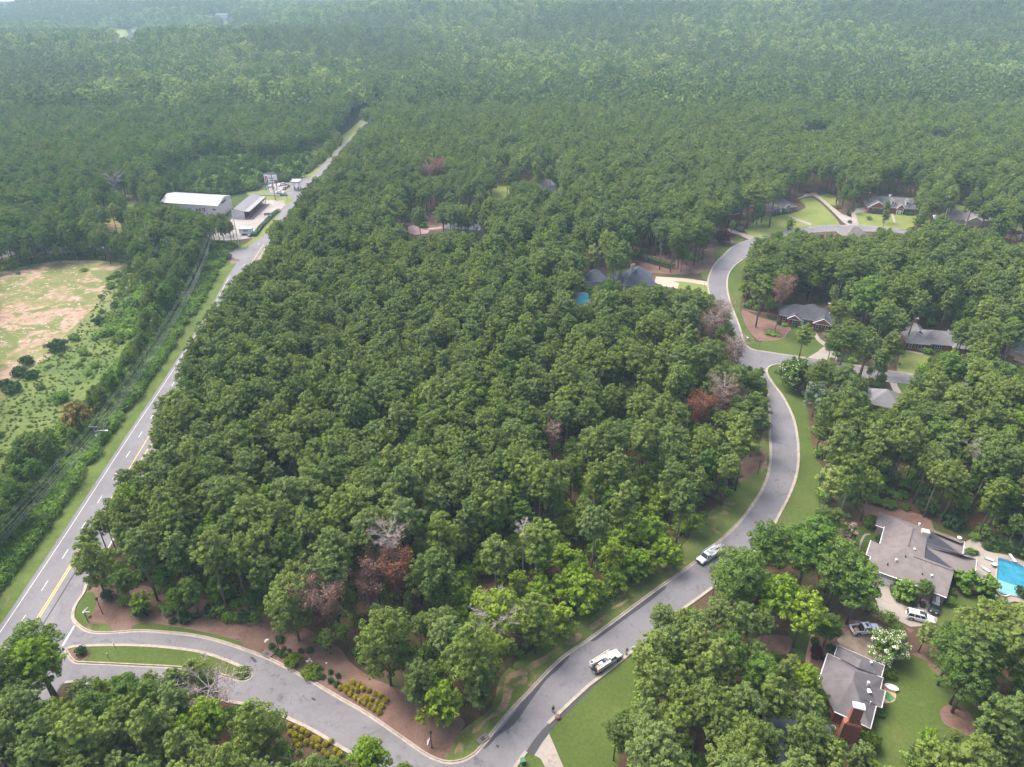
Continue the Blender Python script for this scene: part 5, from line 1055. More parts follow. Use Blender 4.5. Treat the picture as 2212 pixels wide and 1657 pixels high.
# groves for the land beyond
def grove(name, seed, n, size, light):
    rg = random.Random(seed); C = []; Nn = []; S = []; Tt = []; MI = []
    k = int(math.sqrt(n)); mats = [L['pine_b'], L['broad_a'], L['broad_b'], L['broad_l'], L['pine_a']]
    for i in range(k):
        for j in range(k):
            x = (i + .5 + rg.uniform(-.4, .4)) / k * size - size / 2; y = (j + .5 + rg.uniform(-.4, .4)) / k * size - size / 2
            b = rg.random() < light; s = rg.uniform(.7, 1.3)
            c, nn, ss, tt = crown_pts(seed * 100 + i * 10 + j, 'round' if b else 'pine', 4.3, 11, 19, 16, 2, 8, 0.75, core=False)
            C.append(c * s + np.array([x, y, 0])); Nn.append(nn); S.append(ss * s); Tt.append(np.clip(tt + rg.uniform(-.45, .45), 0, 1))
            MI.append(np.full(len(c), rg.choice((2, 3, 3, 2, 3)) if b else rg.choice((0, 4, 0))))
    return quads_mesh(name, np.vstack(C), np.vstack(Nn), np.concatenate(S), np.concatenate(Tt), mats, np.concatenate(MI))
GS = 42.0
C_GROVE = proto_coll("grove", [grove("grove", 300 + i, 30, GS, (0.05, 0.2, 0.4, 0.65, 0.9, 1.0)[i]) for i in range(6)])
gp = []
y = 640 + GS / 2
row = 0
while y < 5400:
    half = 0.76 * y + 260; x = -half + (GS / 2 if row % 2 else 0)
    while x < half:
        jx, jy = x + rnd.uniform(-11, 11), y + rnd.uniform(-11, 11); z = hz(jx, jy)
        cx, cy, dd = project(jx, jy, z + 10); r = F * GS * .42 / dd
        rv = F * GS * 0.2 / dd
        ct, cb = project(jx, jy, z + 19)[1], project(jx, jy, z + 4)[1]
        if open_frac(cx - r * .8, ct, cx + r * .8, cb) < 0.12 or cy < -60:
            if not (y < 800 and abs(jx - (hx(min(789, jy)) + 2)) < 20):
                # paler leaf mix at middle right paints in a distant sunlit patch
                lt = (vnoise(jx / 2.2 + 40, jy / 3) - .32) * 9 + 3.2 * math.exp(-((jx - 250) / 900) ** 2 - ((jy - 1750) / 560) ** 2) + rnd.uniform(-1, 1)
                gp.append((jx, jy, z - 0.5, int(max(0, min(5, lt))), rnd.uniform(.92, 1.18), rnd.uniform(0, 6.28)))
        x += GS * 0.82
    y += GS * 0.82; row += 1
print("groves", len(gp))
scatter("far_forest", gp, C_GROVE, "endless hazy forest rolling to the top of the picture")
# single trees fill the corridor along the far highway
cor = []
for k in range(1700):
    y = rnd.uniform(620, 850); h_ = hx(min(789, y)); side = rnd.choice((-1, 1)); x = h_ + (-14 - rnd.random() * 26 if side < 0 else hw(y) + 6 + rnd.random() * 24)
    if y > 792: x = h_ + rnd.uniform(-40, 45)
    if crown_ok(x, y, 19, 4, 9): cor.append((x, y, 0, rnd.randrange(13), rnd.uniform(.8, 1.1), rnd.uniform(0, 6)))
scatter("roadside_wood", cor, C_FAR, "trees lining the far end of the highway")

# ---- low growth
C_BUSH = proto_coll("bush", BUSH + KUDZ)
low = []
def fill(poly, n, idx, smin, smax, zone_extra=None, kmax=40000):
    xs_ = [p[0] for p in poly]; ys_ = [p[1] for p in poly]; c = 0; k = 0
    # sample on the ground, not in the picture
    gpts = [G(a, b) for a, b in poly]; gx0, gx1 = min(g[0] for g in gpts), max(g[0] for g in gpts); gy0, gy1 = min(g[1] for g in gpts), max(g[1] for g in gpts)
    gp_ = [(g[0], g[1]) for g in gpts]
    X = np.array([rnd.uniform(gx0, gx1) for _ in range(n * 6)]); Yv = np.array([rnd.uniform(gy0, gy1) for _ in range(n * 6)])
    ok = inside(gp_, X, Yv)
    for x, y in zip(X[ok][:n], Yv[ok][:n]):
        h_ = hx(max(40, min(789, y)))
        if h_ - 5.8 < x < h_ + hw(y) + 1: continue
        low.append((x, y, 0, rnd.choice(idx), rnd.uniform(smin, smax), rnd.uniform(0, 6.28)))
fill(KUDZU, 1000, (3, 4, 3, 4, 2), 0.45, 1.7)
fill(SCRUB, 1500, (0, 1, 2, 2), 0.55, 1.35)
fill(SCRUB2, 420, (0, 1, 2, 2), 0.6, 1.3)
MEAD = T(0, 1, [(640, 300), (700, 120), (860, 70), (910, 160), (900, 300), (880, 420), (820, 560), (740, 680), (640, 780), (560, 850), (420, 960), (370, 1080), (250, 1110), (100, 1130), (0, 1340), (-100, 1400), (-60, 950), (130, 760), (300, 620), (480, 500)])
fill(MEAD, 110, (0, 1, 3), 0.2, 0.5); fill(MEAD, 1500, (3, 4, 3, 0), 0.06, 0.15)
fill(T(0, 1, [(680, 150), (860, 70), (910, 160), (900, 300), (880, 420), (760, 640), (700, 600), (800, 400)]), 200, (0, 1, 3), 0.25, 0.6)
for k in range(2600):
    y = rnd.uniform(55, 330); x = hx(y) - rnd.uniform(6.3, 20 if y < 230 else 34); vx, vy, _ = project(x, y, 1)
    low.append((x, y, 0, rnd.choice((0, 1, 2, 3) if rnd.random() < .2 else (0, 1, 2)), rnd.uniform(.45, 1.2) * (1 if x > hx(y) - 20 else 1.3), rnd.uniform(0, 6.28)))
scatter("roadside_scrub", low, C_BUSH, "low bushes and vines beside the highway and on the rough ground")
und = []
for t in trees:
    for _q in range(2 if t[6] < 230 else 1):
        if t[6] > 330: continue
        x, y = t[0] + rnd.uniform(-3.5, 3.5), t[1] + rnd.uniform(-3.5, 3.5); vx, vy, _ = project(x, y, 0.5)
        if open_frac(vx - 8, vy - 10, vx + 8, vy + 6) < 0.1: und.append((x, y, 0, rnd.choice((0, 1, 2)), rnd.uniform(.4, 1.35), rnd.uniform(0, 6)))
scatter("undergrowth", und, C_BUSH, "green undergrowth on the floor of the wood")

# ================================================================== HOUSES
M['shingle_taupe'] = plain("taupe_roof_shingles", (0.148, 0.128, 0.123), 0.95, 0.16, 0.7)
M['shingle_grey'] = plain("grey_roof_shingles", (0.112, 0.101, 0.105), 0.95, 0.2, 0.6)
M['shingle_dark'] = plain("dark_slate_shingles", (0.058, 0.058, 0.07), 0.95, 0.25, 0.5)
M['shingle_blue'] = plain("blue_grey_shingles", (0.07, 0.08, 0.105), 0.95, 0.2, 0.5)
M['shingle_light'] = plain("pale_grey_shingles", (0.15, 0.147, 0.152), 0.95, 0.15, 0.6)
M['pinkbrick'] = plain("pale_red_brick", (0.30, 0.145, 0.10), 0.9, 0.2, 3)
M['cream'] = plain("cream_stucco", (0.55, 0.48, 0.4), 0.9, 0.1)
M['glass'] = plain("window_glass", (0.035, 0.042, 0.05), 0.15, 0.3, 2)
M['shutter'] = plain("black_shutter", (0.015, 0.015, 0.018), 0.6, 0.1)
M['solar'] = plain("solar_matting", (0.03, 0.034, 0.046), 0.7, 0.15, 1)
M['vent'] = plain("roof_vent_metal", (0.5, 0.53, 0.56), 0.5, 0.1)
M['darkvent'] = plain("dark_vent_pipe", (0.03, 0.03, 0.03), 0.7, 0.1)

def frame2(A, B):
    a = Vector(G(*A)).xy; b = Vector(G(*B)).xy; d = b - a
    return (a.x, a.y, 0), math.atan2(d.y, d.x), d.length
def roof_block(mb, x0, x1, y0, y1, ze, hr, kind, mi=0, oh=0.5):
    """one roof over a rectangle: hip, gx (ridge along x, gables at the ends) or gy"""
    x0 -= oh; x1 += oh; y0 -= oh; y1 += oh; w, d = x1 - x0, y1 - y0; zb = ze - 0.18
    if kind == 'hip':
        k = min(w, d) / 2
        if w >= d: r0, r1 = (x0 + k, (y0 + y1) / 2), (x1 - k, (y0 + y1) / 2)
        else: r0, r1 = ((x0 + x1) / 2, y0 + k), ((x0 + x1) / 2, y1 - k)
    elif kind == 'gx': r0, r1 = (x0, (y0 + y1) / 2), (x1, (y0 + y1) / 2)
    else: r0, r1 = ((x0 + x1) / 2, y0), ((x0 + x1) / 2, y1)
    v = [(x0, y0, ze), (x1, y0, ze), (x1, y1, ze), (x0, y1, ze), (r0[0], r0[1], ze + hr), (r1[0], r1[1], ze + hr + 0.001), (x0, y0, zb), (x1, y0, zb), (x1, y1, zb), (x0, y1, zb)]
    alongx = kind == 'gx' or (kind == 'hip' and w >= d)
    if alongx: f = [(0, 1, 5, 4), (2, 3, 4, 5), (3, 0, 4), (1, 2, 5)]; ridge = 1
    else: f = [(0, 1, 4), (1, 2, 5, 4), (2, 3, 5), (3, 0, 4, 5)]
    side = [(6, 7, 1, 0), (7, 8, 2, 1), (8, 9, 3, 2), (9, 6, 0, 3), (9, 8, 7, 6)]
    b = len(mb.v); mb.v += v
    gab = ([2, 3] if kind == 'gx' else [0, 2] if kind == 'gy' else [])
    for i, q in enumerate(f): mb.f.append(tuple(b + j for j in q)); mb.m.append(2 if i in gab else 0)
    for q in side: mb.f.append(tuple(b + j for j in q)); mb.m.append(1)
def window(parent, x, y, z, w, h, rz=0.0, shut=True, arch=False, n=1):
    """a window facing local -y (rz=0)"""
    def tr(b):
        cr, sr = math.cos(rz), math.sin(rz); b.v = [(x + p[0] * cr - p[1] * sr, y + p[0] * sr + p[1] * cr, z + p[2]) for p in b.v]; return b
    f = MB(); t = 0.09
    for sx in (-1, 1): f.box((sx * (w / 2 + t / 2), -0.06, 0), (t, 0.12, h + 2 * t))
    for sz in (-1, 1): f.box((0, -0.06, sz * (h / 2 + t / 2)), (w, 0.12, t))
    for k in range(1, n): f.box((-w / 2 + w * k / n, -0.05, 0), (0.07, 0.1, h))
    f.box((0, -0.05, 0), (w, 0.09, 0.06))
    fo = tr(f).build("window", M['white'], parent)
    tr(MB().box((0, -0.03, 0), (w, 0.04, h))).build("pane", M['glass'], fo)
    if shut:
        for sx in (-1, 1): tr(MB().box((sx * (w / 2 + t + 0.25), -0.05, 0), (0.42, 0.08, h + 0.1))).build("shutter", M['shutter'], parent)
def chimney(parent, x, y, z0, h, w=1.0, d=0.8, mat=None, cap=None):
    c = MB(); c.box((x, y, z0 + h / 2), (w, d, h)); c.box((x, y, z0 + h - 0.25), (w + .14, d + .14, 0.12))
    co = c.build("chimney", mat or M['brick'], parent)
    MB().box((x, y, z0 + h + 0.08), (w + 0.05, d + 0.05, 0.16)).build("chimney_cap", cap or M['white'], co)
def house(name, label, A, B, blocks, wallm, roofm, chims=(), wins=(), doors=(), vents=(), loc=None):
    p, rz, Lw = frame2(A, B); r = empty(name, p, rz, label, "house")
    gm = wallm
    for (x0, x1, y0, y1, ze, hr, k) in blocks:
        MB().box(((x0 + x1) / 2, (y0 + y1) / 2, (ze - 0.05) / 2), (x1 - x0, y1 - y0, ze - 0.05)).build("wall", wallm, r)
        mb = MB(); roof_block(mb, x0, x1, y0, y1, ze, hr, k); mb.build("roof", [roofm, M['white'], gm], r)
        if k == 'gy':                    # white bargeboards on the near gable
            xm = (x0 + x1) / 2; b = MB(); yy_ = y0 - 0.55
            b.tube([(x0 - .5, yy_, ze), (xm, yy_, ze + hr)], 0.11, 4); b.tube([(x1 + .5, yy_, ze), (xm, yy_, ze + hr)], 0.11, 4); b.build("bargeboard", M['white'], r)
    for c in chims: chimney(r, *c)
    for w in wins: window(r, *w)
    for (x, y, w, h) in doors: MB().box((x, y - 0.05, h / 2), (w, 0.12, h)).build("door", M['white'], r)
    for (x, y, z) in vents:
        b = MB(); b.lathe([(0.12, 0), (0.12, 0.5), (0.2, 0.52), (0.2, 0.62)], 8, (x, y, z)); b.build("vent", M['vent'], r)
    return r, Lw

# brick house at the junction (dark roof)
house("brick_house", "red brick house with dark grey roof facing the junction lawn", Z(2300, 860, 7.363, [(262, 790)])[0], Z(2300, 860, 7.363, [(1400, 985)])[0],
      [(0, 18.6, 1.2, 9.5, 2.9, 3.3, 'hip'), (3.2, 7.2, -0.9, 6, 2.75, 1.7, 'gy'), (12.2, 18.0, -1.2, 8, 2.8, 2.2, 'gy'), (7.5, 13.5, 8, 13, 2.85, 2.3, 'hip')], M['brick'], M['shingle_dark'],
      [(16.2, 9.2, 0, 6.9, 1.1, .8)],
      [(1.6, 1.2, 1.5, .9, 1.5), (5.2, -0.9, 1.5, .9, 1.5), (13.5, -1.2, 1.5, .95, 1.55), (16.7, -1.2, 1.5, .95, 1.55), (9.6, 1.2, 1.5, 2.0, 1.6, 0.0, False, False, 3)], [(8.0, 1.2, 1.0, 2.2)], [(16.6, 5.5, 4.2)])
# grey-roofed brick house further along the side street
house("brick_house", "low brick house with pale grey roof behind its own square lawn", Z(2660, 930, 5.345, [(300, 625)])[0], Z(2660, 930, 5.345, [(1190, 720)])[0],
      [(4, 19.5, 0.8, 10.5, 2.9, 2.9, 'hip'), (0, 7, 0, 8.5, 2.75, 2.2, 'hip'), (2, 7, 6, 14, 2.8, 2.4, 'gy'), (14.6, 21, -0.6, 9, 2.85, 2.4, 'hip'), (15, 20, 8, 12, 2.8, 1.6, 'hip')], M['brick'], M['shingle_light'],
      [(4.6, 12.6, 0, 6.6, 1.0, .8), ], [(1.2, 0, 1.5, .9, 1.5), (4.2, 0, 1.5, .95, 1.5), (10.2, 0.8, 1.5, 2.0, 1.6, 0.0, True, False, 3)], [], [(14.5, 9.0, 4.2)])
# blue roof at the right edge
house("blue_roofed_house", "house with steep blue-grey roof cut by the right edge of the picture", Z(2660, 930, 5.345, [(1850, 700)])[0], Z(2660, 930, 5.345, [(2400, 900)])[0],
      [(0, 4.4, 1.0, 13, 3.6, 3.4, 'gx'), (4.4, 14, -1.5, 12.0, 3.4, 3.6, 'gx')], M['cream'], M['shingle_blue'])
# roof peeping between trees on the south side of the side street
house("grey_roofed_house", "small hipped grey roof showing between pines right of the curve", T(2, 1, [(1195, 1010)])[0], T(2, 1, [(1375, 1045)])[0],
      [(0, 8.5, 0, 9, 3.0, 3.2, 'hip'), (-9, 1, 2, 9, 2.9, 2.6, 'hip')], M['brick'], M['shingle_light'])
# pink brick house on the cul-de-sac
house("pink_brick_house", "pale red brick house with taupe roof behind the tall umbrella pines", Z(2260, 540, 7.363, [(210, 800)])[0], Z(2260, 540, 7.363, [(1135, 690)])[0],
      [(0, 12.0, 2.0, 11.0, 3.0, 3.0, 'hip'), (7.5, 21.8, 1.2, 14.8, 3.0, 4.6, 'hip'), (13.7, 17.2, 0.2, 5, 3.1, 1.9, 'gy'), (1.5, 6.0, 0.4, 6, 2.9, 1.8, 'hip')], M['pinkbrick'], M['shingle_taupe'],
      [], [(15.4, 0.2, 1.9, 1.7, 2.0, 0.0, False, False, 3), (18.8, 1.2, 1.7, 1.1, 1.5), (7.2, 1.9, 1.6, 1.0, 1.5), (10.2, 1.2, 1.6, 1.2, 1.5, 0.0, False, False, 2)], [(12.2, 1.2, 1.1, 2.2)])
# dormered brick house
hh, _ = house("dormered_brick_house", "red brick house with grey gabled roof and two white dormers", Z(2560, 540, 5.02, [(215, 490)])[0], Z(2560, 540, 5.02, [(905, 530)])[0],
      [(4.5, 25.0, 1.4, 12.8, 3.1, 4.2, 'gx'), (0, 8.6, 0, 10.5, 3.0, 3.3, 'gy'), (14.4, 17.6, 0.2, 5, 3.2, 2.3, 'gy')], M['brick'], M['shingle_grey'],
      [(1.5, 11.0, 0, 8.0, 0.9, .8), (11.5, 8.6, 6.0, 2.0, 0.9, .6, M['white'])],
      [(2.4, 0, 1.5, 1.0, 1.6), (6.4, 0, 1.5, 1.0, 1.6), (4.3, 0, 4.3, .8, 1.1, 0.0, False), (19.4, 1.4, 1.6, .9, 1.6), (22, 1.4, 1.6, .9, 1.6), (24.0, 1.4, 1.6, .8, 1.6, 0.0, False)], [(16, 0.2, 1.6, 2.2)])
for dx in (12.2, 19.6):
    d = MB(); d.box((dx, 4.2, 5.2), (1.9, 2.8, 1.9)); roof_block(d, dx - .95, dx + .95, 2.8, 6.6, 6.2, 1.2, 'gy', oh=.2)
    d.m = [1 if i < 6 else {0: 0, 1: 1, 2: 1}[m_] for i, m_ in enumerate(d.m)]
    do = d.build("dormer", [M['shingle_grey'], M['white']], hh); MB().box((dx, 2.76, 5.3), (0.9, 0.06, 1.1)).build("pane", M['glass'], do)
for sx in (14.5, 17.4): MB().box((sx, -0.15, 1.6), (0.3, 0.3, 3.1)).build("porch_column", M['white'], hh)
# taupe ranch house at the right
house("taupe_roofed_house", "long low house with taupe hipped roof behind the far pines at the right", Z(2560, 540, 5.02, [(1450, 690)])[0], Z(2560, 540, 5.02, [(2110, 720)])[0],
      [(0, 18, 2, 12, 3.0, 3.3, 'hip'), (7.5, 14.5, -0.2, 8, 2.95, 2.5, 'gy'), (14, 22.5, 3, 11, 2.9, 2.6, 'hip')], M['cream'], M['shingle_taupe'], [(0.6, 8.5, 0, 6.6, 1.2, .9, M['cream'], M['cream'])], [(11, -.2, 4.0, .6, .6, 0.0, False)])
house("dark_roofed_house", "dark-roofed house almost hidden by trees left of the umbrella pines", T(2, 0, [(290, 1425)])[0], T(2, 0, [(420, 1410)])[0], [(0, 9, 0, 9, 3.0, 3.4, 'hip')], M['brick'], M['shingle_dark'], [(5, 7, 0, 7.2, .7, .6, M['white'])])
house("grey_roofed_house", "hipped roof seen over the tree tops on the near side of the cul-de-sac", T(2, 0, [(1010, 1580)])[0], T(2, 0, [(1280, 1590)])[0], [(2, 14, 0, 10, 3.0, 4.2, 'hip')], M['brick'], M['shingle_taupe'])
# slate-roofed mansion in the middle distance
kh, _ = house("slate_roofed_house", "big house with steep blue slate hip roof above the wood", T(1, 1, [(1815, 250)])[0], T(1, 1, [(2035, 250)])[0],
      [(1, 13.5, 0, 12.5, 4.0, 6.0, 'hip'), (-3, 2, 3, 10, 3.4, 3.0, 'hip')], M['cream'], M['shingle_blue'], [(4.6, 5.0, 0, 11.0, 1.5, 1.2, M['cream'], M['brick'])])
house("slate_roofed_pavilion", "small slate-roofed pavilion left of the big slate house", T(1, 1, [(1575, 215)])[0], T(1, 1, [(1690, 215)])[0], [(0, 9.5, 0, 8, 3.4, 3.8, 'hip')], M['cream'], M['shingle_blue'])
ph_, _ = house("slate_roofed_house", "rambling slate-roofed house by the dusty pink paving in the upper wood", T(1, 0, [(670, 1530)])[0], T(1, 0, [(945, 1540)])[0],
      [(0, 15, 2, 11, 3.2, 2.8, 'hip'), (9, 17, 4, 13, 4.0, 4.2, 'hip'), (17, 28, 0, 9, 3.4, 3.8, 'hip')], M['cream'], M['shingle_blue'], [(15.6, 9.5, 0, 9.6, 1.6, 1.2, M['cream']), (24, 8, 0, 8.4, 1.8, 1.0, M['cream'])])
house("white_trimmed_house", "house with grey roof, tall chimney and white trim beyond the small far lawn", T(1, 0, [(1290, 1250)])[0], T(1, 0, [(1425, 1250)])[0],
      [(0, 15, 0, 10, 4.6, 3.0, 'hip'), (14, 20, 3, 9, 4.2, 2.4, 'hip')], M['white'], M['shingle_grey'], [(6.5, 8.0, 0, 9.6, 1.4, 1.2, M['white'])])
house("hidden_house", "white house corner glimpsed between far trees above the round pale tree", T(1, 0, [(1205, 1030)])[0], T(1, 0, [(1325, 1030)])[0], [(0, 16, 0, 9, 5.5, 3.4, 'hip')], M['white'], M['shingle_light'])
house("brown_roofed_house", "brown roof deep in the far wood at the upper right", T(2, 0, [(800, 850)])[0], T(2, 0, [(930, 858)])[0], [(0, 18, 0, 12, 6.0, 5.0, 'gx'), (17, 28, 2, 12, 6.0, 4, 'gx')], M['cream'], M['shingle_taupe'])
house("brown_roofed_house", "long brown roof in the far wood near the right edge", T(2, 0, [(1580, 890)])[0], T(2, 0, [(1750, 910)])[0], [(0, 18, 2, 12, 6.0, 5.0, 'gx'), (17, 32, 0, 12, 5.0, 4, 'gx')], M['cream'], M['shingle_taupe'])
house("garden_shed", "corner of a grey-roofed house with white gutter at the right edge by the wooden fence", T(2, 0, [(2175, 1590)])[0], T(2, 0, [(2260, 1600)])[0], [(0, 10, 0, 7, 2.9, 2.4, 'hip')], M['brick'], M['shingle_taupe'])
def far_house(vp, label, w=14, wm=None):
    p = GT(*vp); r = empty("far_house", (p[0], p[1], p[2] - 1), 0.1, label, "house")
    MB().box((0, 0, 4), (w, 9, 8)).build("wall", wm or M['white'], r); mb = MB(); roof_block(mb, -w / 2, w / 2, -4.5, 4.5, 8, 4, 'gx'); mb.build("roof", [M['shingle_light'], M['white'], M['white']], r)
far_house((480, 40), "tiny white house on a far clearing at the upper left", 26)
far_house((57, 104), "tiny pale house in the hazy valley at the left edge", 14)
far_house((143, 41), "tiny roof beside a far lawn in the upper left haze", 22, M['pinkbrick'])

# ---- the big taupe house with solar matting, outline read corner by corner
Z7 = lambda x, y: Z(2560, 1500, 4.3145, [(x, y)])[0]
def pt7(x, y, z, fr=Z7):
    return Vector(G(*fr(x, y), z))
def custom_house(name, label, fr, V, faces, roofm, wallm, walls, trims, cat="house"):
    P = {k: Vector(G(*fr(v[0], v[1]), v[2])) for k, v in V.items()}
    cen = sum(P.values(), Vector()) / len(P); org = Vector((cen.x, cen.y, 0)); r = empty(name, org, 0, label, cat)
    ks = list(P); idx = {k: i for i, k in enumerate(ks)}; vs = [P[k] - org for k in ks]
    for grp in faces:
        used = sorted({k for f in grp for k in f.split()}); idx = {k: i for i, k in enumerate(used)}; gvs = [P[k] - org for k in used]; mb = MB(); mb.add(gvs, [])
        for f in grp:
            q = [idx[k] for k in f.split()]
            n = (gvs[q[1]] - gvs[q[0]]).cross(gvs[q[2]] - gvs[q[0]])
            if n.z < 0: q = q[::-1]
            mb.f.append(tuple(q)); mb.m.append(0)
        # thickness: same faces 0.12 m lower, so the sheet is a slab
        b = len(mb.v); mb.v += [(v[0], v[1], v[2] - 0.14) for v in mb.v[:len(gvs)]]
        for f in list(mb.f): mb.f.append(tuple(b + i for i in f[::-1])); mb.m.append(0)
        o = mb.build("roof", roofm, r)
    for w in walls:
        pts = [P[k] - org for k in w.split()]; mid = Vector((0, 0, 0)); b = MB()
        ins = []
        for p in pts:
            d = Vector((p.x, p.y, 0)); ins.append(p - d.normalized() * 0.45)
        n = len(ins)
        for i in range(n - 1):
            a, c = ins[i], ins[i + 1]; b.add([(a.x, a.y, 0), (c.x, c.y, 0), (c.x, c.y, c.z - .12), (a.x, a.y, a.z - .12)], [(0, 1, 2, 3)])
        b.build("wall", wallm, r)
    for t in trims:
        pts = [P[k] - org + Vector((0, 0, -0.03)) for k in t.split()]; MB().tube(pts, 0.11, 4).build("fascia", M['white'], r)
    return r, P, org
VA = dict(a=(412, 312, 3), b=(343, 568, 3), b2=(440, 632, 3.7), b3=(228, 522, 3.05), b4=(167, 710, 3), c=(225, 735, 3), d=(187, 880, 3), e0=(585, 1022, 3), e=(1210, 1265, 3), g=(1302, 922, 4.6), h=(780, 735, 4.8), k=(710, 600, 5.3),
          j=(775, 365, 5.3), p1=(338, 152, 3), p2=(287, 325, 2.9), p3=(392, 362, 2.9), p4=(545, 243, 4.0), q=(590, 240, 3.2), bk=(970, 385, 3.2), bk2=(1250, 482, 3.1), r1=(1440, 540, 3), r2=(1418, 705, 3), v1=(982, 392, 3.35),
          m0=(940, 565, 4.6), m1=(1395, 705, 4.6), n0=(948, 612, 4.0), n1=(1285, 890, 4.3), s0=(920, 758, 4.6), w1=(1430, 712, 4.5), w2=(1597, 772, 3.3), w3=(1580, 965, 3), w4=(1370, 942, 3), tr=(1050, 425, 3.9), tr2=(1400, 560, 3.8))
rA, PA, oA = custom_house("big_taupe_house", "large house with taupe hipped roof and two dark solar triangles beside the pool", Z7, VA,
    [["d e0 k", "e0 h k", "e0 e h", "e g h"], ["a j k b2", "b2 k d c", "a b2 b"], ["a p4 j", "p4 q j", "q bk j"], ["p1 p4 q", "p1 p2 p4", "p2 p3 p4", "p3 a p4"],
     ["j k s0", "k h s0", "j s0 m0", "j m0 v1", "bk v1 j"], ["b b3 b2", "b3 b4 b2", "b4 c b2"], ["v1 tr tr2", "v1 tr2 r1", "v1 r1 r2", "v1 r2 m1", "bk tr v1", "bk bk2 tr", "bk2 r1 tr"],
     ["v1 m1 m0"], ["m0 m1 w1", "m0 w1 n0", "n0 w1 w2", "n0 w2 w3", "n0 w3 w4", "n0 w4 n1"], ["n0 n1 s0", "s0 n1 g", "s0 g h"]],
    M['shingle_taupe'], plain("dusky_brick", (0.3, 0.24, 0.21), 0.9, 0.15, 3), ["p1 p2 p3", "a b", "b3 b4 c d e0 e g", "w4 w3 w2", "r2 r1 bk2 bk q p1"],
    ["p2 p3", "a b", "b3 b4 c d e0 e", "w4 w3 w2 w1", "r2 r1 bk2"])
def slab_on(keys, pts, mat, name, parent, P, org, lift=0.06):
    q = [Vector(p) - org + Vector((0, 0, lift)) for p in pts]; n = (q[1] - q[0]).cross(q[2] - q[0])
    if n.z < 0: q = q[::-1]
    k = len(q); MB().add([tuple(p) for p in q] + [(p.x, p.y, p.z - 0.05) for p in q], [tuple(range(k)), tuple(range(k, 2 * k))[::-1]] + [(i, k + i, k + (i + 1) % k, (i + 1) % k) for i in range(k)]).build(name, mat, parent)
slab_on(None, [PA['v1'].lerp(PA['m0'], .03), PA['m0'].lerp(PA['v1'], .05), PA['m1'].lerp(PA['m0'], .03)], M['solar'], "solar_panel", rA, PA, oA)
slab_on(None, [PA['n0'].lerp(PA['s0'], .05), PA['s0'].lerp(PA['n0'], .05), PA['n1'].lerp(PA['s0'], .03)], M['solar'], "solar_panel", rA, PA, oA)
for (x, y, z) in ((445, 832, 3.9), (675, 732, 4.7), (930, 828, 4.3), (890, 962, 3.9)):
    p = pt7(x, y, z) - oA; MB().lathe([(0.13, -0.3), (0.13, 0.35)], 8, p).build("vent_pipe", M['darkvent'], rA)
for (x, y, z) in ((550, 785, 4.3), (785, 648, 5.0), (1008, 988, 4.0), (850, 322, 4.6)):
    p = pt7(x, y, z) - oA; MB().lathe([(0.1, -0.3), (0.1, 0.3), (0.24, 0.34), (0.24, 0.44)], 8, p).build("vent_cap", M['white'], rA)
b = MB(); p = pt7(925, 440, 4.3) - oA; b.box(p, (1.6, 1.3, 1.9), rz=R(-20)); b.build("chimney", M['cream'], rA)
b = MB(); p = pt7(1372, 495, 3.6) - oA; b.tube([p - Vector((0, 0, .6)), p], .04, 5); b.lathe([(0.05, 0), (0.35, 0.1), (0.5, 0.24)], 14, p); b.build("satellite_dish", M['white'], rA)
for (ka, kb) in (("j", "k"), ("h", "g"), ("m0", "w1")):
    MB().tube([PA[ka].lerp(PA[kb], .0) - oA + Vector((0, 0, .05)), PA[kb] - oA + Vector((0, 0, .05))], 0.13, 5).build("ridge_cap", M['shingle_grey'], rA)
# garage door with a row of small panes
_i = lambda k: (PA[k] - oA) - Vector(((PA[k] - oA).x, (PA[k] - oA).y, 0)).normalized() * 0.45 + oA
ga, gb = _i('d').lerp(_i('e0'), .12), _i('d').lerp(_i('e0'), .9); ga.z = gb.z = 0; dv = (gb - ga); n_ = Vector((dv.y, -dv.x, 0)).normalized()
if n_.dot((ga + gb) / 2 - oA) < 0: n_ = -n_
ga = ga + n_ * .1; gb = gb + n_ * .1
gd = MB(); ang = math.atan2(dv.y, dv.x); mid = (ga + gb) / 2 - oA
gd.box((mid.x, mid.y, 1.15), (dv.length, 0.1, 2.3), rz=ang); gdo = gd.build("garage_door", M['white'], rA)
for k in range(4):
    MB().box((mid.x + n_.x * .07, mid.y + n_.y * .07, 0.3 + k * .55), (dv.length * .98, 0.05, 0.5), rz=ang).build("door_panel", M['white'], gdo)
for k in range(8):
    q = ga.lerp(gb, (k + .5) / 8) - oA; MB().box((q.x + n_.x * .12, q.y + n_.y * .12, 2.05), (0.42, 0.04, 0.22), rz=ang).build("door_pane", M['glass'], gdo)

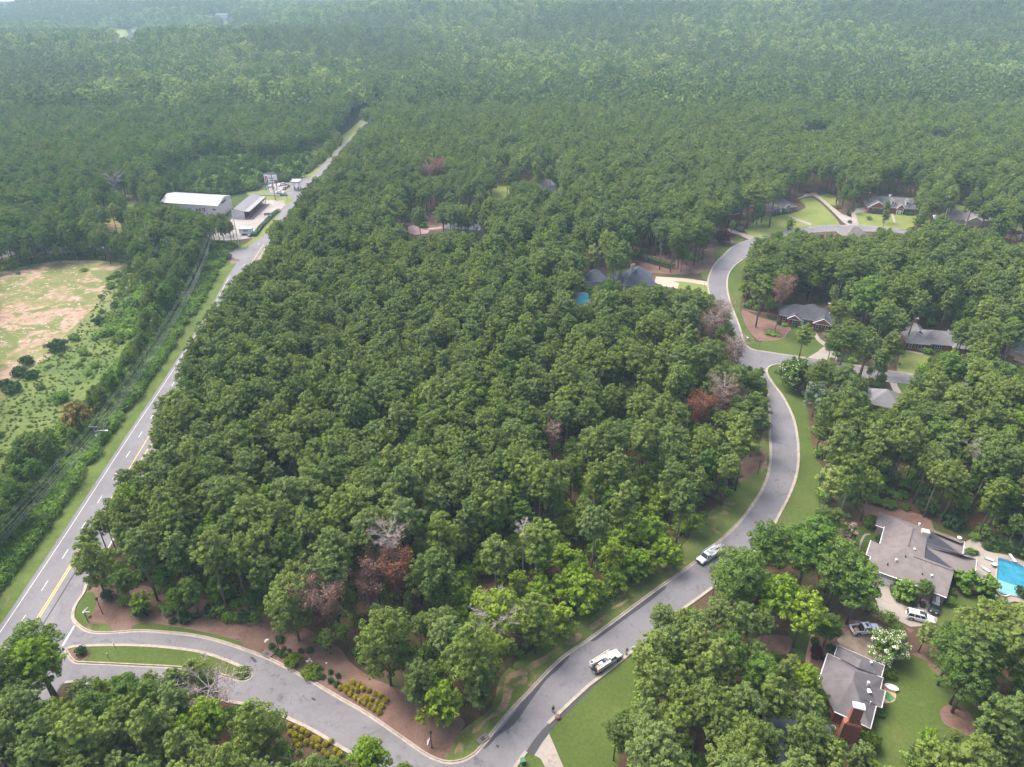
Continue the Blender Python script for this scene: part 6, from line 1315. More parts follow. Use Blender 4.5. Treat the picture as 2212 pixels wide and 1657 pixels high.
# ---- the lower house with the tall brick chimney
Z8 = lambda x, y: Z(2420, 1900, 4.603, [(x, y)])[0]
VB = dict(a=(430, 165, 3), a2=(385, 300, 3), b=(1078, 445, 3), b2=(1032, 600, 3), r0=(715, 480, 4.9), r1=(750, 370, 4.9), rl=(600, 400, 4.2),
          c=(290, 278, 3.3), d=(172, 640, 3.2), e=(380, 1080, 3), f=(560, 1160, 3), f2=(680, 1215, 3), g=(882, 1318, 3), h=(962, 1000, 3), h2=(1035, 1028, 3), i=(1088, 800, 3.1), i2=(1020, 768, 3.1), jn=(1058, 618, 3.2), j2=(870, 740, 4.4), hp=(965, 990, 3.2),
          k=(670, 525, 6.0), l=(640, 640, 6.0), m=(720, 880, 5.0))
rB, PB, oB = custom_house("chimney_house", "house with grey-taupe roof and tall red brick chimney in the lower right", Z8, VB,
    [["a a2 r0 r1", "a r1 b", "b r1 r0", "b r0 b2"], ["c d l k", "d e l"], ["c k jn", "k j2 jn", "j2 i2 jn"], ["k l j2", "l m j2", "m hp j2"], ["e f l", "f m l", "f f2 m", "f2 g m", "g h m", "h hp m"], ["j2 i i2", "j2 h2 i", "j2 hp h2"]],
    M['shingle_grey'], M['brick'], ["a2 a b b2", "jn i h2 h g f2 f e d c", "c jn"], ["a2 a b b2", "c jn i2 i h2 h g f2", "f e", "c d"])
cb = Vector(G(*Z8(640, 1330), 0)) - oB; cb2 = Vector(G(*Z8(715, 990), 9.2)) - oB
b = MB(); b.box((cb2.x, cb2.y - .2, 2.4), (2.7, 1.3, 4.8), rz=R(-18)); b.box((cb2.x, cb2.y - .2, 5.1), (2.7, 1.3, .6), rz=R(-18), taper=.62); b.box((cb2.x, cb2.y - .2, 7.2), (1.65, 1.0, 3.8), rz=R(-18))
co = b.build("chimney", M['brick'], rB); MB().box((cb2.x, cb2.y - .2, 9.2), (1.85, 1.2, 0.3), rz=R(-18)).build("chimney_cap", M['white'], co)
for (x, y, z) in ((880, 425, 4.0), (842, 705, 4.9)):
    p = Vector(G(*Z8(x, y), z)) - oB; bb = MB(); bb.lathe([(0.16, -0.6), (0.16, .5), (.26, .52), (.26, .66)], 8, p); bb.box(p + Vector((-.1, -1.0, -.5)), (.7, .9, .3)); bb.build("vent", M['vent'], rB)
for (x, y, z) in ((860, 610, 4.0), (878, 960, 4.0)):
    p = Vector(G(*Z8(x, y), z)) - oB; MB().lathe([(0.1, -.3), (.1, .35)], 8, p).build("vent_pipe", M['vent'], rB)
house("blue_roofed_house", "sliver of a blue metal roof at the bottom edge under the big trees", T(2, 2, [(600, 1690)])[0], T(2, 2, [(800, 1700)])[0], [(0, 9, 0, 9, 3, 2.4, 'gx')], M['cream'], M['shingle_blue'])

# ================================================================== COMMERCIAL ROW BY THE HIGHWAY
ZC = lambda x, y: Z(460, 500, 4.418, [(x, y)])[0]
M['metalroof'] = plain("white_metal_roofing", (0.42, 0.40, 0.40), 0.5, 0.06, 0.3)
M['greyroof'] = plain("grey_metal_roofing", (0.22, 0.21, 0.215), 0.6, 0.06, 0.3)
M['offwhite'] = plain("off_white_cladding", (0.55, 0.5, 0.47), 0.8, 0.05)
M['green_trim'] = plain("dark_green_trim", (0.03, 0.09, 0.08), 0.6, 0.1)
M['red'] = plain("red_paint", (0.42, 0.05, 0.04), 0.6, 0.1)
M['navy'] = plain("navy_paint", (0.03, 0.04, 0.09), 0.6, 0.1)
def ribbed_roof(mb, pts, n, seams, mi=0):
    """four corners (eave0, eave1, ridge1, ridge0) as a sheet with n standing seams"""
    e0, e1, r1, r0 = [Vector(p) for p in pts]; mb.add([e0, e1, r1, r0], [(0, 1, 2, 3)], mi)
    for k in range(n + 1):
        a = e0.lerp(e1, k / n); b_ = r0.lerp(r1, k / n); seams.tube([a + Vector((0, 0, .05)), b_ + Vector((0, 0, .05))], 0.06, 3, mi, False)
def shed(name, label, corners, ze, zr, wm, rm, nseam, cat="building", rid=(0.5, 0.5)):
    """corners on the ground: near-left, near-right, far-right, far-left; ridge runs left to right"""
    P = [Vector(c) for c in corners]; o = (P[0] + P[1] + P[2] + P[3]) / 4; o.z = 0; r = empty(name, o, 0, label, cat)
    q = [p - o for p in P]; U = lambda p, z: (p.x, p.y, z)
    ml, mr = q[0].lerp(q[3], rid[0]), q[1].lerp(q[2], rid[1])
    w = MB(); w.add([U(q[0], 0), U(q[1], 0), U(q[1], ze), U(q[0], ze)], [(0, 1, 2, 3)]); w.add([U(q[2], 0), U(q[3], 0), U(q[3], ze), U(q[2], ze)], [(0, 1, 2, 3)])
    w.add([U(q[1], 0), U(q[2], 0), U(q[2], ze), U(mr, zr), U(q[1], ze)], [(0, 1, 2, 3, 4)]); w.add([U(q[3], 0), U(q[0], 0), U(q[0], ze), U(ml, zr), U(q[3], ze)], [(0, 1, 2, 3, 4)])
    w.build("wall", wm, r)
    k = 1.012; m = MB(); sm_ = MB(); sc_ = lambda p: Vector((p.x * k, p.y * k, 0))
    ribbed_roof(m, [U(sc_(q[0]), ze + .1), U(sc_(q[1]), ze + .1), U(sc_(mr), zr + .12), U(sc_(ml), zr + .12)], nseam, sm_); ribbed_roof(m, [U(sc_(q[2]), ze + .1), U(sc_(q[3]), ze + .1), U(sc_(ml), zr + .12), U(sc_(mr), zr + .12)], nseam, sm_)
    m.build("roof", rm, r); sm_.build("roof_seams", rm, r)['kind'] = 'stuff'; return r, q, ml, mr, o
# warehouse: near wall foot from the photo, 7.5 m to the eaves
a = Vector(G(*ZC(110, 560), 0)); b_ = Vector(G(*ZC(850, 690), 0)); 
nl = Vector(G(*ZC(95, 475), 7)); nr = Vector(G(*ZC(850, 522), 7)); fr_ = Vector(G(*ZC(1045, 490), 0)); nl.z = nr.z = 0
fr_ = Vector(G(*ZC(1025, 420), 5.5)); fr_.z = 0; fl_ = nl + (fr_ - nr)
wr, wq, wml, wmr, wo = shed("warehouse", "big white metal warehouse with ribbed roof left of the storefront row", [nl, nr, fr_, fl_], 7.0, 9.0, M['offwhite'], M['metalroof'], 26)
def panel(parent, org, A, B, z0, z1, mat, name, out=0.12):
    A, B = Vector(A), Vector(B); d = (B - A).normalized(); n = Vector((d.y, -d.x, 0)) * out
    pts = [A + n, B + n]; vs = [(pts[0].x, pts[0].y, z0), (pts[1].x, pts[1].y, z0), (pts[1].x, pts[1].y, z1), (pts[0].x, pts[0].y, z1), (A.x, A.y, z0), (B.x, B.y, z0), (B.x, B.y, z1), (A.x, A.y, z1)]
    return MB().add(vs, [(0, 1, 2, 3), (1, 5, 6, 2), (4, 0, 3, 7), (3, 2, 6, 7), (4, 5, 1, 0)]).build(name, mat, parent)
for (u0, u1, z0, z1, mt, nm) in ((.66, .695, 3.6, 5.2, 'red', 'sign'), (.72, .765, 3.6, 5.4, 'navy', 'sign'), (.73, .745, 4.1, 4.9, 'white', 'sign'), (.90, .955, 4.6, 5.3, 'navy', 'sign'), (.60, .64, 3.4, 4.8, 'navy', 'sign'), (.795, .80, 0, 7, 'greyroof', 'downpipe'), (.2, .26, 0, 4, 'greyroof', 'roller_door')):
    panel(wr, wo, wq[0].lerp(wq[1], u0), wq[0].lerp(wq[1], u1), z0, z1, M[mt], nm, 0.12 if mt != 'white' else 0.16)
panel(wr, wo, wq[1].lerp(wq[2], .3), wq[1].lerp(wq[2], .62), 6.3, 7.3, M['green_trim'], "sign_board")
# storefront with its long canopy
snl = Vector(G(*ZC(1030, 590), 4)); snr = Vector(G(*ZC(1200, 600), 4)); sfr = Vector(G(*ZC(1430, 400), 4)); 
for v in (snl, snr, sfr): v.z = 0
sfl = snl + (sfr - snr)
sr, sq, sml, smr, so_ = shed("storefront", "low storefront building with grey roof and covered walk facing the car park", [snr, sfr, sfl, snl], 4.1, 5.4, M['offwhite'], M['greyroof'], 22, rid=(.75, .75))
d_ = (sfr - snr).normalized(); out = Vector((d_.y, -d_.x, 0))
L_ = (sfr - snr).length
panel(sr, so_, sq[0] + out * 2.6, sq[1] + out * 2.6, 3.3, 4.15, M['green_trim'], "canopy_fascia")
cr = MB(); a0, a1 = sq[0], sq[1]; cr.add([(a0.x, a0.y, 4.22), (a1.x, a1.y, 4.22), ((a1 + out * 2.8).x, (a1 + out * 2.8).y, 4.17), ((a0 + out * 2.8).x, (a0 + out * 2.8).y, 4.17)], [(0, 1, 2, 3)]); cr.add([(a0.x, a0.y, 4.1), (a1.x, a1.y, 4.1), ((a1 + out * 2.8).x, (a1 + out * 2.8).y, 4.05), ((a0 + out * 2.8).x, (a0 + out * 2.8).y, 4.05)], [(3, 2, 1, 0)]); cr.build("canopy_roof", M['greyroof'], sr)
panel(sr, so_, sq[0], sq[1], 0, 4.0, M['brick'], "shop_front", 0.08)
for k in range(11):
    u = (k + .5) / 11; c = sq[0].lerp(sq[1], u) + out * 2.45; MB().box((c.x, c.y, 1.7), (.25, .25, 3.3)).build("canopy_post", M['red'], sr)
    panel(sr, so_, sq[0].lerp(sq[1], u - .03) + out * .1, sq[0].lerp(sq[1], u + .03) + out * .1, .5, 2.4, M['glass'], "shop_window", .08)
walk = MB(); c0, c1 = sq[0] + out * .1, sq[1] + out * .1; walk.add([(c0.x, c0.y, .3), (c1.x, c1.y, .3), ((c1 + out * 4).x, (c1 + out * 4).y, .3), ((c0 + out * 4).x, (c0 + out * 4).y, .3)], [(3, 2, 1, 0)]); panel(sr, so_, c0 + out * 3.9, c1 + out * 3.9, 0, .3, M['brick'], "walkway_edge", .1); walk.build("walkway", M['concrete'], sr)

# fuel canopy
Z9 = lambda x, y: Z(760, 500, 11.045, [(x, y)])[0]
c4 = [Vector(G(*Z9(*q), 5.2)) for q in ((1225, 510), (1525, 515), (1600, 410), (1290, 410))]
o = sum(c4, Vector()) / 4; o.z = 0; fc = empty("fuel_canopy", o, 0, "white flat fuel canopy on posts at the roadside filling station", "canopy")
q = [p - o for p in c4]; m = MB(); m.add([(p.x, p.y, 5.2) for p in q] + [(p.x, p.y, 4.6) for p in q], [(0, 1, 2, 3), (7, 6, 5, 4), (0, 4, 5, 1), (1, 5, 6, 2), (2, 6, 7, 3), (3, 7, 4, 0)]); m.build("canopy_slab", M['metalroof'], fc)
m = MB()
for i in range(4):
    A_, B_ = Vector(q[i]), Vector(q[(i + 1) % 4]); A_.z = B_.z = 5.3; m.tube([A_, B_], .28, 4)
m.build("canopy_rim", M['greyroof'], fc)
for (u, v) in ((.2, .3), (.8, .3), (.2, .75), (.8, .75)):
    p = q[0].lerp(q[1], u).lerp(q[3].lerp(q[2], u), v); MB().box((p.x, p.y, 2.3), (.3, .3, 4.6)).build("canopy_post", M['white'], fc)
for (u, v) in ((.3, .3), (.7, .3)):
    p = q[0].lerp(q[1], u).lerp(q[3].lerp(q[2], u), v) + o; r = empty("fuel_pump", (p.x, p.y, 0), 0, "fuel pump under the %s side of the white canopy" % ("left" if u < .5 else "right"), "fuel pump")
    MB().box((0, 0, .9), (.7, .5, 1.8)).build("cabinet", M['greyroof'], r); MB().box((0, -.27, 1.2), (.5, .05, .5)).build("display", M['glass'], r); MB().box((0, 0, .1), (2.2, 1, .2)).build("plinth", M['concrete'], r)
# billboard
A_, B_ = Vector(G(*Z9(395, 575), 3.4)), Vector(G(*Z9(815, 575), 3.4)); mid = (A_ + B_) / 2; d = B_ - A_; bw = (B_ - A_).xy.length
bb = empty("billboard", (mid.x, mid.y, 0), math.atan2(d.y, d.x), "white billboard with a red oval and red block beyond the car park", "billboard")
MB().box((0, 0, 6.2), (bw, .4, 5.0)).build("board", M['white'], bb); MB().box((0, .5, 6.5), (bw + .4, .5, 5.2)).build("backing_frame", M['wood'], bb)
for k in (-1, 0, 1): MB().box((k * bw * .35, .5, 1.9), (.35, .35, 3.8)).build("post", M['wood'], bb)
g_ = MB(); g_.add([(-bw * .34 + .9 * math.cos(t * .5236), -.22, 6.1 + 2.1 * math.sin(t * .5236)) for t in range(12)], [tuple(range(12))]); g_.build("red_oval", M['red'], bb)
g_ = MB(); g_.add([(-bw * .34 + .45 * math.cos(t * .5236), -.24, 6.2 + 1.3 * math.sin(t * .5236)) for t in range(12)], [tuple(range(12))]); g_.build("inner_oval", plain("salmon_print", (.6, .3, .2)), bb)
MB().box((bw * .37, -.22, 5.0), (bw * .24, .04, 1.5)).build("red_block", M['red'], bb); MB().box((bw * .1, -.22, 5.5), (bw * .36, .04, .35)).build("dark_line", M['navy'], bb); MB().box((0, -.22, 4.05), (bw, .04, .5)).build("grey_strip", M['greyroof'], bb); MB().box((bw * .05, -.22, 6.9), (bw * .3, .04, .5)).build("red_line", M['red'], bb)

# ================================================================== VEHICLES
M['car_white'] = plain("white_car_paint", (0.72, 0.73, 0.74), 0.25, 0.02, coat=0.6)
M['car_black'] = plain("black_car_paint", (0.02, 0.02, 0.024), 0.25, 0.05, coat=0.6)
M['car_grey'] = plain("grey_car_paint", (0.12, 0.13, 0.14), 0.3, 0.05, coat=0.5)
M['car_teal'] = plain("dark_teal_car_paint", (0.03, 0.07, 0.09), 0.3, 0.05, coat=0.5)
M['tyre'] = plain("tyre_rubber", (0.02, 0.02, 0.02), 0.9, 0.1)
M['rim'] = plain("wheel_alloy", (0.45, 0.45, 0.46), 0.4, 0.05, metal=0.6)
M['lamp'] = plain("headlamp_lens", (0.6, 0.62, 0.62), 0.2, 0.05)
M['tail'] = plain("tail_lamp_lens", (0.35, 0.02, 0.02), 0.3, 0.05)
M['bed'] = plain("dark_bed_liner", (0.03, 0.03, 0.034), 0.8, 0.1)
M['ladder'] = plain("pale_ladder_fibreglass", (0.62, 0.60, 0.42), 0.6, 0.05)
M['alu'] = plain("aluminium", (0.5, 0.51, 0.52), 0.4, 0.05)
M['orange'] = plain("orange_plastic", (0.75, 0.14, 0.04), 0.6, 0.05)
M['tan'] = plain("tan_rope", (0.5, 0.3, 0.18), 0.9, 0.1)

def section_body(st, mat, name, parent, sm=False, n_side=None):
    """st: stations (x, z_bottom, z_top, half width bottom, half width top, shoulder z) -> closed loft with rounded shoulders"""
    vs = []; k = len(st)
    for (x, zb, zt, wb, wt, zs) in st:
        ring = [(-wb, zb), (wb, zb), (wb, (zb + zs) / 2), (max(wb, wt) * 1.0, zs), (wt, zt - (zt - zs) * .25), (wt * .86, zt), (-wt * .86, zt), (-wt, zt - (zt - zs) * .25), (-max(wb, wt), zs), (-wb, (zb + zs) / 2)]
        vs += [(x, a, b) for a, b in ring]
    m = 10; fs = [(i * m + j, (i + 1) * m + j, (i + 1) * m + (j + 1) % m, i * m + (j + 1) % m) for i in range(k - 1) for j in range(m)]
    fs += [tuple(range(m)), tuple((k - 1) * m + j for j in range(m))[::-1]]
    o = mesh_obj(name, vs, fs, mat, None, parent)
    bm = bmesh.new(); bm.from_mesh(o.data); bmesh.ops.recalc_face_normals(bm, faces=bm.faces); bm.to_mesh(o.data); bm.free()
    if sm:
        o.data.polygons.foreach_set("use_smooth", [True] * len(o.data.polygons))
        bv = o.modifiers.new("soft", 'BEVEL'); bv.width = .05; bv.segments = 2; bv.limit_method = 'ANGLE'
    return o
def wheel(parent, x, y, r=0.38, w=0.26):
    s = 1 if y > 0 else -1
    t = MB(); t.tube([(x, y - s * w / 2, r), (x, y + s * w / 2, r)], r, 18); o = t.build("wheel", M['tyre'], parent, True)
    MB().tube([(x, y + s * (w / 2 - .02), r), (x, y + s * (w / 2 + .02), r)], r * .58, 12).build("rim", M['rim'], o)
def arch(parent, x, y, r):
    s = 1 if y > 0 else -1; MB().tube([(x, y - s * .2, r), (x, y + s * .015, r)], r * 1.22, 16).build("wheel_arch", M['bed'], parent)
def cabin(parent, x0, x1, z0, z1, wb, wt, ws, rs, roofm, col, name="cabin"):
    """glasshouse from x0 (rear) to x1 (front) with windscreen run ws and rear run rs; roof skin on top and body-coloured pillars"""
    g = MB(); g.add([(x0, -wb, z0), (x1, -wb, z0), (x1, wb, z0), (x0, wb, z0), (x0 + rs, -wt, z1), (x1 - ws, -wt, z1), (x1 - ws, wt, z1), (x0 + rs, wt, z1)], [(3, 2, 1, 0), (4, 5, 6, 7), (0, 1, 5, 4), (1, 2, 6, 5), (2, 3, 7, 6), (3, 0, 4, 7)])
    g.build("window_glass", M['glass'], parent)
    p = MB(); 
    for s in (-1, 1):
        p.tube([(x1 + .01, s * wb, z0), (x1 - ws + .01, s * wt, z1)], .055, 4); p.tube([(x0 - .01, s * wb, z0), (x0 + rs, s * wt, z1)], .075, 4)
        for u in ((.45,) if x1 - x0 < 2.4 else (.36, .68)):
            xb = x0 + (x1 - x0) * u; p.tube([(xb, s * (wb + .01), z0), (x0 + rs + (x1 - ws - x0 - rs) * u, s * (wt + .01), z1)], .05, 4)
    p.build("pillars", col, parent)
    rf = MB(); a, b = x0 + rs - .04, x1 - ws + .04
    rf.add([(a, -wt - .02, z1), (b, -wt - .02, z1), (b, wt + .02, z1), (a, wt + .02, z1), (a + .1, -wt + .1, z1 + .09), (b - .14, -wt + .1, z1 + .09), (b - .14, wt - .1, z1 + .09), (a + .1, wt - .1, z1 + .09)], [(3, 2, 1, 0), (4, 5, 6, 7), (0, 1, 5, 4), (1, 2, 6, 5), (2, 3, 7, 6), (3, 0, 4, 7)])
    rf.build("roof", roofm, parent)
def lights(parent, xf, xr, w, z, zr=None):
    for s in (-1, 1):
        MB().box((xf, s * w, z), (.12, .34, .2)).build("headlight", M['lamp'], parent); MB().box((xr, s * w, zr or z + .1), (.08, .16, .42)).build("tail_light", M['tail'], parent)
    MB().box((xf + .04, 0, z - .05), (.08, w * 1.4, .28)).build("grille", M['bed'], parent)
def mirrors(parent, x, y, z, col):
    for s in (-1, 1): MB().box((x, s * (y + .12), z), (.14, .26, .2)).build("mirror", col, parent)
def place(name, label, cat, vp, vq, back=True):
    """vp, vq: the rear and front middle of the vehicle on the ground"""
    a, b = Vector(G(*vp)), Vector(G(*vq)); m = (a + b) / 2; return empty(name, (m.x, m.y, 0.045), math.atan2(b.y - a.y, b.x - a.x), label, cat)
def suv(r, col, Lh=2.65, W=.98, H=1.85):
    section_body([(-Lh, .45, .95, W * .86, W * .84, .8), (-Lh + .12, .32, 1.12, W, W * .96, .95), (-.9, .3, 1.14, W, W * .97, .98), (.9, .3, 1.13, W, W * .97, .98), (1.55, .3, 1.1, W, W * .9, .95), (Lh - .25, .34, 1.0, W * .96, W * .84, .85), (Lh, .42, .82, W * .82, W * .74, .7)], col, "body", r, True)
    cabin(r, -Lh + .1, 1.25, 1.1, H - .08, W * .93, W * .76, .75, .28, col, col)
    MB().box((.15, 0, H + .035), (1.0, .95, .03)).build("sunroof", M['glass'], r)
    for s in (-1, 1): MB().tube([(-2.1, s * W * .7, H + .08), (.3, s * W * .7, H + .08)], .03, 4).build("roof_rail", M['alu'], r)
    for x in (-1.6, 1.6):
        for s in (-1, 1): arch(r, x, s * (W - .0), .40); wheel(r, x, s * (W - .1), .40)
    lights(r, Lh - .02, -Lh, W * .7, .75, 1.0); mirrors(r, .85, W, 1.2, col)
def pickup(r, col, Lh=2.9, W=1.0, H=1.88, sunroof=True, load=True):
    section_body([(Lh, .45, .9, W * .84, W * .76, .78), (Lh - .3, .36, 1.1, W * .97, W * .86, .92), (1.3, .34, 1.18, W, W * .92, 1.0), (1.0, .34, 1.16, W, W * .96, 1.0), (-.85, .34, 1.16, W, W * .96, 1.0)], col, "body", r, True)
    b = MB()
    for s in (-1, 1): b.box((-1.86, s * (W - .07), .8), (2.02, .12, .85))
    b.box((-Lh + .06, 0, .8), (.1, 2 * W - .1, .8)); b.box((-1.86, 0, .45), (2.0, 2 * W - .2, .12)); b.build("bed", col, r)
    MB().box((-1.86, 0, .6), (1.9, 2 * W - .28, .1)).build("bed_liner", M['bed'], r); MB().box((-.9, 0, .85), (.06, 2 * W - .3, .6)).build("bulkhead", M['bed'], r)
    cabin(r, -.85, 1.45, 1.14, H - .06, W * .92, W * .74, .72, .2, col, col)
    if sunroof: MB().box((.15, 0, H + .04), (.55, .8, .03)).build("sunroof", M['glass'], r)
    if load:
        t = MB(); t.lathe([(.42, 0), (.48, .08), (.42, .16), (.26, .16), (.24, .05)], 16, (-1.75, .05, .66)); t.build("spare_ring", M['tan'], r)
    for x in (-1.8, 1.85):
        for s in (-1, 1): arch(r, x, s * (W + .0), .41); wheel(r, x, s * (W - .08), .41)
    lights(r, Lh - .02, -Lh, W * .72, .82, .95); mirrors(r, 1.05, W, 1.25, col); MB().box((Lh + .03, 0, .5), (.14, 1.8, .2)).build("bumper", M['bed'], r); MB().box((-Lh - .04, 0, .5), (.16, 1.8, .2)).build("bumper", M['bed'], r)
def ladder(parent, p0, p1, w=.4, mat=None, rungs=10, name="ladder", along=None):
    a, b = Vector(p0), Vector(p1); d = (b - a).normalized(); s = (along or d.cross(Vector((0, 0, 1))).normalized()) * (w / 2)
    m = MB(); m.tube([a - s, b - s], .04, 4); m.tube([a + s, b + s], .04, 4)
    for k in range(rungs): q = a.lerp(b, (k + .5) / rungs); m.tube([q - s, q + s], .028, 4)
    return m.build(name, mat or M['ladder'], parent)
def utility_truck(r, boom_fwd=True):
    col = M['car_white']; W = 1.0
    section_body([(3.3, .5, .95, .86, .8, .85), (3.05, .42, 1.18, .98, .88, 1.0), (1.85, .42, 1.3, 1.0, .92, 1.1), (1.5, .42, 1.28, 1.0, .96, 1.1), (.35, .42, 1.28, 1.0, .96, 1.1)], col, "cab", r, True)
    cabin(r, .35, 1.95, 1.26, 1.98, .92, .76, .65, .12, col, col)
    MB().box((-1.35, 0, .62), (3.35, 1.9, .3)).build("deck", M['bed'], r)
    for s in (-1, 1):
        bx_ = MB().box((-1.35, s * .83, 1.12), (3.3, .42, .95)).build("service_box", col, r)
        for k in range(4): MB().box((-2.7 + k * .9, s * 1.05, 1.12), (.78, .03, .75)).build("locker_door", M['alu'], bx_)
        rk = MB(); 
        for x in (-2.8, -1.2, .2): rk.tube([(x, s * .98, 1.5), (x, s * .98, 2.12)], .035, 4)
        rk.tube([(-2.95, s * .98, 2.12), (1.1, s * .98, 2.12)], .04, 4); rk.build("ladder_rack", M['white'], r)
        ladder(r, (-2.9, s * .92, 2.2), (1.3, s * .92, 2.2), .36, M['ladder'] if s > 0 else M['alu'], 12, along=Vector((0, .18 / .18 * .18, 0)))
    MB().box((-.1, 0, 1.25), (.7, .9, 1.0)).build("pedestal", M['alu'], r); MB().box((-.1, 0, 1.9), (.5, .5, .5)).build("turret", col, r)
    b = MB(); b.tube([(-.1, .1, 2.15), (-2.9, .28, 2.25)], .13, 8); b.build("lower_boom", col, r)
    b = MB(); b.tube([(-2.9, .1, 2.42), (-.3, -.12, 2.42)], .1, 8); b.build("upper_boom", col, r)
    bk = MB(); bk.box((-3.45, .45, 2.05), (.62, .68, 1.0), taper=1.08); bo = bk.build("bucket", col, r); MB().box((-3.45, .45, 2.57), (.5, .56, .04)).build("bucket_liner", M['bed'], bo)
    MB().box((-1.5, -.1, 1.0), (1.0, .8, .5)).build("tool_chest", M['alu'], r); MB().box((-.75, -.3, 1.1), (.4, .5, .6)).build("machinery", M['bed'], r)
    t = MB(); t.lathe([(.36, 0), (.4, .12), (.34, .22), (.15, .22), (.13, .1)], 14, (-2.35, -.1, .8)); t.build("cable_coil", M['tan'], r)
    t = MB(); t.box((-3.2, 0, .6), (.45, 1.95, .2)); t.build("tail_step", M['bed'], r); MB().tube([(-3.5, -.55, .5), (-3.5, -.2, .62)], .07, 6).build("tow_hook", M['alu'], r)
    for x, yo in ((-1.75, .9), (2.35, .9)):
        for s in (-1, 1): arch(r, x, s * 1.04, .43); wheel(r, x, s * .93, .43)
    lights(r, 3.28, -3.0, .7, .85, 1.0); mirrors(r, 1.55, 1.0, 1.4, M['bed']); MB().box((3.35, 0, .55), (.16, 1.9, .22)).build("bumper", M['bed'], r); MB().box((-.0, 0, 2.02), (.5, 1.1, .08)).build("beacon_bar", M['alu'], r)

ZT1 = lambda x, y: Z(1750, 1920, 11.045, [(x, y)])[0]
ZT2 = lambda x, y: Z(2040, 1600, 11.045, [(x, y)])[0]
ZD = lambda x, y: Z(2520, 1760, 6.32, [(x, y)])[0]
utility_truck(place("utility_truck", "white utility truck with ladders and bucket seen from behind at the lower kerb", "truck", ZT1(420, 1010), ZT1(1090, 570)))
utility_truck(place("utility_truck", "white utility truck facing the camera beside an orange cone", "truck", ZT2(1225, 640), ZT2(650, 1000)))
suv(place("suv", "long white estate car with dark sunroof on the pale driveway", "car", ZD(1260, 560), ZD(1740, 680)), M['car_white'])
pickup(place("pickup_truck", "white pickup truck with empty dark bed on the brown paving", "truck", ZD(215, 870), ZD(700, 830)), M['car_white'])
# dark off-roader with an aluminium ladder leaning beside it
r = place("off_road_car", "black boxy off-road car in the car port beside the leaning ladder", "car", ZD(1790, 330), ZD(1750, 520))
section_body([(-1.9, .5, 1.05, .8, .78, .95), (-.3, .45, 1.08, .82, .8, .98), (.55, .45, 1.06, .82, .76, .98), (1.85, .5, 1.0, .72, .66, .92)], M['car_black'], "body", r, True)
cabin(r, -1.8, .75, 1.05, 1.78, .78, .72, .28, .08, M['car_grey'], M['car_black'])
for x in (-1.25, 1.25):
    for s in (-1, 1): wheel(r, x, s * .82, .4); MB().box((x, s * .86, .86), (.95, .3, .08)).build("fender", M['bed'], r)
lights(r, 1.88, -1.92, .5, .8); MB().box((2.0, 0, .55), (.16, 1.6, .2)).build("bumper", M['bed'], r)
la = Vector(G(*ZD(1850, 395), .9)); lb = Vector(G(*ZD(1860, 185), 2.9)); lr = empty("leaning_ladder", (la.x, la.y, 0), 0, "white aluminium ladder lying against the car port beside the black off-road car", "ladder")
ladder(lr, la - Vector((la.x, la.y, 0)), lb - Vector((la.x, la.y, 0)), .5, M['white'], 12)
# commercial lot vehicles
def box_truck():
    r = place("box_truck", "white box truck parked on the pale car park beside the hedge", "truck", ZC(1185, 900), ZC(1350, 895)); col = M['car_white']
    section_body([(4.0, .5, 1.5, .95, .9, 1.3), (3.7, .45, 2.0, 1.05, 1.0, 1.7), (2.3, .45, 2.3, 1.08, 1.0, 1.8)], col, "cab", r, True); MB().box((3.5, 0, 1.95), (.6, 1.9, .6)).build("windscreen", M['glass'], r)
    MB().box((-1.0, 0, 2.1), (6.3, 2.4, 2.5)).build("cargo_box", col, r); MB().box((-1.0, -1.22, 2.2), (2.2, .03, .7)).build("box_lettering_panel", M['greyroof'], r); MB().box((-.6, 0, .7), (7, 1.2, .3)).build("chassis", M['bed'], r)
    for x in (-2.6, 3.0):
        for s in (-1, 1): wheel(r, x, s * .98, .48)
    lights(r, 4.0, -4.15, .7, .8); mirrors(r, 3.4, 1.1, 1.9, M['bed'])
box_truck()
def saloon(vp, vq, col, label):
    r = place("parked_car", label, "car", vp, vq); section_body([(-2.25, .4, .85, .78, .74, .75), (-2.1, .28, .95, .9, .84, .82), (0, .26, .95, .92, .86, .84), (1.2, .26, .92, .92, .84, .82), (2.1, .3, .78, .86, .76, .7), (2.28, .38, .66, .74, .66, .6)], col, "body", r, True)
    cabin(r, -1.7, 1.15, .92, 1.4, .82, .62, .75, .6, col, col)
    for x in (-1.35, 1.35):
        for s in (-1, 1): wheel(r, x, s * .82, .33, .22)
    lights(r, 2.25, -2.25, .6, .62)
saloon(ZC(1265, 935), ZC(1350, 905), M['car_teal'], "dark car in front of the white box truck")
saloon(Z9(900, 950), Z9(1110, 960), M['car_teal'], "dark teal car on the side lane below the sales lot")
saloon(Z9(800, 885), Z9(970, 880), M['car_white'], "white car at the near edge of the sales lot above the dark teal one")
saloon(Z9(530, 700), Z9(640, 700), M['car_white'], "white car at the far left end of the sales lot")
saloon(Z9(1000, 790), Z9(1090, 700), M['car_grey'], "grey car beside the yellow kerb of the sales lot")
saloon(Z9(1090, 720), Z9(1180, 650), M['car_black'], "black car at the head of the yellow kerb")
saloon(Z9(830, 660), Z9(960, 600), M['car_white'], "white car in the back row of the sales lot")
saloon(Z9(970, 620), Z9(1060, 600), M['car_white'], "white car behind the yellow kerb near the fuel canopy")
yk = MB(); p = [Vector(G(*Z9(*q), .1)) for q in ((1050, 850), (1140, 760), (1235, 680))]; yk.tube(p, .3, 4); struct(yk.build("yellow_kerb", plain("yellow_kerb_paint", (.6, .42, .16))))

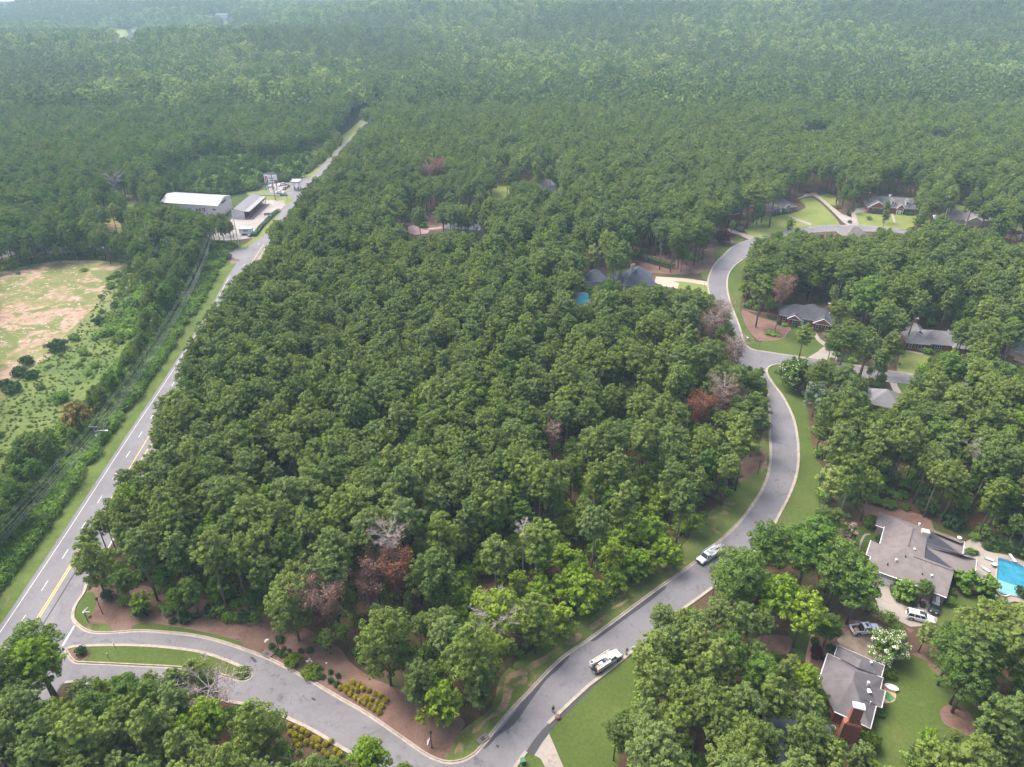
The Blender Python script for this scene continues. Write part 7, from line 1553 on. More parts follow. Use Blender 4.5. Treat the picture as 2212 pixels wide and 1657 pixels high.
# ================================================================== STREET FURNITURE
lp_heads = [(Z(220, 1760, 11.045, [(968, 890)])[0], "black lamp post on the brown straw corner beside the highway"),
            (Z(780, 1890, 11.045, [(652, 742)])[0], "black lamp post among the small round shrubs near the drain"),
            (Z(1240, 2150, 11.045, [(617, 1038)])[0], "black lamp post alone on the brown straw at the road bend"),
            (Z(2220, 1350, 14.747, [(785, 1082)])[0], "black lamp post on the verge inside the upper curve")]
def lamp_post(vp, label, first=[None]):
    p = G(*vp)
    if first[0] is None:
        r = empty("lamp_post", p, 0, label, "lamp post", "black lamp posts along the street"); m = MB(); m.tube([(0, 0, 0), (0, 0, .3), (0, 0, 3.9)], [.13, .09, .075], 8); m.build("post", M['black'], r)
        h = MB(); h.lathe([(.09, 3.85), (.22, 4.0), (.3, 4.35), (.34, 4.4), (.1, 4.6), (.02, 4.7)], 8); h.build("lantern", M['black'], r); g = MB(); g.lathe([(.2, 4.02), (.27, 4.33)], 8); g.build("lantern_glass", plain("smoked_lamp_glass", (.25, .27, .28), .3), r)
        first[0] = r
    else:
        r = copy_tree(first[0]); r.location = p; r['label'] = label
    return r
for a_, b_ in lp_heads: lamp_post(a_, b_)
def post(vp, h, label, name="bollard_light", w=.05, top=None):
    r = empty(name, G(*vp), 0, label, "post"); MB().tube([(0, 0, 0), (0, 0, h)], w, 6).build("post", M['black'], r); MB().lathe([(.05, h), (.12, h + .04), (.12, h + .2), (.03, h + .26)], 8).build("head", top or M['black'], r); return r
post(T(0, 2, [(750, 893)])[0], 1.7, "thin dark post with small head on the far kerb of the traffic island", top=M['alu'])
post(T(0, 2, [(708, 960)])[0], 1.6, "thin dark post with pale cap on the island's lower side", top=M['alu'])
post(T(2, 1, [(140, 205)])[0], 2.2, "dark post at the sandy driveway's mouth")
# street-name sign and stop sign at the highway corner
ZL = lambda x, y: Z(220, 1760, 11.045, [(x, y)])[0]
r = empty("street_name_sign", G(*ZL(495, 1165)), 0, "green post with crossed white street-name blades at the highway corner", "sign")
M['greenpost'] = plain("green_post_paint", (.03, .11, .09), .6)
MB().tube([(0, 0, 0), (0, 0, 2.75)], .12, 8).build("post", M['greenpost'], r); MB().box((.55, 0, 2.85), (1.25, .07, .24), rz=R(4)).build("name_blade", M['white'], r); MB().box((.12, .5, 3.0), (1.2, .07, .24), rz=R(68)).build("name_blade", M['white'], r); MB().box((-.1, -.1, 2.75), (.3, .2, .3)).build("bracket", M['white'], r)
r = empty("stop_sign", G(*ZL(655, 1235)), R(-120), "red stop sign beside the green street-name post, seen from the back edge", "sign")
MB().tube([(0, 0, 0), (0, 0, 2.1)], .035, 6).build("post", M['alu'], r); m = MB(); m.tube([(0, -.05, 2.0), (0, -.02, 2.0)], .42, 8); m.build("plate", M['red'], r); m = MB(); m.box((0, -.06, 2.0), (.6, .02, .18)); m.build("white_band", M['white'], r)
# white stones
def stones(vps, label):
    for i, (v, s) in enumerate(vps):
        g = G(*v); m = MB(); m.lathe([(.02, -.02), (s, .0), (s * .8, s * .5), (s * .3, s * .75)], 6, mi=0); o = m.build("white_stone", M['white']); o.location = g; o.rotation_euler.z = i; tag(o, label, "stone", "scattered white stones")
ZM = lambda x, y: Z(780, 1890, 11.045, [(x, y)])[0]
stones([(ZM(185, 378), .3), (ZM(215, 322), .22), (ZM(262, 330), .26)], "white stone in the trio left of the lamp post with shrubs")
stones([(ZM(1525, 1025), .16), (ZM(1590, 1030), .24), (ZM(1645, 962), .2), (ZM(1690, 1015), .15), (ZM(1718, 1048), .14), (ZM(1560, 1060), .14)], "white stone in the scatter above the clipped hedges")
stones([(ZM(2200, 1095), .2)], "single white stone at the right of the stone scatter")
r = empty("pipe_fragment", G(*Z(1240, 2150, 11.045, [(470, 940)])[0]), 0, "white forked pipe lying on the straw beside the lone lamp post", "debris")
MB().tube([(0, -.1, .1), (.1, .6, .12), (.3, 1.1, .3)], .1, 6).build("pipe", M['white'], r); MB().tube([(.0, 0, .1), (-.1, .9, .2)], .06, 6).build("prong", M['alu'], r)
# signs and boxes
r = empty("corner_sign", G(*T(2, 1, [(497, 590)])[0]), 0, "pole with thin pale street-name blades on the junction lawn", "sign"); MB().tube([(0, 0, 0), (0, 0, 2.6)], .05, 6).build("post", M['greenpost'], r); MB().box((.2, 0, 2.6), (1.3, .05, .2)).build("name_blade", M['white'], r)
r = empty("utility_box", G(*T(2, 1, [(416, 548)])[0]), 0, "small pale green utility box on the grass above the junction", "box"); MB().box((0, 0, .55), (.6, .5, 1.1)).build("cabinet", plain("pale_green_box", (.35, .5, .36)), r); MB().box((0, 0, 1.13), (.66, .56, .07)).build("lid", M['white'], r)
r = empty("wheelie_bin", G(*T(1, 2, [(1177, 1635)])[0]), .3, "green wheelie bin beside the road at the bottom edge", "bin"); M['bin'] = plain("green_bin_plastic", (.03, .16, .08), .6)
MB().box((0, 0, .55), (.62, .7, 1.0), taper=1.1).build("bin_body", M['bin'], r); MB().box((0, 0, 1.1), (.74, .84, .1)).build("lid", M['bin'], r); MB().tube([(-.3, .38, .12), (.3, .38, .12)], .12, 8).build("wheel", M['tyre'], r)
r = empty("wheelie_bin", G(*ZD(1550, 380)), .1, "black wheelie bin between the white estate car and the car port", "bin"); MB().box((0, 0, .6), (.7, .8, 1.1), taper=1.1).build("bin_body", M['bed'], r); MB().box((0, 0, 1.2), (.8, .9, .1)).build("lid", M['bed'], r)
r = empty("white_sign", G(*ZT1(1640, 400)), .3, "white square sign board beyond the lower utility truck", "sign"); MB().tube([(0, 0, 0), (0, 0, 1.0)], .05, 5).build("post", M['white'], r); MB().box((0, -.04, 1.2), (.85, .08, .8)).build("board", M['white'], r)
o = MB(); o.lathe([(.3, 0), (.5, .25), (.45, .5), (.2, .65)], 10); o = o.build("clay_urn", plain("dark_terracotta", (.16, .07, .055))); o.location = G(*T(1, 2, [(1402, 1340)])[0]); tag(o, "dark reddish urn at the kerb where the driveway meets the road", "urn")
r = empty("traffic_cone", (*G(*ZT2(1300, 700))[:2], .04), 0, "orange traffic cone with white band behind the upper utility truck", "cone"); MB().lathe([(.2, .05), (.07, .78)], 10).build("cone_body", M['orange'], r); MB().box((0, 0, .03), (.5, .5, .06)).build("base", M['orange'], r); MB().lathe([(.145, .32), (.105, .52)], 10).build("band", M['white'], r)
# high white lamp at the car park, utility poles and wires
def pole(vp, H, label, arms=(), rz=0.0, mat=None, rad=.16, name="utility_pole"):
    r = empty(name, G(*vp), rz, label, "utility pole"); m = MB(); m.tube([(0, 0, 0), (0, 0, H)], [rad, rad * .65], 8); m.build("pole", mat or M['wood'], r)
    for z, w in arms:
        a = MB().box((0, 0, z), (w, .14, .16)).build("crossarm", M['wood'], r)
        for k in (-.46, -.15, .46): MB().lathe([(.05, .08), (.08, .2), (.04, .3)], 6, (w * k, 0, z)).build("insulator", M['alu'], a)
    return r
p1 = pole(Z(230, 1270, 14.747, [(1180, 1420)])[0], 9.6, "grey utility pole with crossarm and street light beside the highway", ((9.35, 2.3),))
m = MB(); m.tube([(0, 0, 7.9), (1.6, -.2, 8.35), (3.1, -.3, 8.4)], .06, 6); m.build("lamp_arm", M['alu'], p1); MB().box((3.4, -.3, 8.4), (.8, .32, .16)).build("lamp_head", M['white'], p1)
MB().box((.15, -.2, 6.6), (.4, .4, .7)).build("transformer", M['alu'], p1)
p2 = pole(T(0, 1, [(1240, 400)])[0], 10.5, "utility pole with double crossarms deep in the trees left of the highway", ((10.2, 2.8), (9.2, 2.4)))
p3 = pole(Z(460, 500, 4.418, [(820, 1180)])[0], 11, "utility pole with white crossarms above the scrub before the warehouse", ((10.8, 2.8), (9.8, 2.4)))
pole(Z(460, 500, 4.418, [(1138, 1062)])[0], 22, "tall slim steel pole beside the car park entrance", (), mat=M['alu'], rad=.22)
r = pole(Z(760, 500, 11.045, [(735, 1110)])[0], 15, "tall dark sign pole with flat head standing before the billboard", (), mat=M['wood'], rad=.3, name="sign_pole"); MB().box((-.4, 0, 15), (3.6, .5, .9)).build("head", M['wood'], r)
pole(Z(760, 500, 11.045, [(815, 1040)])[0], 8, "thin pole right of the tall dark sign pole", (), rad=.1)
pole(Z(760, 500, 11.045, [(1125, 1100)])[0], 8.5, "thin dark pole at the tip of the grass island", (), rad=.12)
pole(T(1, 0, [(150, 770)])[0], 17, "distant pale pole at the far end of the highway verge", (), rad=.16)
pole(T(1, 0, [(58, 830)])[0], 17, "pale pole left of the worn patch on the far verge", (), rad=.16)
pole(T(0, 0, [(2040, 1080)])[0], 16, "pole with crossarm beside the far highway verge", ((15.6, 2.6),), rad=.18)
pole(T(0, 0, [(690, 1395)])[0], 14, "leaning-looking bare pole by the small clearing left of the warehouse", (), rad=.16)
wires = [(-1.05, 9.6), (-.35, 9.62), (1.05, 9.6), (.0, 7.6), (.05, 6.9), (.1, 6.3)]
P1 = Vector(p1.location); P2 = Vector(p2.location); P3 = Vector(p3.location); P0 = P1 + (P1 - P2).normalized() * 70; P0.x = hx(75) - 13.5; P0.y = 62; P4 = Vector((hx(440) - 12, 440, 0))
for k, (dx, z) in enumerate(wires):
    pts = []
    for (A_, B_, za, zb) in ((P0, P1, 0, 0), (P1, P2, 0, .8), (P2, P3, .8, 1.4), (P3, P4, 1.4, 3)):
        for t in range(8):
            u = t / 8; q = A_.lerp(B_, u); sag = 1.3 * 4 * u * (1 - u); pts.append((q.x + dx, q.y, z + za + (zb - za) * u - sag))
    m = MB(); m.tube(pts, .03 if k < 3 else .042, 4); o = m.build("overhead_wire", plain("weathered_wire", (.26, .27, .27)) if k == 0 else bpy.data.materials["weathered_wire"])
    tag(o, ("upper line wire strung between the crossarms beside the highway" if k < 3 else "thicker lower cable strung beneath the crossarm wires beside the highway"), "wire", "overhead wires beside the highway")
# wooden fence at the right edge
fp = [Vector(G(*q)) for q in T(2, 0, [(2062, 1530), (2130, 1552), (2212, 1585), (2300, 1620)])]
fr = empty("wooden_fence", fp[0], 0, "tan wooden board fence running out of the picture at the right edge", "fence"); M['fence'] = plain("tan_fence_boards", (.42, .28, .16), .9, .15)
bd = None
for a_, b_ in zip(fp, fp[1:]):
    n_ = max(1, int((b_ - a_).length / .9))
    for k in range(n_):
        q = a_.lerp(b_, (k + .5) / n_) - fp[0]; an = math.atan2(b_.y - a_.y, b_.x - a_.x)
        if bd is None: bd = MB().box((0, 0, .9), (.84, .05, 1.8)).build("board", M['fence'], fr); o = bd
        else: o = bd.copy(); COL.objects.link(o)
        o.location = q; o.rotation_euler = (0, 0, an)
# low hedge along the car park
def hedge(name, label, vps, w, h, mat, seed=1, z0=0.0, cat="hedge", step=.5, closed=False):
    line = [p for p in ground_pts(smooth(vps, 3, False))]; rg = np.random.default_rng(seed); C = []; Nn = []
    for a_, b_ in zip(line, line[1:]):
        Ls = (b_ - a_).length; k = int(Ls * (w + 2 * h) * 26) + 1; u = rg.random(k); d = (b_ - a_).normalized(); n = np.array([-d.y, d.x, 0.])
        s = rg.uniform(0, 1, k) * (w + 2 * h)
        for i in range(k):
            p = a_.lerp(b_, u[i]); 
            if s[i] < h: off_, z, nr_ = -w / 2, s[i], -n
            elif s[i] < h + w: off_, z, nr_ = s[i] - h - w / 2, h, np.array([0, 0, 1.])
            else: off_, z, nr_ = w / 2, s[i] - h - w, n
            C.append(np.array([p.x, p.y, z0 + z]) + n * off_ + rg.normal(size=3) * .06); Nn.append(nr_)
    C = np.array(C); Nn = np.array(Nn) + rg.normal(size=(len(C), 3)) * .35; Nn /= np.linalg.norm(Nn, axis=1, keepdims=True); o0 = C.mean(0) * np.array([1, 1, 0]); C = C - o0
    me = quads_mesh(name, C, Nn, .19 * rg.uniform(.6, 1.3, len(C)), rg.uniform(.25, .7, len(C)), [mat]); o = bpy.data.objects.new(name, me); COL.objects.link(o); o.location = o0; tag(o, label, cat); return o
hedge("hedge", "low dark hedge between the car park and the highway verge", Z(460, 500, 4.418, [(1340, 930), (1380, 880), (1420, 820), (1500, 740), (1600, 640), (1670, 590)]), 1.6, 1.4, L['shrub_g'], 3)
hedge("hedge", "clipped curving hedge round the feathery tree by the garage", Z(2560, 1500, 4.3145, [(512, 1150), (530, 1220), (590, 1290), (680, 1340), (800, 1360)]), 1.3, 1.3, L['shrub_g'], 4)
hedge("hedge", "long dark hedge behind the swimming pool", Z(2560, 1500, 4.3145, [(1740, 560), (1900, 600), (2050, 660), (2212, 720), (2350, 770)]), 3.0, 2.0, plain_leaf if False else L['shrub_g'], 5)
hedge("hedge", "strip of low bushes with white flowers behind the slate-roofed house", T(1, 1, [(1900, 10), (1960, 30), (2060, 60), (2150, 85)]), 3.0, 2.2, L['shrub_g'], 6)
hedge("hedge", "low hedge at the foot of the pink brick house", Z(2260, 540, 7.363, [(420, 800), (600, 765), (740, 740)]), 1.2, 1.0, L['shrub_g'], 7)
hedge("hedge", "dark foundation hedge before the dormered brick house", Z(2560, 540, 5.02, [(780, 530), (900, 535)]), 1.4, 1.2, L['shrub_g'], 8)
hedge("hedge", "foundation hedge under the near gable of the dormered brick house", Z(2560, 540, 5.02, [(260, 500), (430, 520)]), 1.2, 1.0, L['shrub_g'], 9)

# ---- shrubs
SH = {}
def shrub(vp, d, h, mat, label, group=None, z0=0.0, name="shrub"):
    key = (mat, d > 3.2 and mat != 'hedge')
    if key not in SH and key[1]: SH[key] = bush_mesh("shrub", 540 + len(SH), [L[mat]], R=1.0, Hh=0.95, n=20, nt=46, size=0.085, pk=0.6)
    if key not in SH: SH[key] = bush_mesh("shrub", 500 + len(SH), [L[mat]], R=1.0, Hh=1.15, n=12, nt=60, size=0.105)
    o = bpy.data.objects.new(name, SH[key]); COL.objects.link(o); p = G(*vp); o.location = (p[0], p[1], z0); o.scale = (d / 2.1, d / 2.1, h / 1.15); o.rotation_euler.z = rnd.uniform(0, 6); tag(o, label, "shrub", group); return o
gold1 = [(5, 1150), (38, 1140), (78, 1113), (30, 1168), (72, 1153), (116, 1135), (102, 1168), (60, 1190), (142, 1155), (177, 1167), (95, 1213), (163, 1214), (220, 1188), (253, 1202), (124, 1232), (197, 1227), (235, 1248), (287, 1230), (150, 1250), (184, 1268), (259, 1270), (213, 1289), (244, 1309)]
for i, q in enumerate(gold1): shrub(T(1, 2, [q])[0], 1.15 + .25 * (i % 3) / 2, 1.05, 'shrub_y', "round gold-green shrub in the upper bed between road and wood", "gold shrubs in the upper bed")
gold2 = [(1880, 1395), (1921, 1413), (1965, 1427), (1992, 1450), (1884, 1440), (1914, 1455), (1950, 1475), (2035, 1478), (2065, 1488), (1912, 1500), (1985, 1505), (1938, 1525), (2025, 1520), (2060, 1535), (2108, 1515), (2150, 1498), (2180, 1555), (2205, 1578), (2100, 1562), (2120, 1585), (2160, 1608), (2190, 1632)]
for i, q in enumerate(gold2): shrub(T(0, 2, [q])[0], 1.1 + .3 * (i % 3) / 2, 1.05, 'shrub_y', "round gold-green shrub in the lower bed below the road", "gold shrubs in the lower bed")
shrub(T(0, 2, [(2205, 1152)])[0], 1.2, 1.0, 'shrub_y', "lone gold shrub at the left end of the upper gold bed")
greens = [(1816, 840, 2.1), (1760, 881, 1.6), (1840, 892, 1.1), (1875, 908, 1.0), (1794, 918, 1.6), (1823, 933, 1.8), (1853, 944, 1.3), (1950, 911, 1.2), (2010, 910, 1.7), (2142, 1049, 1.3), (2092, 1079, 1.4), (2192, 1072, 1.3), (2145, 1105, 1.5), (2185, 1130, 1.6)]
gl = ["largest of the small dark shrubs, just right of the lamp post head", "dark oval shrub left of the lamp post foot", "small dark shrub between lamp post and its largest neighbour", "smallest dark shrub right of the lamp post", "dark shrub touching the lamp post foot on its left", "dark round shrub at the lamp post foot", "blue-green shrub against the big clipped hedge", "pale green small shrub right of the lamp post group", "olive round shrub above the scatter of white stones", "small dark shrub right of the flat-topped hedge", "dark shrub at the right end of the flat-topped hedge", "small dark shrub farther up the slope above the gold bed", "round dark shrub nearest the kerb above the gold bed", "round dark shrub just before the gold bed begins"]
for (x, y, d), lb in zip(greens, gl): shrub(T(0, 2, [(x, y)])[0], d, d * .75, 'shrub_g', lb)
shrub(T(0, 2, [(1905, 985)])[0], 4.2, 2.2, 'hedge', "big domed clipped shrub behind the drain inlet"); shrub(T(0, 2, [(2022, 1055)])[0], 4.6, 1.7, 'hedge', "big flat-topped clipped shrub right of the domed one")
shrub(T(0, 2, [(1577, 1052)])[0], 3.2, 1.0, 'hedge', "low yellow-green shrub on the rounded nose of the traffic island", None, .15); shrub(T(0, 2, [(533, 925)])[0], 2.6, 2.0, 'shrub_g', "dark shrub at the highway end of the traffic island", None, .15)
edge = [(920, 670, 4.4, 4.2, "tall rounded dark shrub standing forward of the pines on the straw"), (1123, 718, 1.9, 1.3, "small round shrub below the left group of edge shrubs"), (1200, 710, 3.6, 3.0, "wide dark shrub at the straw's edge right of the small one"), (1275, 685, 1.6, 1.4, "small bluish shrub between two wide edge shrubs"), (1370, 665, 4.0, 3.4, "wide leafy shrub under the pines above the grass strip"), (700, 560, 3.0, 2.4, "leafy green shrub at the left end of the wood by the corner"), (810, 600, 3.4, 3.0, "bright green shrub at the foot of the first pines"), (1580, 700, 4.0, 3.2, "dark shrub under the pines where the straw bed narrows"), (1480, 700, 3.0, 2.2, "olive shrub at the wood edge above the straw"), (1100, 660, 3.4, 3.0, "olive shrub beneath the pines left of the wide dark shrub"), (2090, 560, 3.0, 2.0, "low shrub at the straw's upper edge")]
for (x, y, d, h, lb) in edge: shrub(T(0, 2, [(x, y)])[0], d, h, 'shrub_g' if "olive" not in lb and "bright" not in lb else 'bush', lb)
for (x, y, d, h, mt, lb) in ((215, 345, 4.2, 3.6, 'hedge', "large rounded clipped shrub at the upper left corner of the big house"), (330, 530, 2.4, 1.8, 'shrub_g', "dark clipped shrub against the big house's left wall"), (130, 740, 3.0, 1.6, 'hedge', "low leafy shrub at the end of the curving garden path"), (1500, 690, 2.4, 1.5, 'bush', "rounded shrub in the pool deck's bed"), (1580, 700, 1.6, 1.1, 'shrub_g', "smaller shrub in the pool deck's bed"), (1230, 1340, 3.0, 2.2, 'bush', "yellowish shrub below the corner of the garage wing"), (1270, 1220, 2.2, 1.6, 'bush', "green shrub tucked against the garage wing's right wall"), (300, 40, 4, 2.6, 'bush', "leafy shrub on the brown slope above the big house"), (450, 90, 4.4, 3.0, 'bush', "wide shrub right of the leafy one above the big house"), (670, 120, 2.6, 1.6, 'hedge', "lime-green shrub on the brown slope"), (930, 150, 6.0, 4.4, 'shrub_g', "large dark shrub mass behind the big house"), (1250, 320, 7.0, 5.0, 'shrub_g', "wide dark shrub behind the solar roof"), (1560, 500, 3.4, 2.0, 'bush', "pale green shrub behind the satellite dish"), (2170, 1240, 3.6, 3.0, 'shrub_g', "dark shrub at the lower right corner of the pool"), (1720, 620, 2.6, 1.6, 'shrub_g', "shrub at the left end of the pool hedge")):
    shrub(Z7(x, y), d, h, mt, lb)
for (x, y, d, h, mt, lb) in ((95, 250, 1.8, 1.2, 'maroon', "dark maroon shrub nearest the gravel path"), (165, 260, 1.8, 1.3, 'maroon', "dark maroon shrub second from the gravel path"), (110, 330, 1.9, 1.2, 'maroon', "dark maroon shrub lowest by the gravel path"), (185, 340, 1.9, 1.3, 'maroon', "dark maroon shrub against the chimney house roof"), (130, 210, 1.6, 1.1, 'maroon', "dark maroon shrub at the top of the maroon group"), (1130, 590, 3.0, 2.2, 'hedge', "yellow-green shrub at the back corner of the chimney house"), (840, 1560, 4.6, 4.0, 'hedge', "large yellow-green shrub beside the brick terrace"), (330, 230, 2.2, 1.6, 'shrub_g', "green shrub between maroon group and garage roof"), (1010, 1130, 2.0, 1.3, 'bush', "small green shrub right of the chimney house wall"), (100, 130, 2.0, 1.6, 'hedge', "lime shrub at the top of the gravel path")):
    shrub(Z8(x, y), d, h, mt, lb)
for (x, y, d, h, mt, lb) in ((270, 830, 2.4, 1.8, 'shrub_g', "dark shrub at the left corner of the junction brick house"), (390, 860, 3.4, 1.6, 'bush', "yellow-green shrub before the left gable of the junction house"), (910, 900, 2.0, 2.4, 'hedge', "bright upright shrub at the junction house's door"), (590, 880, 3.0, 1.0, 'shrub_g', "low planting under the left gable window"), (1120, 980, 3.6, 1.2, 'shrub_g', "low planting under the right gable windows"), (140, 1060, 5.4, 1.8, 'bush', "wide yellowish shrub in the brown bed on the junction lawn"), (30, 1050, 4.0, 1.6, 'bush', "shrub at the left end of the brown bed on the junction lawn")):
    shrub(Z(2300, 860, 7.363, [(x, y)])[0], d, h, mt, lb)
for (x, y, d, h, mt, lb) in ((230, 600, 3.4, 3.0, 'bush', "round shrub on the lawn before the dormered house"), (640, 660, 4.2, 2.6, 'shrub_g', "x")):
    if lb != "x": shrub(Z(2560, 540, 5.02, [(x, y)])[0], d, h, mt, lb)
for (x, y, d, h, mt, lb) in ((640, 690, 5.0, 3.0, 'bush', "wide dark shrub before the pale grey roofed house"), (1000, 1370, 2, 2, 'bush', "x")):
    if lb != "x": shrub(Z(2660, 930, 5.345, [(x, y)])[0], d, h, mt, lb)
for (x, y, d, h, mt, lb) in ((1075, 1400, 3.6, 3.0, 'shrub_g', "dark shrub between the two far driveways"), (1080, 1445, 2.6, 1.8, 'shrub_g', "round shrub at the kerb between the two far driveways"), (1005, 1350, 3.4, 2.6, 'gold', "brownish shrub at the upper end of the far driveway's island"), (370, 1500, 3.6, 4.0, 'sage', "greyish shrub by the drive behind the maroon tree")):
    shrub(T(2, 0, [(x, y)])[0], d, h, mt, lb)
for (x, y, d, h, mt, lb) in ((420, 1435, 7, 4.2, 'bush', "rounded shrub left of the dusty pink paving"), (480, 1420, 4, 2.2, 'shrub_g', "dark low shrub behind the dusty pink paving"), (530, 1470, 6.5, 3.4, 'bush', "spreading shrub at the right of the dusty pink paving")):
    shrub(T(1, 0, [(x, y)])[0], d, h, mt, lb)
shr_f = ((545, 100, 4.2, 2.2, "pale shrub patch in the middle of the open field"), (120, 120, 2.4, 1.6, "small round bush at the upper left of the field"), (640, 440, 5.6, 4.0, "dark bush alone at the field's right edge"), (545, 640, 4.6, 3.4, "bluish bush in the green meadow"), (370, 610, 8.4, 5.4, "large dark bush mass at the meadow's middle edge"), (180, 700, 6.0, 4.0, "dark bush left of the large mass"), (130, 770, 6.6, 4.0, "dark bush lower in the meadow's bush line"), (210, 790, 6.0, 3.6, "dark bush in the meadow's bush line right of another"), (90, 880, 7.0, 4.2, "wide dark bush at the meadow's lower left"), (40, 850, 5.5, 3.6, "dark bush at the left end of the meadow's bush line"), (400, 940, 6.5, 4.4, "green bush clump in the lower meadow"), (750, 330, 4.4, 3.0, "low dark bush in the tall weeds"), (485, 545, 5.0, 3.4, "bush on the slope below the clay field"), (620, 720, 4.0, 2.6, "small bush near the meadow's right side"), (570, 770, 3.6, 2.2, "lower bush near the meadow's right side"), (870, 310, 5.0, 3.2, "bush under the tree belt beside the weeds"))
for (x, y, d, h, lb) in shr_f: shrub(T(0, 1, [(x, y)])[0], d, h, 'shrub_g' if 'dark' in lb else 'bush', lb)

# ---- swimming pools and what stands on the deck
pool = [(1868, 752), (1895, 745), (2000, 775), (2130, 815), (2190, 845), (2235, 900), (2330, 1200), (2290, 1260), (2120, 1250), (1960, 1218), (1885, 1192), (1868, 1100), (1848, 1010), (1862, 870)]
M['pool'] = ground_mat("pool_water", [(0.3, (0.022, 0.17, 0.27)), (0.7, (0.045, 0.25, 0.36))], 0.25, .8, rough=.08, bmp=.05); M['pool'].node_tree.nodes["Principled BSDF"].inputs["Specular IOR Level"].default_value = .5
M['poolstep'] = plain("pale_pool_steps", (0.15, 0.36, 0.44), .15, .05, local=False); M['poolrim'] = plain("deep_blue_pool_tiles", (0.02, .13, .23), .3, .1, local=False)
pr_ = empty("swimming_pool", (*G(*Z7(2050, 1000))[:2], 0), 0, "turquoise swimming pool with pale shallow end behind the big house", "pool")
def on(root, o):
    o.location = o.location - root.location; o.parent = root
    if 'kind' in o: del o['kind']
    return o
pl_ = [Z7(*q) for q in pool]
on(pr_, sheet("water", pl_, .085, M['pool'], 3)); on(pr_, sheet("pool_steps", [Z7(*q) for q in ((1850, 1020), (1960, 1060), (2080, 1100), (2230, 1150), (2300, 1240), (2120, 1245), (1960, 1212), (1890, 1186), (1868, 1100))], .10, M['poolstep'], 2))
on(pr_, sheet("tile_band", [Z7(*q) for q in ((1868, 752), (1895, 745), (2000, 775), (2130, 815), (2190, 845), (2225, 890), (2190, 880), (2120, 850), (1990, 812), (1900, 785), (1880, 800), (1872, 990), (1852, 990), (1862, 870))], .10, M['poolrim'], 1))
rimp = ground_pts(smooth(pl_, 3), .11); rimp.append(rimp[0]); c_ = MB(); c_.tube([p - pr_.location for p in rimp], .18, 5); c_.build("coping", M['concrete'], pr_)
def lounger(vp, vq, label):
    a_, b_ = Vector(G(*vp)), Vector(G(*vq)); m_ = (a_ + b_) / 2; r = empty("sun_lounger", m_, math.atan2(b_.y - a_.y, b_.x - a_.x), label, "sun lounger")
    MB().box((0, 0, .35), (1.5, .65, .1)).build("seat", M['poolpale'], r); m = MB(); m.add([(-.75, -.32, .38), (-.75, .32, .38), (-1.25, .32, .75), (-1.25, -.32, .75), (-.75, -.32, .3), (-.75, .32, .3), (-1.25, .32, .67), (-1.25, -.32, .67)], [(0, 1, 2, 3), (7, 6, 5, 4), (0, 3, 7, 4), (1, 5, 6, 2), (2, 6, 7, 3)]); m.build("backrest", M['poolpale'], r)
    for x in (-.6, .6):
        for y in (-.28, .28): MB().box((x, y, .16), (.05, .05, .32)).build("leg", M['white'], r)
M['poolpale'] = plain("pale_aqua_fabric", (.45, .58, .58), .8, .05)
lounger(Z7(1700, 760), Z7(1815, 800), "pale aqua sun lounger nearest the hedge on the pool deck"); lounger(Z7(1665, 880), Z7(1765, 950), "pale aqua sun lounger pointing at the pool near the round shrub")
r = empty("diving_board", G(*Z7(2052, 770)), R(-95), "white diving board at the pool's upper edge", "diving board"); MB().box((0, 0, .5), (2.6, .5, .08)).build("board", M['white'], r); MB().box((-.9, 0, .25), (.4, .5, .5)).build("stand", M['concrete'], r)
r = empty("garden_table", G(*Z7(1810, 860)), 0, "white garden table beside the pool's left edge", "table"); MB().lathe([(.6, .7), (.6, .75), (.02, .76)], 14).build("table_top", M['white'], r); MB().tube([(0, 0, 0), (0, 0, .7)], .06, 6).build("pedestal", M['white'], r)
r = empty("garden_chair", G(*Z7(1795, 850)), 1, "dark garden chair next to the white pool table", "chair"); MB().box((0, 0, .42), (.5, .5, .06)).build("seat", M['bed'], r); MB().box((0, .25, .7), (.5, .06, .5)).build("backrest", M['bed'], r)
for x in (-.2, .2):
    for y in (-.2, .2): MB().box((x, y, .2), (.04, .04, .4)).build("leg", M['bed'], r)
o = hedge("garden_bench", "white curved slide edging at the pool's shallow end", [Z7(1870, 1205), Z7(1940, 1240), Z7(2020, 1235)], .3, .3, M['white'], 9, cat="bench") if False else None
m = MB(); m.tube([p for p in ground_pts([Z7(1870, 1205), Z7(1920, 1235), Z7(1980, 1245), Z7(2025, 1225)], .2)], .16, 6); o = m.build("pool_cover_roll", M['white']); tag(o, "white curved roll lying at the pool's shallow end", "pool roll")
# second pool glimpsed through pines
r = empty("small_pool", (*G(*T(1, 1, [(1560, 285)])[0])[:2], 0), 0, "bright pool glimpsed through pines below the slate-roofed pavilion", "pool")
on(r, sheet("paving", T(1, 1, [(1500, 235), (1610, 235), (1620, 330), (1500, 330)]), .03, M['lot'], 1)); on(r, sheet("water", T(1, 1, [(1535, 255), (1600, 245), (1595, 300), (1530, 310)]), .06, plain("bright_pool_water", (.08, .45, .55), .1, .05, local=False), 2))
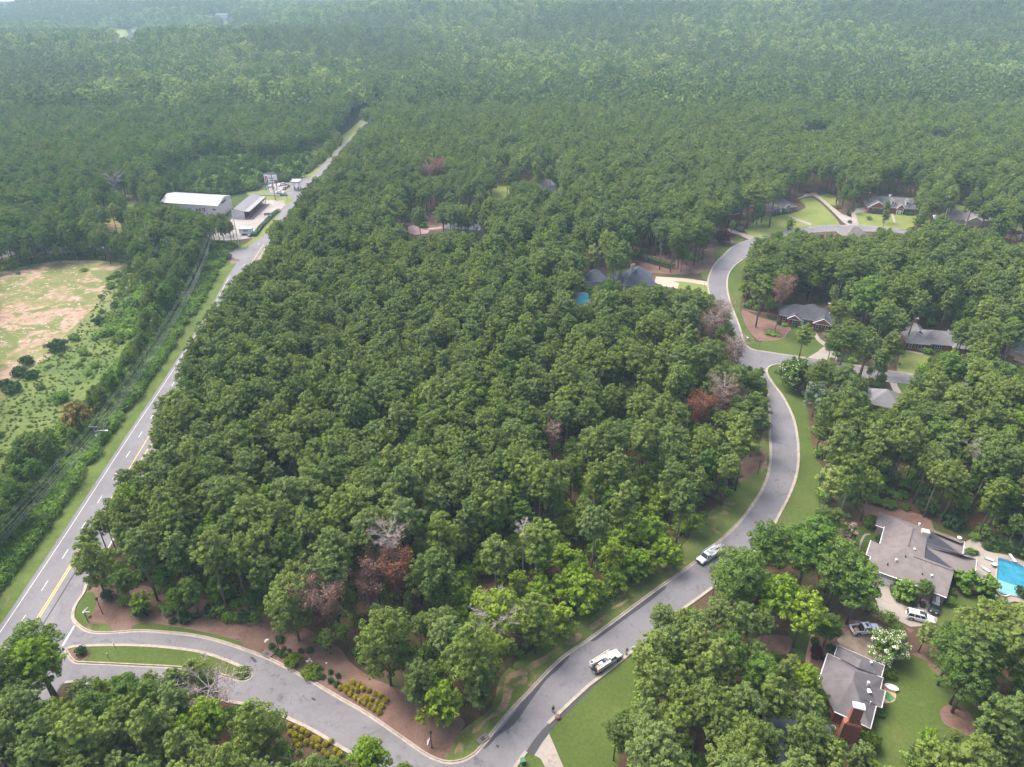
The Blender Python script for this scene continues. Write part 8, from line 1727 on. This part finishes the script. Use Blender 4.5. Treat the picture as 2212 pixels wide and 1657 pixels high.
# hot tub and mat by the lower house
r = empty("hot_tub", G(*Z8(1162, 770)), R(-25), "white oval garden tub on the tan patio", "tub"); m = MB(); m.lathe([(.9, 0), (.95, .5), (1.0, .62), (.82, .62), (.78, .35), (.02, .33)], 20); o = m.build("tub", M['white'], r); o.scale = (1.2, .62, 1)
o = MB().box((0, 0, .03), (1.5, 1.5, .06), rz=R(30)).build("green_mat", plain("green_turf_mat", (.05, .2, .07), .95)); o.location = (*G(*Z8(1130, 880))[:2], .03); tag(o, "square of green matting on the tan patio below the white tub", "mat")
r = empty("air_conditioner", (*G(*Z8(352, 1335))[:2], .02), 0, "round grey air-conditioning unit left of the brick terrace", "air conditioner"); MB().lathe([(.45, 0), (.45, .8), (.38, .84)], 14).build("casing", M['alu'], r); MB().lathe([(.3, .85), (.05, .87)], 12).build("fan_grille", M['bed'], r)
r = empty("white_boat", G(*Z(2560, 540, 5.02, [(1225, 600)])[0]), R(80), "white covered boat on a trailer between the far brick house and taupe roof", "boat"); section_body([(-3.2, .6, 1.6, .7, 1.1, 1.3), (0, .5, 1.7, .8, 1.2, 1.4), (2.4, .7, 1.7, .4, .8, 1.5), (3.4, 1.2, 1.6, .05, .1, 1.5)], M['white'], "hull", r); MB().box((-.4, 0, 2.2), (1.6, 1.4, 1.0), taper=.8).build("cabin", M['white'], r); MB().box((0, 0, .35), (5, 1.6, .2)).build("trailer", M['bed'], r)
def arbor():
    r = empty("goal_frame", G(*Z(460, 500, 4.418, [(1520, 690)])[0]), .1, "white metal frame standing on the car park", "frame"); m = MB()
    for x in (-1.8, 1.8): m.tube([(x, 0, 0), (x, 0, 3.4)], .12, 4)
    for z in (1.6, 3.4): m.tube([(-1.8, 0, z), (1.8, 0, z)], .12, 4)
    m.build("frame", M['white'], r); MB().box((0, 0, 2.5), (3.4, .06, 1.4)).build("panel", M['lot'], r)
arbor()

# ================================================================== PEOPLE
def person(vp, rz, label, shirt, trousers, skin, pose, hair, z=.045, hold=None):
    """one continuous skinned figure; clothing as closely fitting meshes over it"""
    r = empty("person", (*G(*vp)[:2], z), rz, label, "person"); st = pose
    J = {'pel': (0, 0, .95), 'sp': (0, .02, 1.2), 'ch': (0, .02 + st['lean'] * .5, 1.42), 'nk': (0, .03 + st['lean'] * .7, 1.54), 'hd': (0, .05 + st['lean'], 1.66), 'ht': (0, .05 + st['lean'], 1.78),
         'sl': (-.19, st['lean'] * .5, 1.43), 'el': (-.26, .06 + st['arm'] * .1, 1.14), 'wl': (-.22, .2 * st['arm'], .92), 'hl': (-.21, .24 * st['arm'], .84), 'sr': (.19, st['lean'] * .5, 1.43), 'er': (.27, .02 - st['arm'] * .1, 1.14), 'wr': (.27, .08 + .25 * st['armr'], .95 + .1 * st['armr']), 'hr': (.27, .1 + .34 * st['armr'], .88 + .14 * st['armr']),
         'tl': (-.1, 0, .9), 'kl': (-.11, .1 * st['step'] + .03, .5), 'al': (-.11, .22 * st['step'], .1), 'fl': (-.11, .22 * st['step'] + .17, .04), 'tr': (.1, 0, .9), 'kr': (.11, -.05 * st['step'] + .03, .5), 'ar': (.11, -.22 * st['step'], .1), 'fr': (.11, -.22 * st['step'] + .17, .04)}
    E_ = [('pel', 'sp'), ('sp', 'ch'), ('ch', 'nk'), ('nk', 'hd'), ('hd', 'ht'), ('ch', 'sl'), ('sl', 'el'), ('el', 'wl'), ('wl', 'hl'), ('ch', 'sr'), ('sr', 'er'), ('er', 'wr'), ('wr', 'hr'), ('pel', 'tl'), ('tl', 'kl'), ('kl', 'al'), ('al', 'fl'), ('pel', 'tr'), ('tr', 'kr'), ('kr', 'ar'), ('ar', 'fr')]
    Rr = dict(pel=.15, sp=.135, ch=.15, nk=.055, hd=.095, ht=.07, sl=.07, el=.048, wl=.033, hl=.036, sr=.07, er=.048, wr=.033, hr=.036, tl=.095, kl=.062, al=.042, fl=.035, tr=.095, kr=.062, ar=.042, fr=.035)
    def skin_mesh(name, keys, mat, k=1.0, extra=0.0):
        ks = [q for q in J if q in keys]; me = bpy.data.meshes.new(name); me.from_pydata([J[q] for q in ks], [(ks.index(a), ks.index(b)) for a, b in E_ if a in ks and b in ks], [])
        me.materials.append(mat); o = bpy.data.objects.new(name, me); COL.objects.link(o); o.parent = r; md = o.modifiers.new("skin", 'SKIN'); 
        for i, q in enumerate(ks): me.skin_vertices[0].data[i].radius = (Rr[q] * k + extra, Rr[q] * k * .85 + extra); me.skin_vertices[0].data[i].use_root = (i == 0)
        s = o.modifiers.new("sub", 'SUBSURF'); s.levels = s.render_levels = 1; return o
    skin_mesh("body", set(J), skin); skin_mesh("shirt", {'pel', 'sp', 'ch', 'sl', 'el', 'sr', 'er'}, shirt, 1.08, .012); skin_mesh("trousers", {'pel', 'tl', 'kl', 'al', 'tr', 'kr', 'ar'}, trousers, 1.1, .015)
    h = MB(); h.lathe([(.1, -.02), (.118, .05), (.1, .12), (.04, .16)], 10, (0, .03 + st['lean'], 1.72)); h.build("hair", hair, r)
    f = MB(); f.box((0, .16 + st['lean'], 1.69), (.03, .05, .05)); f.build("nose", skin, r)
    for s in (-1, 1): MB().box((s * .11, .11 * 1 + (.22 if s < 0 else -.22) * st['step'], .045), (.11, .3, .09)).build("shoe", M['bed'], r)
    for s, q in ((-1, 'hl'), (1, 'hr')):
        hb_ = MB(); c = Vector(J[q])
        for k in range(4): hb_.tube([c + Vector(((k - 1.5) * .02, 0, -.02)), c + Vector(((k - 1.5) * .022, .03, -.09 + .008 * abs(k - 1.5)))], .009, 4)
        hb_.tube([c + Vector((-s * .03, .02, 0)), c + Vector((-s * .05, .05, -.05))], .011, 4); hb_.build("fingers", skin, r)
    if hold: hold(r, J)
    return r
sk = plain("skin_tone", (.36, .2, .14), .6, .05); dk = plain("dark_hair", (.02, .016, .013), .8); bs_ = plain("black_shirt", (.018, .018, .022), .9); jn_ = plain("dark_blue_trousers", (.04, .05, .08), .9); kh = plain("khaki_trousers", (.4, .33, .25), .9)
person(T(1, 2, [(1371, 1300)])[0], R(200), "person in black shirt and dark trousers walking in the road near the driveway", bs_, jn_, sk, dict(lean=.02, arm=.6, armr=.2, step=.8), dk)
def stick(r, J): MB().tube([Vector(J['hr']) + Vector((0, -.5, -.4)), Vector(J['hr']), Vector(J['hr']) + Vector((-.2, .7, .9))], .02, 5).build("pole_in_hand", M['black'], r)
person(ZT1(1430, 480), R(150), "person in black top and khaki trousers with a pole beyond the lower utility truck", bs_, kh, sk, dict(lean=.08, arm=.4, armr=1.0, step=.3), dk, .15, stick)

# ================================================================== AIR
x0, x1, y0, y1, z0, z1 = -5900, 5900, -1000, 6200, -60, 128
hb = MB(); hb.add([(x0, y0, z0), (x1, y0, z0), (x1, y1, z0), (x0, y1, z0), (x0, y0, z1), (x1, y0, z1), (x1, y1, z1), (x0, y1, z1)],
                  [(3, 2, 1, 0), (4, 5, 6, 7), (0, 1, 5, 4), (1, 2, 6, 5), (2, 3, 7, 6), (3, 0, 4, 7)])
hm = bpy.data.materials.new("hazy_air"); hm.use_nodes = True; hn = hm.node_tree; hn.nodes.clear()
pv = hn.nodes.new("ShaderNodeVolumePrincipled"); ho = hn.nodes.new("ShaderNodeOutputMaterial")
pv.inputs["Color"].default_value = (0.6, 0.84, 1.0, 1); pv.inputs["Density"].default_value = HAZE; pv.inputs["Anisotropy"].default_value = 0.1
hn.links.new(pv.outputs[0], ho.inputs["Volume"])
haze = hb.build("haze", hm); tag(haze, "pale blue summer haze over the land", None, None, 'stuff')
